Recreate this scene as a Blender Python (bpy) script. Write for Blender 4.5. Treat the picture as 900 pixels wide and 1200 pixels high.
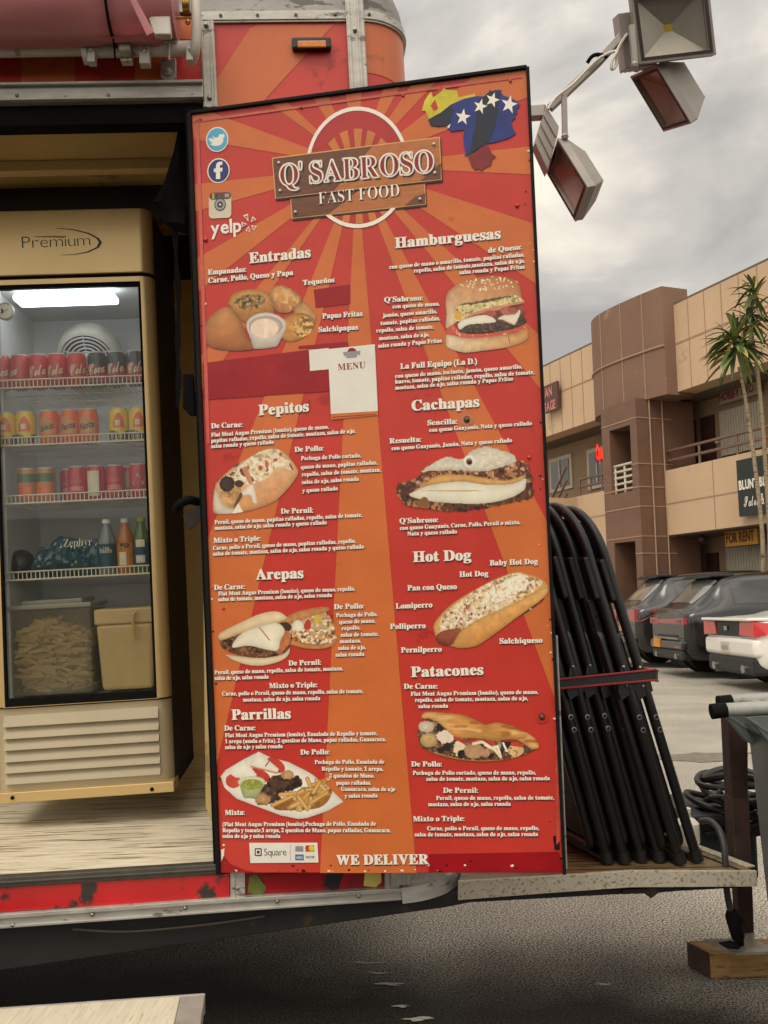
import bpy, bmesh, math, random
import numpy as np
from mathutils import Vector as V, Matrix
random.seed(5)
scene = bpy.context.scene
for _o in list(bpy.data.objects):
    bpy.data.objects.remove(_o)
COL = scene.collection

# ------------------------------------------------------------------ camera
FP = 1100.0                       # focal length in photo pixels (photo 900 x 1200)
CAMZ = 1.2
PITCH = math.atan(115 / 1100.0)
ROLL = 0.019
_F = V((0, math.cos(PITCH), math.sin(PITCH)))
_U0 = V((0, -math.sin(PITCH), math.cos(PITCH)))
_RT = V((1, 0, 0)) * math.cos(ROLL) - _U0 * math.sin(ROLL)
_UP = V((1, 0, 0)) * math.sin(ROLL) + _U0 * math.cos(ROLL)
CAM = V((0, 0, CAMZ))
cd = bpy.data.cameras.new('camera')
cam = bpy.data.objects.new('camera', cd)
COL.objects.link(cam)
mw = Matrix((( _RT.x, _UP.x, -_F.x, CAM.x), (_RT.y, _UP.y, -_F.y, CAM.y), (_RT.z, _UP.z, -_F.z, CAM.z), (0, 0, 0, 1)))
cam.matrix_world = mw
cd.sensor_fit = 'VERTICAL'; cd.sensor_height = 36.0; cd.sensor_width = 27.0
cd.lens = 36.0 * FP / 1200.0
cd.clip_start = 0.05; cd.clip_end = 3000
scene.camera = cam

# ------------------------------------------------------------------ world, sun, exposure
SUN_EL, SUN_AZ = math.radians(52), math.radians(214)    # azimuth clockwise from +Y: behind the camera, left
world = bpy.data.worlds.new('World'); scene.world = world; world.use_nodes = True
wt = world.node_tree; wn = wt.nodes; wl = wt.links
bg = wn['Background']
def wnode(t, **k):
    n = wn.new(t)
    for a, b in k.items(): setattr(n, a, b)
    return n
sky = wnode('ShaderNodeTexSky', sky_type='NISHITA', sun_disc=False, sun_elevation=SUN_EL, sun_rotation=SUN_AZ)
tc = wnode('ShaderNodeTexCoord')
mp = wnode('ShaderNodeMapping'); mp.inputs['Scale'].default_value = (2.0, 2.0, 4.2); mp.inputs['Location'].default_value = (3.1, 0.4, 1.7)
wl.new(tc.outputs['Generated'], mp.inputs['Vector'])
nz = wnode('ShaderNodeTexNoise'); nz.inputs['Scale'].default_value = 1.5; nz.inputs['Detail'].default_value = 9; nz.inputs['Roughness'].default_value = 0.52; nz.inputs['Distortion'].default_value = 0.35
wl.new(mp.outputs[0], nz.inputs['Vector'])
cr = wnode('ShaderNodeValToRGB'); e = cr.color_ramp.elements
e[0].position = 0.39; e[0].color = (4.7, 4.5, 4.2, 1)
e[1].position = 0.62; e[1].color = (11.2, 10.2, 8.5, 1)
k = e.new(0.5); k.color = (6.7, 6.3, 5.7, 1)
wl.new(nz.outputs['Fac'], cr.inputs[0])
sep = wnode('ShaderNodeSeparateXYZ'); wl.new(tc.outputs['Generated'], sep.inputs[0])
mr = wnode('ShaderNodeMapRange'); mr.inputs['From Min'].default_value = 0.38; mr.inputs['From Max'].default_value = 0.95; mr.inputs['To Min'].default_value = 1.0; mr.inputs['To Max'].default_value = 1.9
mr.interpolation_type = 'SMOOTHSTEP'
wl.new(sep.outputs['Z'], mr.inputs['Value'])
mry = wnode('ShaderNodeMapRange'); mry.inputs['From Min'].default_value = 0.25; mry.inputs['From Max'].default_value = -0.6; mry.inputs['To Min'].default_value = 1.0; mry.inputs['To Max'].default_value = 1.95
wl.new(sep.outputs['Y'], mry.inputs['Value'])
mm = wnode('ShaderNodeMath', operation='MULTIPLY'); wl.new(mr.outputs[0], mm.inputs[0]); wl.new(mry.outputs[0], mm.inputs[1])
vm = wnode('ShaderNodeVectorMath', operation='SCALE'); wl.new(cr.outputs[0], vm.inputs[0]); wl.new(mm.outputs[0], vm.inputs['Scale'])
mx = wnode('ShaderNodeMix', data_type='RGBA'); mx.inputs[0].default_value = 0.92
wl.new(sky.outputs[0], mx.inputs[6]); wl.new(vm.outputs[0], mx.inputs[7])
wl.new(mx.outputs[2], bg.inputs['Color']); bg.inputs['Strength'].default_value = 0.1
sd = bpy.data.lights.new('sun', 'SUN'); sd.energy = 1.3; sd.angle = math.radians(25); sd.color = (1, 0.93, 0.82)
so = bpy.data.objects.new('sun', sd); COL.objects.link(so)
sdir = V((math.sin(SUN_AZ) * math.cos(SUN_EL), math.cos(SUN_AZ) * math.cos(SUN_EL), math.sin(SUN_EL)))
so.rotation_euler = sdir.to_track_quat('Z', 'Y').to_euler(); so.location = (0, 0, 30)
vs = scene.view_settings
vs.view_transform = 'Standard'; vs.look = 'None'; vs.exposure = 0.0; vs.gamma = 1.0; vs.use_curve_mapping = False
scene.cycles.use_denoising = True
scene.cycles.max_bounces = 8; scene.cycles.transparent_max_bounces = 16

# ------------------------------------------------------------------ rays and planes
def D(px, py): return _F + _RT * ((px - 450) / FP) + _UP * ((600 - py) / FP)
def hit(px, py, o, n):
    d = D(px, py); return CAM + d * ((o - CAM).dot(n) / d.dot(n))
def at_depth(px, py, dep): return CAM + D(px, py) * dep
def ground(px, py, z=0.0): return hit(px, py, V((0, 0, z)), V((0, 0, 1)))
XA = (_RT * .996 + _UP * .049 + _F * .074).normalized()
ZA = (_RT * -.053 + _UP + _F * .05); ZA = (ZA - XA * ZA.dot(XA)).normalized(); YA = ZA.cross(XA)
T0 = at_depth(230, 600, 2.7)
def TP(px, py, off=0.0): return hit(px, py, T0 + YA * off, YA)
def TL(s, t, h): return T0 + XA * s + YA * t + ZA * h
def TC(q):
    v = q - T0; return V((v.dot(XA), v.dot(YA), v.dot(ZA)))
XB = (_RT * .985 + _UP * .061 + _F * -.159).normalized()
ZB = (_RT * -.0426 + _UP * .999 + _F * .023); ZB = (ZB - XB * ZB.dot(XB)).normalized(); YB = ZB.cross(XB)
B0 = at_depth(240, 580, 2.66)
def BP(px, py, lift=0.0): return hit(px, py, B0 - YB * lift, YB)

# ------------------------------------------------------------------ materials
def lin(c):
    if max(c) > 1.0: c = tuple(x / 255.0 for x in c)
    return tuple((x / 12.92 if x <= 0.04045 else ((x + 0.055) / 1.055) ** 2.4) for x in c)
def mat(name, color, rough=.5, metal=0., var=.12, scale=6., bump=0., bscale=80., coat=0., stain=None, stain_at=.62, stain_scale=5., spec=.5, emit=None, estr=1., stretch=None, detail=5.):
    """procedural principled material: noise-varied base colour, noise bump, optional shaped stains (chips, rust, dirt)"""
    m = bpy.data.materials.new(name); m.use_nodes = True
    t = m.node_tree; n = t.nodes; l = t.links; b = n['Principled BSDF']
    c = lin(color)
    tcx = n.new('ShaderNodeTexCoord'); src = tcx.outputs['Object']
    if stretch:
        mpx = n.new('ShaderNodeMapping'); mpx.inputs['Scale'].default_value = stretch; l.new(src, mpx.inputs[0]); src = mpx.outputs[0]
    nz = n.new('ShaderNodeTexNoise'); nz.inputs['Scale'].default_value = scale; nz.inputs['Detail'].default_value = detail; nz.inputs['Roughness'].default_value = .62
    l.new(src, nz.inputs['Vector'])
    r = n.new('ShaderNodeValToRGB'); e = r.color_ramp.elements
    e[0].position = .3; e[1].position = .7
    e[0].color = tuple(x * (1 - var) for x in c) + (1,); e[1].color = tuple(min(1, x * (1 + var)) for x in c) + (1,)
    l.new(nz.outputs['Fac'], r.inputs[0]); out = r.outputs[0]
    if stain:
        n2 = n.new('ShaderNodeTexNoise'); n2.inputs['Scale'].default_value = stain_scale; n2.inputs['Detail'].default_value = 8; n2.inputs['Roughness'].default_value = .6
        l.new(src, n2.inputs['Vector'])
        r2 = n.new('ShaderNodeValToRGB'); r2.color_ramp.elements[0].position = stain_at; r2.color_ramp.elements[1].position = stain_at + .04
        l.new(n2.outputs['Fac'], r2.inputs[0])
        x = n.new('ShaderNodeMix'); x.data_type = 'RGBA'; l.new(r2.outputs[0], x.inputs[0]); l.new(out, x.inputs[6]); x.inputs[7].default_value = lin(stain) + (1,)
        out = x.outputs[2]
    l.new(out, b.inputs['Base Color'])
    b.inputs['Roughness'].default_value = rough; b.inputs['Metallic'].default_value = metal
    b.inputs['Specular IOR Level'].default_value = spec
    if coat: b.inputs['Coat Weight'].default_value = coat; b.inputs['Coat Roughness'].default_value = .12
    if bump:
        n3 = n.new('ShaderNodeTexNoise'); n3.inputs['Scale'].default_value = bscale; n3.inputs['Detail'].default_value = 4
        l.new(src, n3.inputs['Vector'])
        bp = n.new('ShaderNodeBump'); bp.inputs['Strength'].default_value = bump; bp.inputs['Distance'].default_value = .01
        l.new(n3.outputs['Fac'], bp.inputs['Height']); l.new(bp.outputs[0], b.inputs['Normal'])
    if emit:
        b.inputs['Emission Color'].default_value = lin(emit) + (1,); b.inputs['Emission Strength'].default_value = estr
    return m
def glass(name, tint=(.9, .92, .92), refl=.12, rough=.02, haze=0.0, haze_col=(.5, .5, .5), graz=.5):
    m = bpy.data.materials.new(name); m.use_nodes = True
    t = m.node_tree; n = t.nodes; l = t.links; n.remove(n['Principled BSDF'])
    tr = n.new('ShaderNodeBsdfTransparent'); tr.inputs[0].default_value = tuple(tint) + (1,)
    gl = n.new('ShaderNodeBsdfGlossy'); gl.inputs['Roughness'].default_value = rough
    fr = n.new('ShaderNodeLayerWeight'); fr.inputs[0].default_value = .25
    mr = n.new('ShaderNodeMapRange'); mr.inputs['To Min'].default_value = refl; mr.inputs['To Max'].default_value = min(1, refl + graz)
    l.new(fr.outputs['Fresnel'], mr.inputs[0])
    mx = n.new('ShaderNodeMixShader'); l.new(mr.outputs[0], mx.inputs[0]); l.new(tr.outputs[0], mx.inputs[1]); l.new(gl.outputs[0], mx.inputs[2])
    out = mx.outputs[0]
    if haze:
        df = n.new('ShaderNodeBsdfDiffuse'); df.inputs[0].default_value = tuple(haze_col) + (1,)
        nz = n.new('ShaderNodeTexNoise'); nz.inputs['Scale'].default_value = 3.5; nz.inputs['Detail'].default_value = 6
        tcx = n.new('ShaderNodeTexCoord'); l.new(tcx.outputs['Object'], nz.inputs['Vector'])
        mr2 = n.new('ShaderNodeMapRange'); mr2.inputs['From Min'].default_value = .35; mr2.inputs['From Max'].default_value = .75; mr2.inputs['To Min'].default_value = haze * .4; mr2.inputs['To Max'].default_value = haze * 1.6
        l.new(nz.outputs['Fac'], mr2.inputs[0])
        m2 = n.new('ShaderNodeMixShader'); l.new(mr2.outputs[0], m2.inputs[0]); l.new(out, m2.inputs[1]); l.new(df.outputs[0], m2.inputs[2]); out = m2.outputs[0]
    l.new(out, n['Material Output'].inputs[0])
    return m

# ------------------------------------------------------------------ objects
ORG = {}
def tag(o, label=None, cat=None, group=None, kind=None):
    if label: o['label'] = label
    if cat: o['category'] = cat
    if group: o['group'] = group
    if kind: o['kind'] = kind
    return o
def thing(name, label, cat, loc=(0, 0, 0), group=None, kind=None):
    o = bpy.data.objects.new(name, None); COL.objects.link(o); o.location = loc; o.empty_display_size = .1
    ORG[o.name] = V(loc)
    return tag(o, label, cat, group, kind)
class MB:
    def __init__(s): s.v = []; s.f = []; s.m = []; s.i = 0; s.cols = None
    def add(s, vs, fs):
        k = len(s.v); s.v += [V(p) for p in vs]
        for f in fs: s.f.append(tuple(k + j for j in f)); s.m.append(s.i)
        return s
    def poly(s, pts): return s.add(pts, [tuple(range(len(pts)))])
    def prism(s, pts, vec):
        n = len(pts); vec = V(vec); a = [V(p) for p in pts]; b = [p + vec for p in a]
        fs = [tuple(range(n - 1, -1, -1)), tuple(range(n, 2 * n))] + [(i, (i + 1) % n, n + (i + 1) % n, n + i) for i in range(n)]
        return s.add(a + b, fs)
    def box(s, c, ax, ay, az):
        c = V(c); ax = V(ax); ay = V(ay); az = V(az)
        vs = [c + ax * i + ay * j + az * k for i in (-1, 1) for j in (-1, 1) for k in (-1, 1)]
        return s.add(vs, [(0, 1, 3, 2), (4, 6, 7, 5), (0, 4, 5, 1), (2, 3, 7, 6), (0, 2, 6, 4), (1, 5, 7, 3)])
    def cyl(s, a, b, r, n=14, r2=None):
        return s.tube([a, b], [r, r if r2 is None else r2], n)
    def tube(s, path, r, n=8, closed=False, caps=True, square=False):
        path = [V(p) for p in path]; m = len(path)
        rs = r if isinstance(r, (list, tuple)) else [r] * m
        vs = []; up = None
        for i, p in enumerate(path):
            if closed: t = path[(i + 1) % m] - path[i - 1]
            else: t = path[min(i + 1, m - 1)] - path[max(i - 1, 0)]
            if t.length < 1e-9: t = V((0, 0, 1))
            t.normalize()
            if up is None:
                up = V((0, 0, 1)) if abs(t.z) < .9 else V((0, 1, 0))
            up = (up - t * up.dot(t))
            if up.length < 1e-6: up = t.orthogonal()
            up.normalize(); sd_ = t.cross(up)
            for j in range(n):
                a = 2 * math.pi * j / n + (math.pi / 4 if square else 0)
                vs.append(p + (up * math.cos(a) + sd_ * math.sin(a)) * rs[i])
        fs = []
        for i in range(m if closed else m - 1):
            for j in range(n):
                a = i * n + j; b = i * n + (j + 1) % n; c = ((i + 1) % m) * n
                fs.append((a, b, c + (j + 1) % n, c + j))
        if not closed and caps:
            fs.append(tuple(range(n - 1, -1, -1))); fs.append(tuple((m - 1) * n + j for j in range(n)))
        return s.add(vs, fs)
    def lathe(s, o, ax, xd, prof, n=20, close=True):
        o = V(o); ax = V(ax).normalized(); xd = V(xd); xd = (xd - ax * xd.dot(ax)).normalized(); yd = ax.cross(xd)
        vs = []; fs = []
        for r, h in prof:
            for j in range(n):
                a = 2 * math.pi * j / n
                vs.append(o + ax * h + (xd * math.cos(a) + yd * math.sin(a)) * r)
        for i in range(len(prof) - 1):
            for j in range(n):
                fs.append((i * n + j, i * n + (j + 1) % n, (i + 1) * n + (j + 1) % n, (i + 1) * n + j))
        if close:
            fs.append(tuple(range(n - 1, -1, -1))); fs.append(tuple((len(prof) - 1) * n + j for j in range(n)))
        return s.add(vs, fs)
    def ball(s, c, rx, ry=None, rz=None, n=12, ax=None):
        ry = rx if ry is None else ry; rz = rx if rz is None else rz
        c = V(c); A = ax or (V((1, 0, 0)), V((0, 1, 0)), V((0, 0, 1)))
        vs = []; fs = []; m = n // 2
        for i in range(m + 1):
            th = math.pi * i / m
            for j in range(n):
                a = 2 * math.pi * j / n
                vs.append(c + A[0] * (rx * math.sin(th) * math.cos(a)) + A[1] * (ry * math.sin(th) * math.sin(a)) + A[2] * (rz * math.cos(th)))
        for i in range(m):
            for j in range(n):
                fs.append((i * n + j, i * n + (j + 1) % n, (i + 1) * n + (j + 1) % n, (i + 1) * n + j))
        return s.add(vs, fs)
    def disc(s, c, ax, ay, n=28, a0=0, a1=2 * math.pi):
        full = abs(a1 - a0 - 2 * math.pi) < 1e-6
        pts = [V(c) + V(ax) * math.cos(a0 + (a1 - a0) * i / n) + V(ay) * math.sin(a0 + (a1 - a0) * i / n) for i in range(n + (0 if full else 1))]
        return s.poly(pts)
    def ring(s, c, ax, ay, k, n=48):
        c = V(c); ax = V(ax); ay = V(ay); vs = []
        for i in range(n):
            a = 2 * math.pi * i / n; q = ax * math.cos(a) + ay * math.sin(a)
            vs += [c + q, c + q * k]
        return s.add(vs, [(2 * i, 2 * ((i + 1) % n), 2 * ((i + 1) % n) + 1, 2 * i + 1) for i in range(n)])
    def build(s, name, mats, parent=None, smooth=False, bevel=0, seg=2, sharp=40, label=None, subsurf=0, recalc=True):
        if not isinstance(mats, (list, tuple)): mats = [mats]
        if parent is not None: org = ORG[parent.name]
        else:
            org = sum(s.v, V((0, 0, 0))) / max(1, len(s.v)); org.z = min(p.z for p in s.v)
        me = bpy.data.meshes.new(name)
        me.from_pydata([tuple(p - org) for p in s.v], [], s.f)
        for mt in mats: me.materials.append(mt)
        me.polygons.foreach_set('material_index', s.m)
        if recalc:
            bm = bmesh.new(); bm.from_mesh(me); bmesh.ops.recalc_face_normals(bm, faces=bm.faces); bm.to_mesh(me); bm.free()
        if smooth:
            me.polygons.foreach_set('use_smooth', [True] * len(me.polygons)); me.set_sharp_from_angle(angle=math.radians(sharp))
        if s.cols is not None:
            ca = me.color_attributes.new('Col', 'FLOAT_COLOR', 'POINT'); ca.data.foreach_set('color', s.cols)
        me.update()
        o = bpy.data.objects.new(name, me); COL.objects.link(o)
        if parent is None: o.location = org
        else: o.parent = parent
        ORG[o.name] = org
        if bevel:
            b = o.modifiers.new('bevel', 'BEVEL'); b.width = bevel; b.segments = seg; b.limit_method = 'ANGLE'; b.angle_limit = math.radians(35)
        if subsurf:
            b = o.modifiers.new('sub', 'SUBSURF'); b.levels = subsurf; b.render_levels = subsurf
        if label: o['label'] = label
        return o
    pass
def _split(s, name, mats, parent=None, **k):
    par = list(range(len(s.v)))
    def find(a):
        while par[a] != a: par[a] = par[par[a]]; a = par[a]
        return a
    for f in s.f:
        r = find(f[0])
        for j in f[1:]: par[find(j)] = r
    groups = {}
    for f, m in zip(s.f, s.m): groups.setdefault(find(f[0]), []).append((f, m))
    out = []
    for g in groups.values():
        q = MB(); ix = {}
        for f, m in g:
            for j in f:
                if j not in ix: ix[j] = len(q.v); q.v.append(s.v[j])
            q.f.append(tuple(ix[j] for j in f)); q.m.append(m)
        out.append(q.build(name, mats, parent, **k))
    return out[0]
MB.build_split = _split
def dup(root, loc, label=None, group=None):
    r = root.copy(); COL.objects.link(r); r.location = loc; ORG[r.name] = V(loc)
    if label: r['label'] = label
    if group: r['group'] = group
    for ch in list(root.children):
        c = ch.copy(); COL.objects.link(c); c.parent = r
        for g in list(ch.children):
            d = g.copy(); COL.objects.link(d); d.parent = c
    return r
def smooth_pts(pts, k=6, closed=True):
    """Catmull-Rom through 2-D or 3-D points"""
    P_ = [np.array(p, float) for p in pts]; n = len(P_); out = []
    for i in range(n if closed else n - 1):
        if closed: a, b, c, d = P_[i - 1], P_[i], P_[(i + 1) % n], P_[(i + 2) % n]
        else: a, b, c, d = P_[max(i - 1, 0)], P_[i], P_[i + 1], P_[min(i + 2, n - 1)]
        for j in range(k):
            t = j / k
            out.append(.5 * ((2 * b) + (c - a) * t + (2 * a - 5 * b + 4 * c - d) * t * t + (3 * b - a - 3 * c + d) * t ** 3))
    if not closed: out.append(P_[-1])
    return out
def spath(pts, k=6, closed=False): return [V(p) for p in smooth_pts(pts, k, closed)]

# ------------------------------------------------------------------ lettering (glyph outlines of the built-in font stack)
_G = {}
def _style(ch, st):
    o = ord(ch)
    if st == 'serif':
        if 'A' <= ch <= 'Z': return chr(0x1D400 + o - 65)
        if 'a' <= ch <= 'z': return chr(0x1D41A + o - 97)
        if '0' <= ch <= '9': return chr(0x1D7CE + o - 48)
    if st == 'script':
        if 'A' <= ch <= 'Z': return chr(0x1D4D0 + o - 65)
        if 'a' <= ch <= 'z': return chr(0x1D4EA + o - 97)
    return ch
_ACC = {'ñ': ('n', '~'), 'é': ('e', '´'), 'ó': ('o', '´'), 'á': ('a', '´'), 'í': ('i', '´'), 'ú': ('u', '´')}
def _raw(ch, off):
    c = bpy.data.curves.new('glyph', 'FONT'); c.body = ch; c.offset = off; c.resolution_u = 3
    o = bpy.data.objects.new('glyph', c); COL.objects.link(o)
    bpy.context.view_layer.update()
    dg = bpy.context.evaluated_depsgraph_get()
    m = bpy.data.meshes.new_from_object(o.evaluated_get(dg))
    vs_ = [(v.co.x, v.co.y) for v in m.vertices]; fs_ = [tuple(p.vertices) for p in m.polygons]; w = o.dimensions.x
    bpy.data.objects.remove(o); bpy.data.curves.remove(c); bpy.data.meshes.remove(m)
    return vs_, fs_, w
def glyph(ch, st, off):
    key = (ch, st, off)
    if key in _G: return _G[key]
    if ch == ' ': _G[key] = ([], [], .26); return _G[key]
    if st == 'serif' and ch in _ACC:
        b, a = _ACC[ch]; v1, f1, w1 = _raw(_style(b, st), off); v2, f2, w2 = _raw('˜' if a == '~' else '´', off)
        if v2:
            cx = (min(p[0] for p in v2) + max(p[0] for p in v2)) / 2; bx = (min(p[0] for p in v1) + max(p[0] for p in v1)) / 2; by = min(p[1] for p in v2)
            v2 = [(p[0] - cx + bx, p[1] - by + .52) for p in v2]
        g = (v1 + v2, f1 + [tuple(i + len(v1) for i in f) for f in f2])
    else:
        v1, f1, w1 = _raw(_style(ch, st), off); g = (v1, f1)
    if not g[0]: _G[key] = ([], [], .3); return _G[key]
    x0 = min(p[0] for p in g[0]); x1 = max(p[0] for p in g[0])
    _G[key] = ([(p[0] - x0, p[1]) for p in g[0]], g[1], x1 - x0); return _G[key]
def layout(text, st='serif', off=.0, gap=.045):
    """-> vertices, faces with the line starting at x=0, and its width; capital height = 1"""
    H = .69; x = 0; vs_ = []; fs_ = []
    for ch in text:
        v, f, w = glyph(ch, st, off); k = len(vs_)
        vs_ += [((x + p[0]) / H, p[1] / H) for p in v]; fs_ += [tuple(i + k for i in q) for q in f]
        x += w + (gap if ch != ' ' else 0)
    return vs_, fs_, (x - gap) / H
def write(mb, text, mp_, st='serif', off=0., gap=.045):
    """mp_(u, v): u in 0..1 along the line, v in capital heights -> point"""
    vs_, fs_, w = layout(text, st, off, gap)
    mb.add([mp_(p[0] / w, p[1]) for p in vs_], fs_)
    return w
# =================================================================== GROUND
def build_ground():
    m = bpy.data.materials.new('asphalt'); m.use_nodes = True; t = m.node_tree; n = t.nodes; l = t.links; b = n['Principled BSDF']
    tcx = n.new('ShaderNodeTexCoord')
    def noise(sc, det=4, ro=.6):
        x = n.new('ShaderNodeTexNoise'); x.inputs['Scale'].default_value = sc; x.inputs['Detail'].default_value = det; x.inputs['Roughness'].default_value = ro; l.new(tcx.outputs['Object'], x.inputs['Vector']); return x
    def ramp(src, p0, c0, p1, c1):
        r = n.new('ShaderNodeValToRGB'); e = r.color_ramp.elements; e[0].position = p0; e[0].color = c0 + (1,); e[1].position = p1; e[1].color = c1 + (1,); l.new(src, r.inputs[0]); return r.outputs[0]
    def mix(f, a, b_, mode='MIX'):
        x = n.new('ShaderNodeMix'); x.data_type = 'RGBA'; x.blend_type = mode
        for i, v in ((0, f), (6, a), (7, b_)):
            if isinstance(v, (float, int)): x.inputs[i].default_value = v
            elif isinstance(v, tuple): x.inputs[i].default_value = v + (1,)
            else: l.new(v, x.inputs[i])
        return x.outputs[2]
    agg = ramp(noise(135, 1).outputs['Fac'], .36, lin((60, 58, 55)), .64, lin((218, 211, 197)))
    fine = ramp(noise(420, 2).outputs['Fac'], .3, (.45, .45, .45), .7, (1.35, 1.35, 1.35))
    base = mix(1.0, agg, fine, 'MULTIPLY')
    patch = ramp(noise(.9, 6).outputs['Fac'], .35, (.8, .79, .78), .65, (1.12, 1.1, 1.06))
    base = mix(1.0, base, patch, 'MULTIPLY')
    # oil spots
    spot = ramp(noise(1.7, 5).outputs['Fac'], .70, (0., 0., 0.), .76, (1., 1., 1.))
    base = mix(spot, base, lin((74, 68, 60)))
    # foreground shade and damp painted into the asphalt colour, with a soft wobbly edge
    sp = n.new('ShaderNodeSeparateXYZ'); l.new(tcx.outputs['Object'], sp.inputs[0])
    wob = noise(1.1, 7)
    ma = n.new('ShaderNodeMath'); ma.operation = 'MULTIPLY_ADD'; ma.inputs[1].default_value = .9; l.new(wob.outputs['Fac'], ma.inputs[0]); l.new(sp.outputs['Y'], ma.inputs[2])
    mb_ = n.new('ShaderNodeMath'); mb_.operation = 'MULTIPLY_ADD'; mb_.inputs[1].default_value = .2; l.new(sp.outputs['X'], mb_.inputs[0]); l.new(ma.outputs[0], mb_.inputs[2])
    shade_damp = n.new('ShaderNodeMapRange'); shade_damp.interpolation_type = 'SMOOTHSTEP'; shade_damp.inputs['From Min'].default_value = SHADE_DAMP0; shade_damp.inputs['From Max'].default_value = SHADE_DAMP1; shade_damp.inputs['To Min'].default_value = 1; shade_damp.inputs['To Max'].default_value = 0
    l.new(mb_.outputs[0], shade_damp.inputs[0])
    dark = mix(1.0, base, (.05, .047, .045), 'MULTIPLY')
    base = mix(shade_damp.outputs[0], base, dark)
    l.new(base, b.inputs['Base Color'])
    rr = n.new('ShaderNodeMapRange'); rr.inputs['To Min'].default_value = .85; rr.inputs['To Max'].default_value = .62; l.new(shade_damp.outputs[0], rr.inputs[0]); l.new(rr.outputs[0], b.inputs['Roughness'])
    b.inputs['Specular IOR Level'].default_value = .12
    bp = n.new('ShaderNodeBump'); bp.inputs['Strength'].default_value = .6; bp.inputs['Distance'].default_value = .004; l.new(noise(210, 3).outputs['Fac'], bp.inputs['Height']); l.new(bp.outputs[0], b.inputs['Normal'])
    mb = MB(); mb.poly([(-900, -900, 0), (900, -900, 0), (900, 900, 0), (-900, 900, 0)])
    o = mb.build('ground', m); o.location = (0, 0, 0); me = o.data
    o['kind'] = 'structure'
SHADE_DAMP0, SHADE_DAMP1 = 3.42, 4.2  # range over which the painted foreground shade and damp fade out
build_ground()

def build_flecks():  # small pale flecks lying flat on the asphalt
    m = mat('pale_fleck', (150, 146, 136), rough=.6, var=.4, scale=60)
    rnd = random.Random(12)
    for x, y, a, b in ((428, 1128, .05, .012), (441, 1140, .03, .010), (458, 1153, .045, .012), (470, 1179, .022, .008), (490, 1194, .034, .015), (706, 1153, .02, .008)):
        c = ground(x, y, .003); n = 26; mb = MB()
        mb.poly([c + V((a * (1 + .5 * math.sin(3 * t + x) + rnd.uniform(-.45, .45)) * math.cos(t), b * (1 + .4 * math.sin(2 * t + y)) * math.sin(t), 0)) for t in [2 * math.pi * i / n for i in range(n)]])
        o = mb.build('asphalt_fleck', m); o['kind'] = 'structure'
build_flecks()

def build_oil():
    m = mat('oil_stain_asphalt', (112, 104, 93), rough=.6, var=.4, scale=14); rnd = random.Random(2)
    for x, y, a, b in ((810, 886, .42, .2),):
        c = ground(x, y, .004); n = 34; mb = MB()
        mb.poly([c + V((a * (1 + .3 * math.sin(4 * t + x) + rnd.uniform(-.3, .3)) * math.cos(t), b * (1 + .3 * math.sin(3 * t) + rnd.uniform(-.3, .3)) * math.sin(t), 0)) for t in [2 * math.pi * i / n for i in range(n)]])
        mb.build('oil_stain', m)['kind'] = 'structure'
build_oil()
# =================================================================== MENU BOARD
m_black = mat('black_rubber', (18, 16, 15), rough=.7, var=.3, spec=.2)
m_red = mat('print_red', (192, 56, 45), rough=.33, var=.09, scale=5, spec=.4, bump=.2, bscale=7, stain=(168, 42, 36), stain_at=.66, stain_scale=9)
m_orange = mat('print_orange', (203, 107, 54), rough=.33, var=.09, scale=5, spec=.4, bump=.2, bscale=7, stain=(180, 90, 46), stain_at=.66, stain_scale=9)
m_dred = mat('patch_red', (150, 18, 26), rough=.35, var=.14, scale=9, spec=.4, bump=.3, bscale=7)
m_white = mat('print_white', (236, 228, 212), rough=.4, var=.05, scale=40)
m_shadow = mat('print_shadow', (34, 9, 8), rough=.4, var=.1)
m_gold = mat('print_tan_edge', (214, 160, 96), rough=.4, var=.1)
m_brown = mat('print_brown', (104, 58, 30), rough=.4, var=.28, scale=9, stretch=(3, 3, 14))
m_lbrown = mat('print_light_brown', (176, 104, 50), rough=.4, var=.2, scale=9, stretch=(3, 3, 14))
m_crim = mat('print_crimson', (132, 18, 26), rough=.4, var=.12)
m_inner = mat('print_inner_red', (172, 34, 30), rough=.35, var=.12, scale=12)
m_amber = mat('print_amber', (196, 112, 46), rough=.35, var=.12, scale=12)
m_alu = mat('aluminium', (176, 172, 162), rough=.42, metal=.4, var=.18, scale=14, bump=.08, stain=(112, 106, 96), stain_at=.6, stain_scale=11, stretch=(1, 1, 3))
m_steel = mat('screw_steel', (150, 146, 138), rough=.35, metal=.8, var=.15)
m_navy = mat('print_navy', (34, 36, 104), rough=.35, var=.1)
m_sky = mat('print_light_blue', (72, 164, 196), rough=.35, var=.08)
m_yel = mat('print_yellow', (204, 186, 40), rough=.35, var=.25, scale=25)
m_blue = mat('print_blue', (18, 40, 116), rough=.35, var=.25, scale=18)
m_dkblue = mat('print_dark_blue', (14, 18, 38), rough=.35, var=.25)
m_maroon = mat('print_maroon', (122, 22, 24), rough=.35, var=.2, scale=20)
m_ink = mat('print_black', (28, 26, 26), rough=.4, var=.1)
m_grey = mat('print_grey', (150, 148, 144), rough=.4, var=.1)

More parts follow.
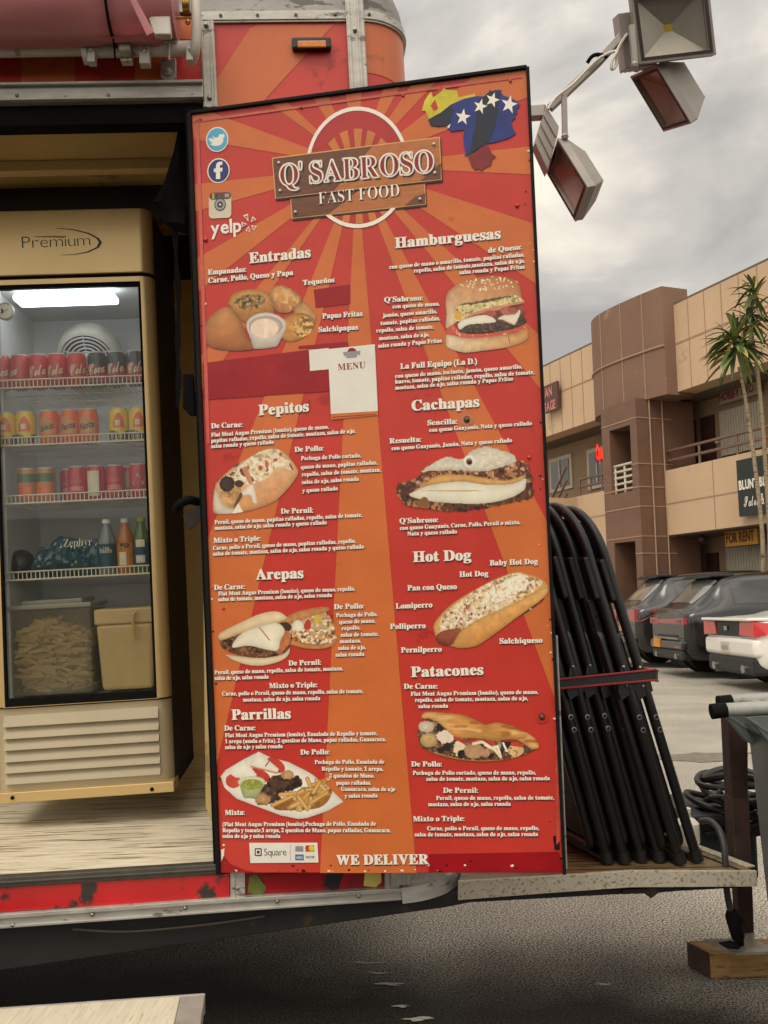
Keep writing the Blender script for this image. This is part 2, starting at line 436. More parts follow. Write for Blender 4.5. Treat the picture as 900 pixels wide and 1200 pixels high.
def pz(x, y, o, s): return (o[0] + x * s, o[1] + y * s)
board = thing('menu_board', 'tall red and orange menu panel hanging open on the side of the food trailer', 'menu board', BP(460, 1023))
def build_board():
    mb = MB()
    q = [BP(224, 133), BP(617, 80), BP(661, 1023), BP(258, 1023)]
    mb.prism(q, YB * .03)
    o = mb.build('board_panel', m_red, board, bevel=.002)
    # dark edging frame around the panel
    mb = MB()
    for a, b, w in (((223, 133), (617.5, 79.5), .005), ((618.3, 79.5), (661.5, 1024), .0045), ((222.5, 133), (256.5, 1024), .006)):
        A, B = BP(*a), BP(*b); d = (B - A).normalized(); s = d.cross(YB)
        mb.box((A + B) / 2 + YB * .012, (B - A) / 2, s * w, YB * .022)
    mb.build_split('edge_frame', m_black, board, bevel=.002)
    mb = MB(); A, B = BP(649.8, 745), BP(661.4, 1019); d = (B - A).normalized()
    mb.tube([A + XB * .005 + YB * .004, B + XB * .005 + YB * .004], .0035, 6); mb.build('metal_bead', m_alu, board)
    # sunburst rays
    C = (418, 195)
    rays = [((227, 163), (243, 130), [(224, 133)]), ((315, 120.5), (334.7, 118), []), ((366, 113.5), (384, 111), []), ((405, 108.3), (424, 105.7), []),
            ((450, 102), (470, 99.5), []), ((483, 97.8), (513, 93.8), []), ((557, 88), (618, 114), [(617, 80)]), ((621, 171.5), (622.5, 204.5), []),
            ((625.3, 262), (628.6, 333), []), ((631.4, 392), (634.5, 457), []), ((641.6, 612), (651.5, 822), []), ((488, 1023), (375, 1023), []),
            ((253, 900), (243, 632), []), ((236.6, 458), (235, 418), []), ((231.5, 342), (230.4, 303), []), ((228.4, 248), (227.2, 216), [])]
    mb = MB()
    for i, (a, b, ex) in enumerate(rays):
        pts = [BP(*C, lift=.0008), BP(*a, lift=.0008)] + [BP(*p, lift=.0008) for p in ex] + [BP(*b, lift=.0008)]
        mb.poly(pts)
    mb.build('sunburst_print', m_orange, board)
    # dark red cover patches
    for p in ([(237.5, 425.5), (388, 406.5), (386, 458.5), (238.7, 468.5)], [(349.5, 405.5), (407.8, 400.2), (409, 407), (350, 409)],
              [(367.5, 339.5), (410.6, 333.2), (410.6, 355.8), (370, 361)], [(502.5, 1001), (655, 998), (660.5, 1022), (502.5, 1022.5)]):
        mb = MB(); mb.poly([BP(x, y, .0014 + .0001 * (len(board.children) % 7)) for x, y in p]); mb.build('cover_patch', m_dred, board)
    # clear plastic seams
    m_seam = mat('laminate_seam', (198, 74, 60), rough=.25, coat=.3, var=.2, scale=30)
    for p in ([(226, 141), (612, 88), (612, 91), (226, 144)], [(229, 140), (233, 140), (246, 520), (242, 520)], [(650, 860), (656, 862), (657, 985), (652, 990)]):
        mb = MB(); mb.poly([BP(x, y, .0023) for x, y in p]); mb.build('laminate_seam', m_seam, board)
build_board()

# ---- lettering
def line(mb, sh, text, x0, y0, x1, y1, cap, st='serif', off=.010, lift=.0028, gap=.05, sd_=(.75, 1.0)):
    if not text: return
    lean = .043 * cap
    def f(l, dx=0, dy=0):
        A = BP(x0 + dx, y0 + dy, l); B = BP(x1 + dx, y1 + dy, l); Up = BP(x0 + dx - lean, y0 + dy - cap, l) - A; BA = B - A
        return lambda u, v: A + BA * u + Up * v
    if sh is not None: write(sh, text, f(lift - .0004, *sd_), st, off, gap)
    write(mb, text, f(lift), st, off, gap)
    if sh is not None: write(mb, text, f(lift - .0001, .32 * cap / 4.7, 0), st, off, gap)
def section(label, rows):
    mb = MB(); mb2 = MB()
    for r in rows:
        line(mb, mb2, *r)
    n1 = len(mb.v); k = len(mb.v); mb.v += mb2.v
    mb.f += [tuple(i + k for i in f) for f in mb2.f]; mb.m += [1] * len(mb2.f)
    return mb.build('menu_lettering', [m_white, m_shadow], board, label=label, recalc=False)
S_, M_, H_ = 4.7, 6.0, 12.2
def tbl(*rows): return [(t, a, b, c, d, {'s': S_, 'm': M_, 'h': H_}.get(k, k)) for (k, t, a, b, c, d) in rows]
section('white Entradas heading and dishes', tbl(
 ('h', 'Entradas', 292, 308.5, 363.5, 301.2), ('m', 'Empanadas:', 243.7, 322, 288.4, 318.3), ('m', 'Carne, Pollo, Queso y Papa', 244, 331.7, 343.4, 322),
 ('m', 'Tequeños', 355, 334.2, 391.8, 330.5), ('m', 'Papas Fritas', 377.6, 373.3, 424.8, 370.1), ('m', 'Salchipapas', 373.2, 389.2, 419.4, 386)))
section('white Pepitos heading and dishes', tbl(
 ('h', 'Pepitos', 303, 486.7, 361.3, 481.8), ('m', 'De Carne:', 247.4, 502, 284, 500.2), ('s', 'Flat Meat Angus Premium (lomito), queso de mano,', 247.4, 511.9, 385, 502.3),
 ('s', 'papitas ralladas, repollo, salsa de tomate, mostaza, salsa de ajo,', 247.4, 518.7, 416.3, 507), ('s', 'salsa rosada y queso rallado', 247.4, 525.2, 320.7, 520),
 ('m', 'De Pollo:', 345.1, 529.7, 378.9, 527.9), ('s', 'Pechuga de Pollo cortado,', 352.7, 539.5, 422.9, 535.8), ('s', 'queso de mano, papitas ralladas,', 352.7, 549.7, 442, 544),
 ('s', 'repollo, salsa de tomate, mostaza,', 353.7, 558.3, 446, 552.5), ('s', 'salsa de ajo, salsa rosada', 353.7, 567.3, 420.4, 563.2), ('s', 'y queso rallado', 354.2, 577.1, 395.7, 574.4),
 ('m', 'De Pernil:', 329, 602, 366.9, 600.6), ('s', 'Pernil, queso de mano, papitas ralladas, repollo, salsa de tomate,', 251.5, 614.3, 424.3, 605.6),
 ('s', 'mostaza, salsa de ajo, salsa rosada y queso rallado', 251.5, 621, 382.8, 614.3), ('m', 'Mixto o Triple:', 250.3, 636.3, 305.3, 633.5),
 ('s', 'Carne, pollo o Pernil, queso de mano, papitas ralladas, repollo,', 249.6, 644.5, 416.5, 636), ('s', 'salsa de tomate, mostaza, salsa de ajo, salsa rosada y queso rallado', 249.6, 651.2, 426.3, 642.6)))
section('white Arepas heading and dishes', tbl(
 ('h', 'Arepas', 299.7, 679.3, 355.1, 677.3), ('m', 'De Carne:', 250.8, 691.4, 287, 690), ('s', 'Flat Meat Angus Premium (lomito), queso de mano, repollo,', 255.7, 698, 415.8, 692),
 ('s', 'salsa de tomate, mostaza, salsa de ajo, salsa rosada', 255.7, 704.6, 388.9, 699.4), ('m', 'De Pollo:', 391.3, 714, 426.3, 712.8),
 ('s', 'Pechuga de Pollo,', 393.8, 723.3, 442.2, 721.8), ('s', 'queso de mano,', 397.4, 731, 439.7, 729.6), ('s', 'repollo,', 400.4, 738.6, 421.9, 737.4), ('s', 'salsa de tomate,', 399.4, 746.2, 443.4, 745),
 ('s', 'mostaza,', 398.2, 753.8, 423.1, 752.8), ('s', 'salsa de ajo,', 396.2, 761.7, 428.5, 760.6), ('s', 'salsa rosada', 393.3, 769.5, 426.8, 768.5), ('m', 'De Pernil:', 338, 780, 376.2, 778.8),
 ('s', 'Pernil, queso de mano, repollo, salsa de tomate, mostaza,', 251.5, 790.2, 401.8, 785.4), ('s', 'salsa de ajo, salsa rosada', 251.5, 797, 314.8, 795.2), ('m', 'Mixto o Triple:', 315.5, 806.4, 371.8, 805.2),
 ('s', 'Carne, pollo o Pernil, queso de mano, repollo, salsa de tomate,', 260.3, 815.2, 425.8, 812), ('s', 'mostaza, salsa de ajo, salsa rosada', 284.7, 822.2, 375.2, 820.4)))
section('white Parrillas heading and dishes', tbl(
 ('h', 'Parrillas', 271.3, 843.5, 340.2, 842), ('m', 'De Carne:', 262.7, 856.2, 299.4, 855.7), ('s', 'Flat Meat Angus Premium (lomito), Ensalada de Repollo y tomate,', 263.7, 864, 442.1, 861.4),
 ('s', '1 arepa (asada o frita), 2 quesitos de Mano, papas ralladas, Guasacaca,', 263.7, 871, 452.2, 868.4), ('s', 'salsa de ajo y salsa rosada', 263.7, 877.8, 331.2, 876.6), ('m', 'De Pollo:', 352, 884.3, 386.2, 883.8),
 ('s', 'Pechuga de Pollo, Ensalada de', 368.8, 895.3, 450.2, 894.9), ('s', 'Repollo y tomate, 1 arepa,', 376.9, 903.2, 449, 903.2), ('s', '2 quesitos de Mano,', 385.9, 911.2, 438.7, 911.2), ('s', 'papas ralladas,', 394, 919.5, 434.8, 919.5),
 ('s', 'Guasacaca, salsa de ajo', 399.6, 926.8, 463, 927), ('s', 'y salsa rosada', 403.8, 934.9, 442.4, 934.4), ('m', 'Mixta:', 263.7, 955.2, 286.4, 954.7),
 ('s', '(Flat Meat Angus Premium (lomito),Pechuga de Pollo, Ensalada de', 260.8, 968.2, 440.4, 967.5), ('s', 'Repollo y tomate,1 arepa, 2 quesitos de Mano, papas ralladas, Guasacaca,', 260.8, 975.2, 457.6, 975.2), ('s', 'salsa de ajo y salsa rosada', 260.8, 981.9, 328.5, 981.9)))
section('white Hamburguesas heading and dishes', tbl(
 ('h', 'Hamburguesas', 462.8, 290.7, 586.2, 279.2), ('m', 'de Queso:', 572, 296.3, 611.1, 292.1), ('s', 'con queso de mano o amarillo, tomate, papitas ralladas,', 456.2, 315.2, 614.3, 300.4),
 ('s', 'repollo, salsa de tomate,mostaza, salsa de ajo,', 484.8, 319.5, 614.8, 307.6), ('s', 'salsa rosada y Papas Fritas', 538.5, 321.5, 614.8, 314.6), ('m', 'Q´Sabroso:', 450.3, 354.2, 495.5, 351.8),
 ('s', 'con queso de mano,', 460, 361.5, 514.8, 357.9), ('s', 'jamón, queso amarillo,', 448.3, 371.8, 511.9, 366.9), ('s', 'tomate, papitas ralladas,', 445.9, 381.1, 515.5, 375), ('s', 'repollo, salsa de tomate,', 441, 389.7, 508.2, 384.8),
 ('s', 'mostaza, salsa de ajo,', 444.2, 398.7, 502.8, 394), ('s', 'salsa rosada y Papas Fritas', 443, 407.5, 517.5, 401.1), (6.6, 'La Full Equipo (La D.)', 469.1, 432.4, 558.8, 426.3),
 ('s', 'con queso de mano, tocineta, jamón, queso amarillo,', 463, 443, 611.6, 431.6), ('s', 'huevo, tomate, papitas ralladas, repollo, salsa de tomate,', 463, 449.6, 626, 438.2), ('s', 'mostaza, salsa de ajo, salsa rosada y Papas Fritas', 463, 456.7, 601.1, 445.8)))
section('white Cachapas heading and dishes', tbl(
 ('h', 'Cachapas', 482.5, 481.3, 561.2, 476.4), ('m', 'Sencilla:', 500.9, 498.4, 535.8, 496.5), ('s', 'con queso Guayanés, Nata y queso rallado', 502.8, 506.2, 623.1, 498), ('m', 'Resuelta:', 456.4, 519.7, 493.5, 517.5),
 ('s', 'con queso Guayanés, Jamón, Nata y queso rallado', 458.8, 527.7, 599.9, 518), ('m', 'Q´Sabroso:', 468.1, 613.3, 513.3, 611.8), ('s', 'con queso Guayanés, Carne, Pollo, Pernil o mixto,', 468.6, 621.1, 609.4, 614), ('s', 'Nata y queso rallado', 477.4, 627.7, 535.3, 625)))
section('white Hot Dog heading and dishes', tbl(
 ('h', 'Hot Dog', 484, 658.5, 551.7, 656.1), (6.3, 'Baby Hot Dog', 573.9, 662.7, 630.2, 660.7), (6.3, 'Hot Dog', 538.3, 676.1, 572, 674.9), (6.3, 'Pan con Queso', 477.4, 692, 535.3, 690.3), (6.3, 'Lomiperro', 463.7, 713.3, 506.5, 711.6),
 (6.3, 'Polliperro', 457.1, 737.2, 498.7, 736), (6.3, 'Pernilperro', 469.8, 764.8, 517.5, 763.6), (6.3, 'Salchiqueso', 585.4, 754.3, 635.5, 753.1)))
section('white Patacones heading and dishes', tbl(
 ('h', 'Patacones', 481.6, 793.4, 565.9, 790.5), ('m', 'De Carne:', 473.2, 807.3, 512.8, 806.8), ('s', 'Flat Meat Angus Premium (lomito), queso de mano,', 481.3, 815.4, 630.4, 813), ('s', 'repollo, salsa de tomate, mostaza, salsa de ajo,', 486.2, 822.6, 618.6, 820.4),
 ('s', 'salsa rosada', 490.3, 829.8, 525, 829.3), ('m', 'De Pollo:', 481.8, 898.2, 517.7, 898.2), ('s', 'Pechuga de Pollo cortado, queso de mano, repollo,', 483.7, 908, 627.9, 907.5), ('s', 'salsa de tomate, mostaza, salsa de ajo, salsa rosada', 499.6, 915, 644.3, 914.2),
 ('m', 'De Pernil:', 519.2, 929, 560, 929), ('s', 'Pernil, queso de mano, repollo, salsa de tomate,', 511.1, 937.4, 649.2, 936.9), ('s', 'mostaza, salsa de ajo, salsa rosada', 501.8, 944.7, 598.6, 944.2), ('m', 'Mixto o Triple:', 484.2, 962.5, 544.1, 962),
 ('s', 'Carne, pollo o Pernil, queso de mano, repollo,', 500.6, 973, 631.6, 972.6), ('s', 'salsa de tomate, mostaza, salsa de ajo, salsa rosada', 485.9, 980.1, 630.4, 979.7)))
section('white WE DELIVER lettering at the foot', tbl((11.5, 'WE DELIVER', 394.3, 1013.4, 502, 1012.6)))

# ---- logo
def bpoly(pts, o, s, lift): return [BP(*pz(x, y, o, s), lift=lift) for x, y in pts]
def build_logo():
    o, s = (300, 110), .26667
    c = (418.5, 196); ax = BP(c[0] + 61, c[1] - 4, .002) - BP(*c, lift=.002); ay = BP(c[0] - 3, c[1] - 71, .002) - BP(*c, lift=.002)
    mb = MB(); mb.disc(BP(*c, lift=.0018), ax, ay, 56)
    mb.i = 1
    for a in (-62, -38, -17, 4, 24, 45, 66):
        a0, a1 = math.radians(90 - a - 6), math.radians(90 - a + 6); b = BP(c[0], c[1] + 10, .0022)
        k = .78
        mb.poly([b + ax * .25 * math.cos(a0) + ay * .1, b + ax * k * math.cos(a0) + ay * k * math.sin(a0), b + ax * k * math.cos(a1) + ay * k * math.sin(a1), b + ax * .25 * math.cos(a1) + ay * .1])
    for a in (-33, -17, 0, 17, 33):
        a0, a1 = math.radians(-90 + a - 4.5), math.radians(-90 + a + 4.5); b = BP(c[0], c[1], .0022)
        mb.poly([b, b + ax * .93 * math.cos(a0) + ay * .93 * math.sin(a0), b + ax * .93 * math.cos(a1) + ay * .93 * math.sin(a1)])
    mb.i = 2; mb.ring(BP(*c, lift=.0025), ax, ay, .935)
    mb.build('logo_medallion', [m_inner, m_amber, m_white], board, recalc=False)
    mb = MB()
    for q, l, hor in (([(150, 452), (742, 383), (747, 486), (157, 549)], .0028, 1), ([(70, 281), (808, 188), (816, 377), (84, 460)], .0036, 0)):
        mb.i = 0; mb.prism(bpoly([(q[0][0] + 4, q[0][1] + 9), (q[1][0] + 4, q[1][1] + 8), (q[2][0] + 5, q[2][1] + 9), (q[3][0] + 4, q[3][1] + 9)], o, s, l - .0004), YB * .0001)
        mb.i = 1; mb.poly(bpoly(q, o, s, l))
        q2 = [(q[0][0] + 4, q[0][1] + 4), (q[1][0] - 4, q[1][1] + 5), (q[2][0] - 4, q[2][1] - 4), (q[3][0] + 4, q[3][1] - 4)]
        def lerp(a, b, t): return (a[0] + (b[0] - a[0]) * t, a[1] + (b[1] - a[1]) * t)
        T = .5 if not hor else .42
        t0, t1 = lerp(q2[0], q2[1], T + .1), lerp(q2[3], q2[2], T - .15)
        mb.i = 2; mb.poly(bpoly([q2[0], t0, t1, q2[3]], o, s, l + .0004))
        mb.i = 3; mb.poly(bpoly([t0, q2[1], q2[2], t1], o, s, l + .0004))
        mb.i = 2; mb.poly(bpoly([(q2[2][0], q2[2][1] - 70 + 25 * hor), (q2[2][0], q2[2][1]), (q2[2][0] - 90, q2[2][1] + 9), (q2[2][0] - 45, q2[2][1] - 30)], o, s, l + .0008))
    mb.build('logo_planks', [m_shadow, m_gold, m_brown, m_lbrown], board, recalc=False)
    mb = MB()
    for x, y in ((100, 304), (106, 426), (782, 222), (786, 348), (173, 520), (720, 463)):
        mb.ball(BP(*pz(x, y, o, s), lift=.0045), .0052, n=10)
    mb.build_split('plank_rivet', mat('print_rivet', (196, 188, 174), rough=.3, metal=.3), board, smooth=True)
    mb = MB(); k = 0
    for i in range(14):
        a = 2 * math.pi * i / 14
        mb.i = 0; line(mb, None, "Q' SABROSO", 329 + 1.75 * math.cos(a), 217.8 + 1.75 * math.sin(a), 508 + 1.75 * math.cos(a), 201.2 + 1.75 * math.sin(a), 25, off=-.012, lift=.0050 + i * .00002, gap=.07)
    mb.i = 2
    for i in range(6): line(mb, None, "Q' SABROSO", 329 + 2.9 + i * .02, 217.8 + 2.6, 508 + 2.7, 201.2 + 2.9, 25.5, off=0, lift=.0046 + i * .00002, gap=.07)
    mb.i = 1; line(mb, None, "Q' SABROSO", 329, 217.8, 508, 201.2, 25, off=-.016, lift=.0056, gap=.07)
    mb.i = 0; line(mb, None, 'FAST FOOD', 373.5, 239.3, 468.3, 229.4, 14.2, off=-.012, lift=.0048, gap=.09)
    mb.i = 2; line(mb, None, 'FAST FOOD', 374.5, 240.3, 469.3, 230.4, 14.2, off=-.012, lift=.0044, gap=.09)
    mb.build('logo_lettering', [m_white, m_crim, m_shadow], board, recalc=False)
build_logo()

# ---- round badges, flag map, stickers, screws
def build_marks():
    def el(cx, cy, rx, ry, l): return BP(cx, cy, l), BP(cx + rx, cy - rx * .1, l) - BP(cx, cy, l), BP(cx - ry * .04, cy - ry, l) - BP(cx, cy, l)
    mb = MB(); mb.disc(*el(254.5, 163.4, 13.2, 14.6, .002)); mb.i = 1; mb.disc(*el(254.5, 163.4, 11.9, 13.2, .0024)); mb.i = 0
    o, s = (210, 70), .24444
    bird = [(140, 378), (156, 376), (168, 382), (158, 362), (172, 374), (186, 372), (194, 356), (208, 358), (216, 352), (214, 364), (222, 362), (212, 376), (212, 392), (200, 408), (180, 414), (162, 412), (148, 404), (160, 400), (148, 392)]
    mb.poly(bpoly(bird, o, s, .0028)); mb.build('bird_badge', [m_white, m_sky], board, recalc=False)
    mb = MB(); mb.disc(*el(256, 200, 13.2, 14.6, .002)); mb.i = 1; mb.disc(*el(256, 200, 11.9, 13.2, .0024)); mb.i = 0
    fpoly = [(176, 572), (176, 538), (166, 539), (166, 522), (176, 521), (176, 508), (180, 496), (190, 489), (207, 488), (207, 503), (198, 504), (195, 510), (195, 519), (208, 517), (206, 535), (196, 536), (197, 571)]
    mb.poly(bpoly(fpoly, o, s, .0028)); mb.build('letter_f_badge', [m_white, m_navy], board, recalc=False)
    mb = MB()
    def rr(x0, y0, x1, y1, r, l, sk=-.05):
        pts = []
        for cx, cy, a in ((x1 - r, y0 + r, -90), (x1 - r, y1 - r, 0), (x0 + r, y1 - r, 90), (x0 + r, y0 + r, 180)):
            for k in range(5):
                t = math.radians(a + k * 22.5); pts.append((cx + r * math.cos(t), cy + r * math.sin(t) + (cx - x0) * sk))
        return bpoly(pts, o, s, l)
    mb.i = 0; mb.poly(rr(142, 640, 250, 762, 18, .0020)); mb.i = 1; mb.poly(rr(144, 638, 249, 672, 16, .0024))
    for i, xx in enumerate((152, 159, 166, 173)): mb.i = 4 + i; mb.poly(rr(xx, 640, xx + 7, 668, 2, .0028))
    for i, (r, m_) in enumerate(((30, 2), (26, 3), (15, 2), (6, 0))): mb.i = m_; mb.disc(*el(210 + 196 * s, 70 + 694 * s, r * s * .92, r * s, .0028 + i * .0004))
    mb.i = 3; mb.poly(rr(218, 642, 240, 660, 4, .0028))
    mb.build('camera_badge', [mat('print_cream', (206, 192, 166), rough=.35, var=.1), mat('print_camera_brown', (96, 62, 46), rough=.35, var=.2), mat('print_lens_dark', (44, 42, 44), rough=.25), m_grey, m_maroon, m_yel, mat('print_green', (70, 110, 50)), m_navy], board, recalc=False)
    mb = MB(); line(mb, None, 'yelp', 247, 275, 283, 271, 15.5, st='sans', off=.022, lift=.0026, gap=.05)
    c = pz(336, 786, o, s)
    for a in (-80, -20, 35, 90, 150):
        r = math.radians(a); L = 11.5 if a == 150 else 9
        r = math.radians({-80: 48, -20: 186, 35: -38, 90: -102, 150: 112}[a])
        p0 = (c[0] + 2.6 * math.cos(r), c[1] - 2.6 * math.sin(r)); n = (-math.sin(r), -math.cos(r)); p1 = (c[0] + L * math.cos(r), c[1] - L * math.sin(r))
        w = 3.0
        tri = [p0, (p1[0] + n[0] * w, p1[1] + n[1] * w), (p1[0] - n[0] * w, p1[1] - n[1] * w)]
        mb.i = 0; mb.poly([BP(*p, lift=.0024) for p in tri])
        g = (sum(p[0] for p in tri) / 3, sum(p[1] for p in tri) / 3)
        mb.i = 1; mb.poly([BP(g[0] + (p[0] - g[0]) * .55, g[1] + (p[1] - g[1]) * .55, .0028) for p in tri])
    mb.build('review_badge', [m_white, m_red], board, recalc=False, label='white yelp lettering with a burst mark')
    # map with flag colours
    o2, s2 = (480, 80), .16667
    mb = MB()
    mb.i = 0; mb.poly(bpoly([(85, 300), (105, 230), (130, 190), (152, 165), (165, 205), (205, 175), (225, 160), (238, 120), (255, 150), (330, 155), (345, 205), (460, 178), (464, 200), (380, 218), (290, 258), (220, 312), (136, 358), (110, 300)], o2, s2, .002))
    mb.i = 4; mb.poly(bpoly([(148, 262), (180, 218), (200, 282), (172, 302)], o2, s2, .0024)); mb.poly(bpoly([(160, 185), (200, 150), (232, 118), (232, 150), (205, 176), (166, 196)], o2, s2, .0024))
    mb.i = 1; mb.poly(bpoly([(130, 360), (220, 310), (290, 255), (380, 215), (470, 195), (520, 198), (545, 178), (565, 185), (560, 150), (580, 162), (600, 152), (650, 150), (640, 165), (660, 192), (700, 205), (745, 225), (778, 262), (752, 290), (758, 315), (738, 330), (748, 348), (716, 372), (720, 400), (735, 440), (750, 458), (700, 490), (600, 520), (540, 530), (400, 618), (385, 612), (396, 590), (384, 560), (376, 490), (384, 432), (290, 445), (262, 405), (200, 410), (148, 402)], o2, s2, .0028))
    mb.i = 2; mb.poly(bpoly([(470, 235), (520, 198), (565, 160), (640, 165), (620, 300), (600, 420), (556, 520), (500, 555), (420, 605), (440, 500), (465, 400)], o2, s2, .0032)); mb.poly(bpoly([(130, 360), (220, 312), (290, 258), (310, 300), (280, 400), (200, 410), (148, 402)], o2, s2, .0032))
    mb.i = 3; mb.poly(bpoly([(410, 622), (540, 532), (562, 560), (580, 600), (610, 622), (582, 638), (574, 680), (530, 700), (505, 722), (490, 706), (462, 716), (436, 690), (424, 650)], o2, s2, .0032))
    mb.i = 5
    for cx, cy, R, ro in ((375, 343, 58, 8), (497, 268, 54, 15), (583, 222, 54, 18), (700, 255, 64, 12)):
        pts = []
        for i in range(10):
            a = math.radians(-90 + ro + 36 * i); q = R if i % 2 == 0 else R * .40; pts.append((cx + q * math.cos(a) * .95, cy + q * math.sin(a) * 1.05))
        mb.poly(bpoly(pts, o2, s2, .0037))
    mb.poly(bpoly([(262, 412), (288, 390), (278, 422)], o2, s2, .0037))
    mb.build('flag_map', [m_yel, m_blue, m_dkblue, m_maroon, m_red, m_white], board, recalc=False, label='map shape filled with yellow blue and red flag and white stars')
    # paper stickers (their square codes are left blank)
    m_paper = mat('sticker_paper', (226, 220, 206), rough=.45, var=.05, scale=12)
    mb = MB(); mb.poly([BP(*p, lift=.0030) for p in ((384.2, 409.1), (439.2, 403.3), (442.8, 481.7), (387.8, 485))])
    mb.i = 1; mb.poly([BP(*p, lift=.0028) for p in ((387.8, 485), (442.8, 481.7), (443.3, 486.5), (388.3, 491.8))])
    mb.i = 2; c = BP(412.4, 412.2, .0034); ax = BP(417.6, 411.7, .0034) - c; ay = BP(412, 407.6, .0034) - c; mb.disc(c, ax, ay, 20, 0, math.pi)
    mb.i = 3; mb.poly([BP(*p, lift=.0036) for p in ((402, 412.6), (422.5, 411), (421.6, 415.4), (418, 416), (418.2, 418.6), (406, 419.6), (405.6, 417.2), (402.8, 417))])
    mb.i = 2; line(mb, None, 'MENU', 396, 434, 428.4, 431.2, 7.6, off=.0, lift=.0034, gap=.08)
    mb.i = 4; mb.poly([BP(*p, lift=.0032) for p in ((389.5, 488.6), (440.5, 485), (440.6, 485.6), (389.6, 489.4))])
    mb.build('menu_sticker', [m_paper, m_orange, m_crim, m_grey, m_maroon], board, recalc=False, label='white MENU sticker with a small red emblem')
    mb = MB(); mb.poly([BP(*p, lift=.0024) for p in ((362, 410.2), (385, 407.8), (386, 432.6), (363.3, 434.7))]); mb.build('blank_sticker', m_paper, board, label='small plain white sticker')
    mb = MB(); mb.poly([BP(*p, lift=.0024) for p in ((292, 987.7), (372, 987.5), (373.2, 1010.7), (293.3, 1011.4))])
    mb.i = 1
    for a, l, m_ in ((4.1, .0028, 1), (2.9, .0032, 0), (1.5, .0036, 1)):
        mb.i = m_; mb.poly([BP(302.6 + x * a, 998.6 + y * a * 1.12, l) for x, y in ((-.85, -1), (.85, -1), (1, -.85), (1, .85), (.85, 1), (-.85, 1), (-1, .85), (-1, -.85))])
    mb.i = 1; line(mb, None, 'Square', 309.6, 1002.6, 335.8, 1002.4, 8.2, st='sans', off=-.008, lift=.0030)
    for q, m_ in (((346, 991.5, 355.5, 998), 2), ((358, 990.8, 368, 998), 3), ((346, 1001.3, 356, 1008.2), 4), ((358, 1002, 369, 1007.5), 0)):
        mb.i = m_; x0, y0, x1, y1 = q; mb.poly([BP(*p, lift=.0028) for p in ((x0, y0), (x1, y0), (x1, y1), (x0, y1))])
    mb.i = 2; line(mb, None, 'VISA', 347, 996.6, 354.6, 996.6, 3.2, st='sans', off=.01, lift=.0034); mb.i = 1
    mb.i = 5; mb.disc(BP(361, 994.4, .0032), XB * .008, ZB * .008); mb.i = 6; mb.disc(BP(365, 994.4, .0034), XB * .008, ZB * .008)
    mb.i = 1; line(mb, None, 'DISCOVER', 358.6, 1005.6, 368.6, 1005.6, 2.6, st='sans', off=.01, lift=.0034)
    mb.i = 0; line(mb, None, 'AMEX', 347, 1006.4, 355, 1006.4, 3, st='sans', off=.01, lift=.0034)
    mb.i = 7; mb.poly([BP(*p, lift=.0027) for p in ((339.8, 989.5), (340.3, 989.5), (340.9, 1009), (340.4, 1009))])
    mb.build('payment_sticker', [m_paper, m_ink, m_grey, m_maroon, mat('print_card_blue', (70, 112, 170)), m_red, m_yel, m_grey], board, recalc=False, label='white Square payment sticker with small card marks')
    # screws with their stains
    m_scr = mat('painted_screw', (186, 52, 44), rough=.4, var=.2)
    for x, y, r in ((353, 126, .008), (235, 140, .008), (241, 281, .012), (472.5, 112, .008), (598, 95, .008), (606, 241, .010), (620, 536, .009), (262, 713, .008)):
        mb = MB(); mb.ball(BP(x, y, .0), r * .62, n=12); mb.ball(BP(x + .3, y + .4, .003), r * .34, n=8); mb.build('panel_screw', m_scr, board, smooth=True)
    m_rust = mat('rusty_screw', (92, 74, 60), rough=.5, metal=.5, var=.3, scale=120)
    for x, y in ((547, 492), (550, 541), (635, 840)):
        mb = MB(); mb.ball(BP(x, y, .001), .008, n=12); mb.i = 1; mb.ring(BP(x, y, .0026), XB * .016, ZB * .017, .62, 28); mb.build('panel_screw', [m_rust, mat('screw_stain', (176, 120, 96), rough=.5) if x == 547 else (m_white if x == 550 else m_red)], board, smooth=True, label='bare rusty screw')
    # torn print edge, scuffs
    mb = MB(); rnd = random.Random(3)
    for i in range(70):
        t = rnd.random(); side = rnd.choice('rrlbb')
        if side == 'r': x, y = 620 + 39 * t, 130 + 880 * t; x -= rnd.random() ** 2 * 14
        elif side == 'l': x, y = 228 + 30 * t, 150 + 860 * t; x += rnd.random() ** 2 * 6
        else: x, y = 262 + 395 * t, 1021 - rnd.random() ** 3 * 14
        r = .4 + rnd.random() * 1.1; n = 6
        mb.i = rnd.choice((0, 1, 1)); mb.poly([BP(x + r * (1 + rnd.random()) * math.cos(6.283 * k / n), y + r * (.6 + .8 * rnd.random()) * math.sin(6.283 * k / n), .0018) for k in range(n)])
    mb.i = 0; mb.poly([BP(*p, lift=.0018) for p in ((259, 996), (263, 994), (262, 1010), (268, 1012), (259.5, 1011))])
    mb.i = 2; mb.poly([BP(*p, lift=.0018) for p in ((262, 1003), (270, 1013), (288, 1020), (300, 1022.5), (258, 1022.5), (258.5, 1012))])
    mb.i = 1; mb.poly([BP(*p, lift=.0018) for p in ((648, 980), (655, 978), (656, 996), (650, 996))])
    mb.build('print_wear', [m_white, m_shadow, m_dred], board, recalc=False)
build_marks()

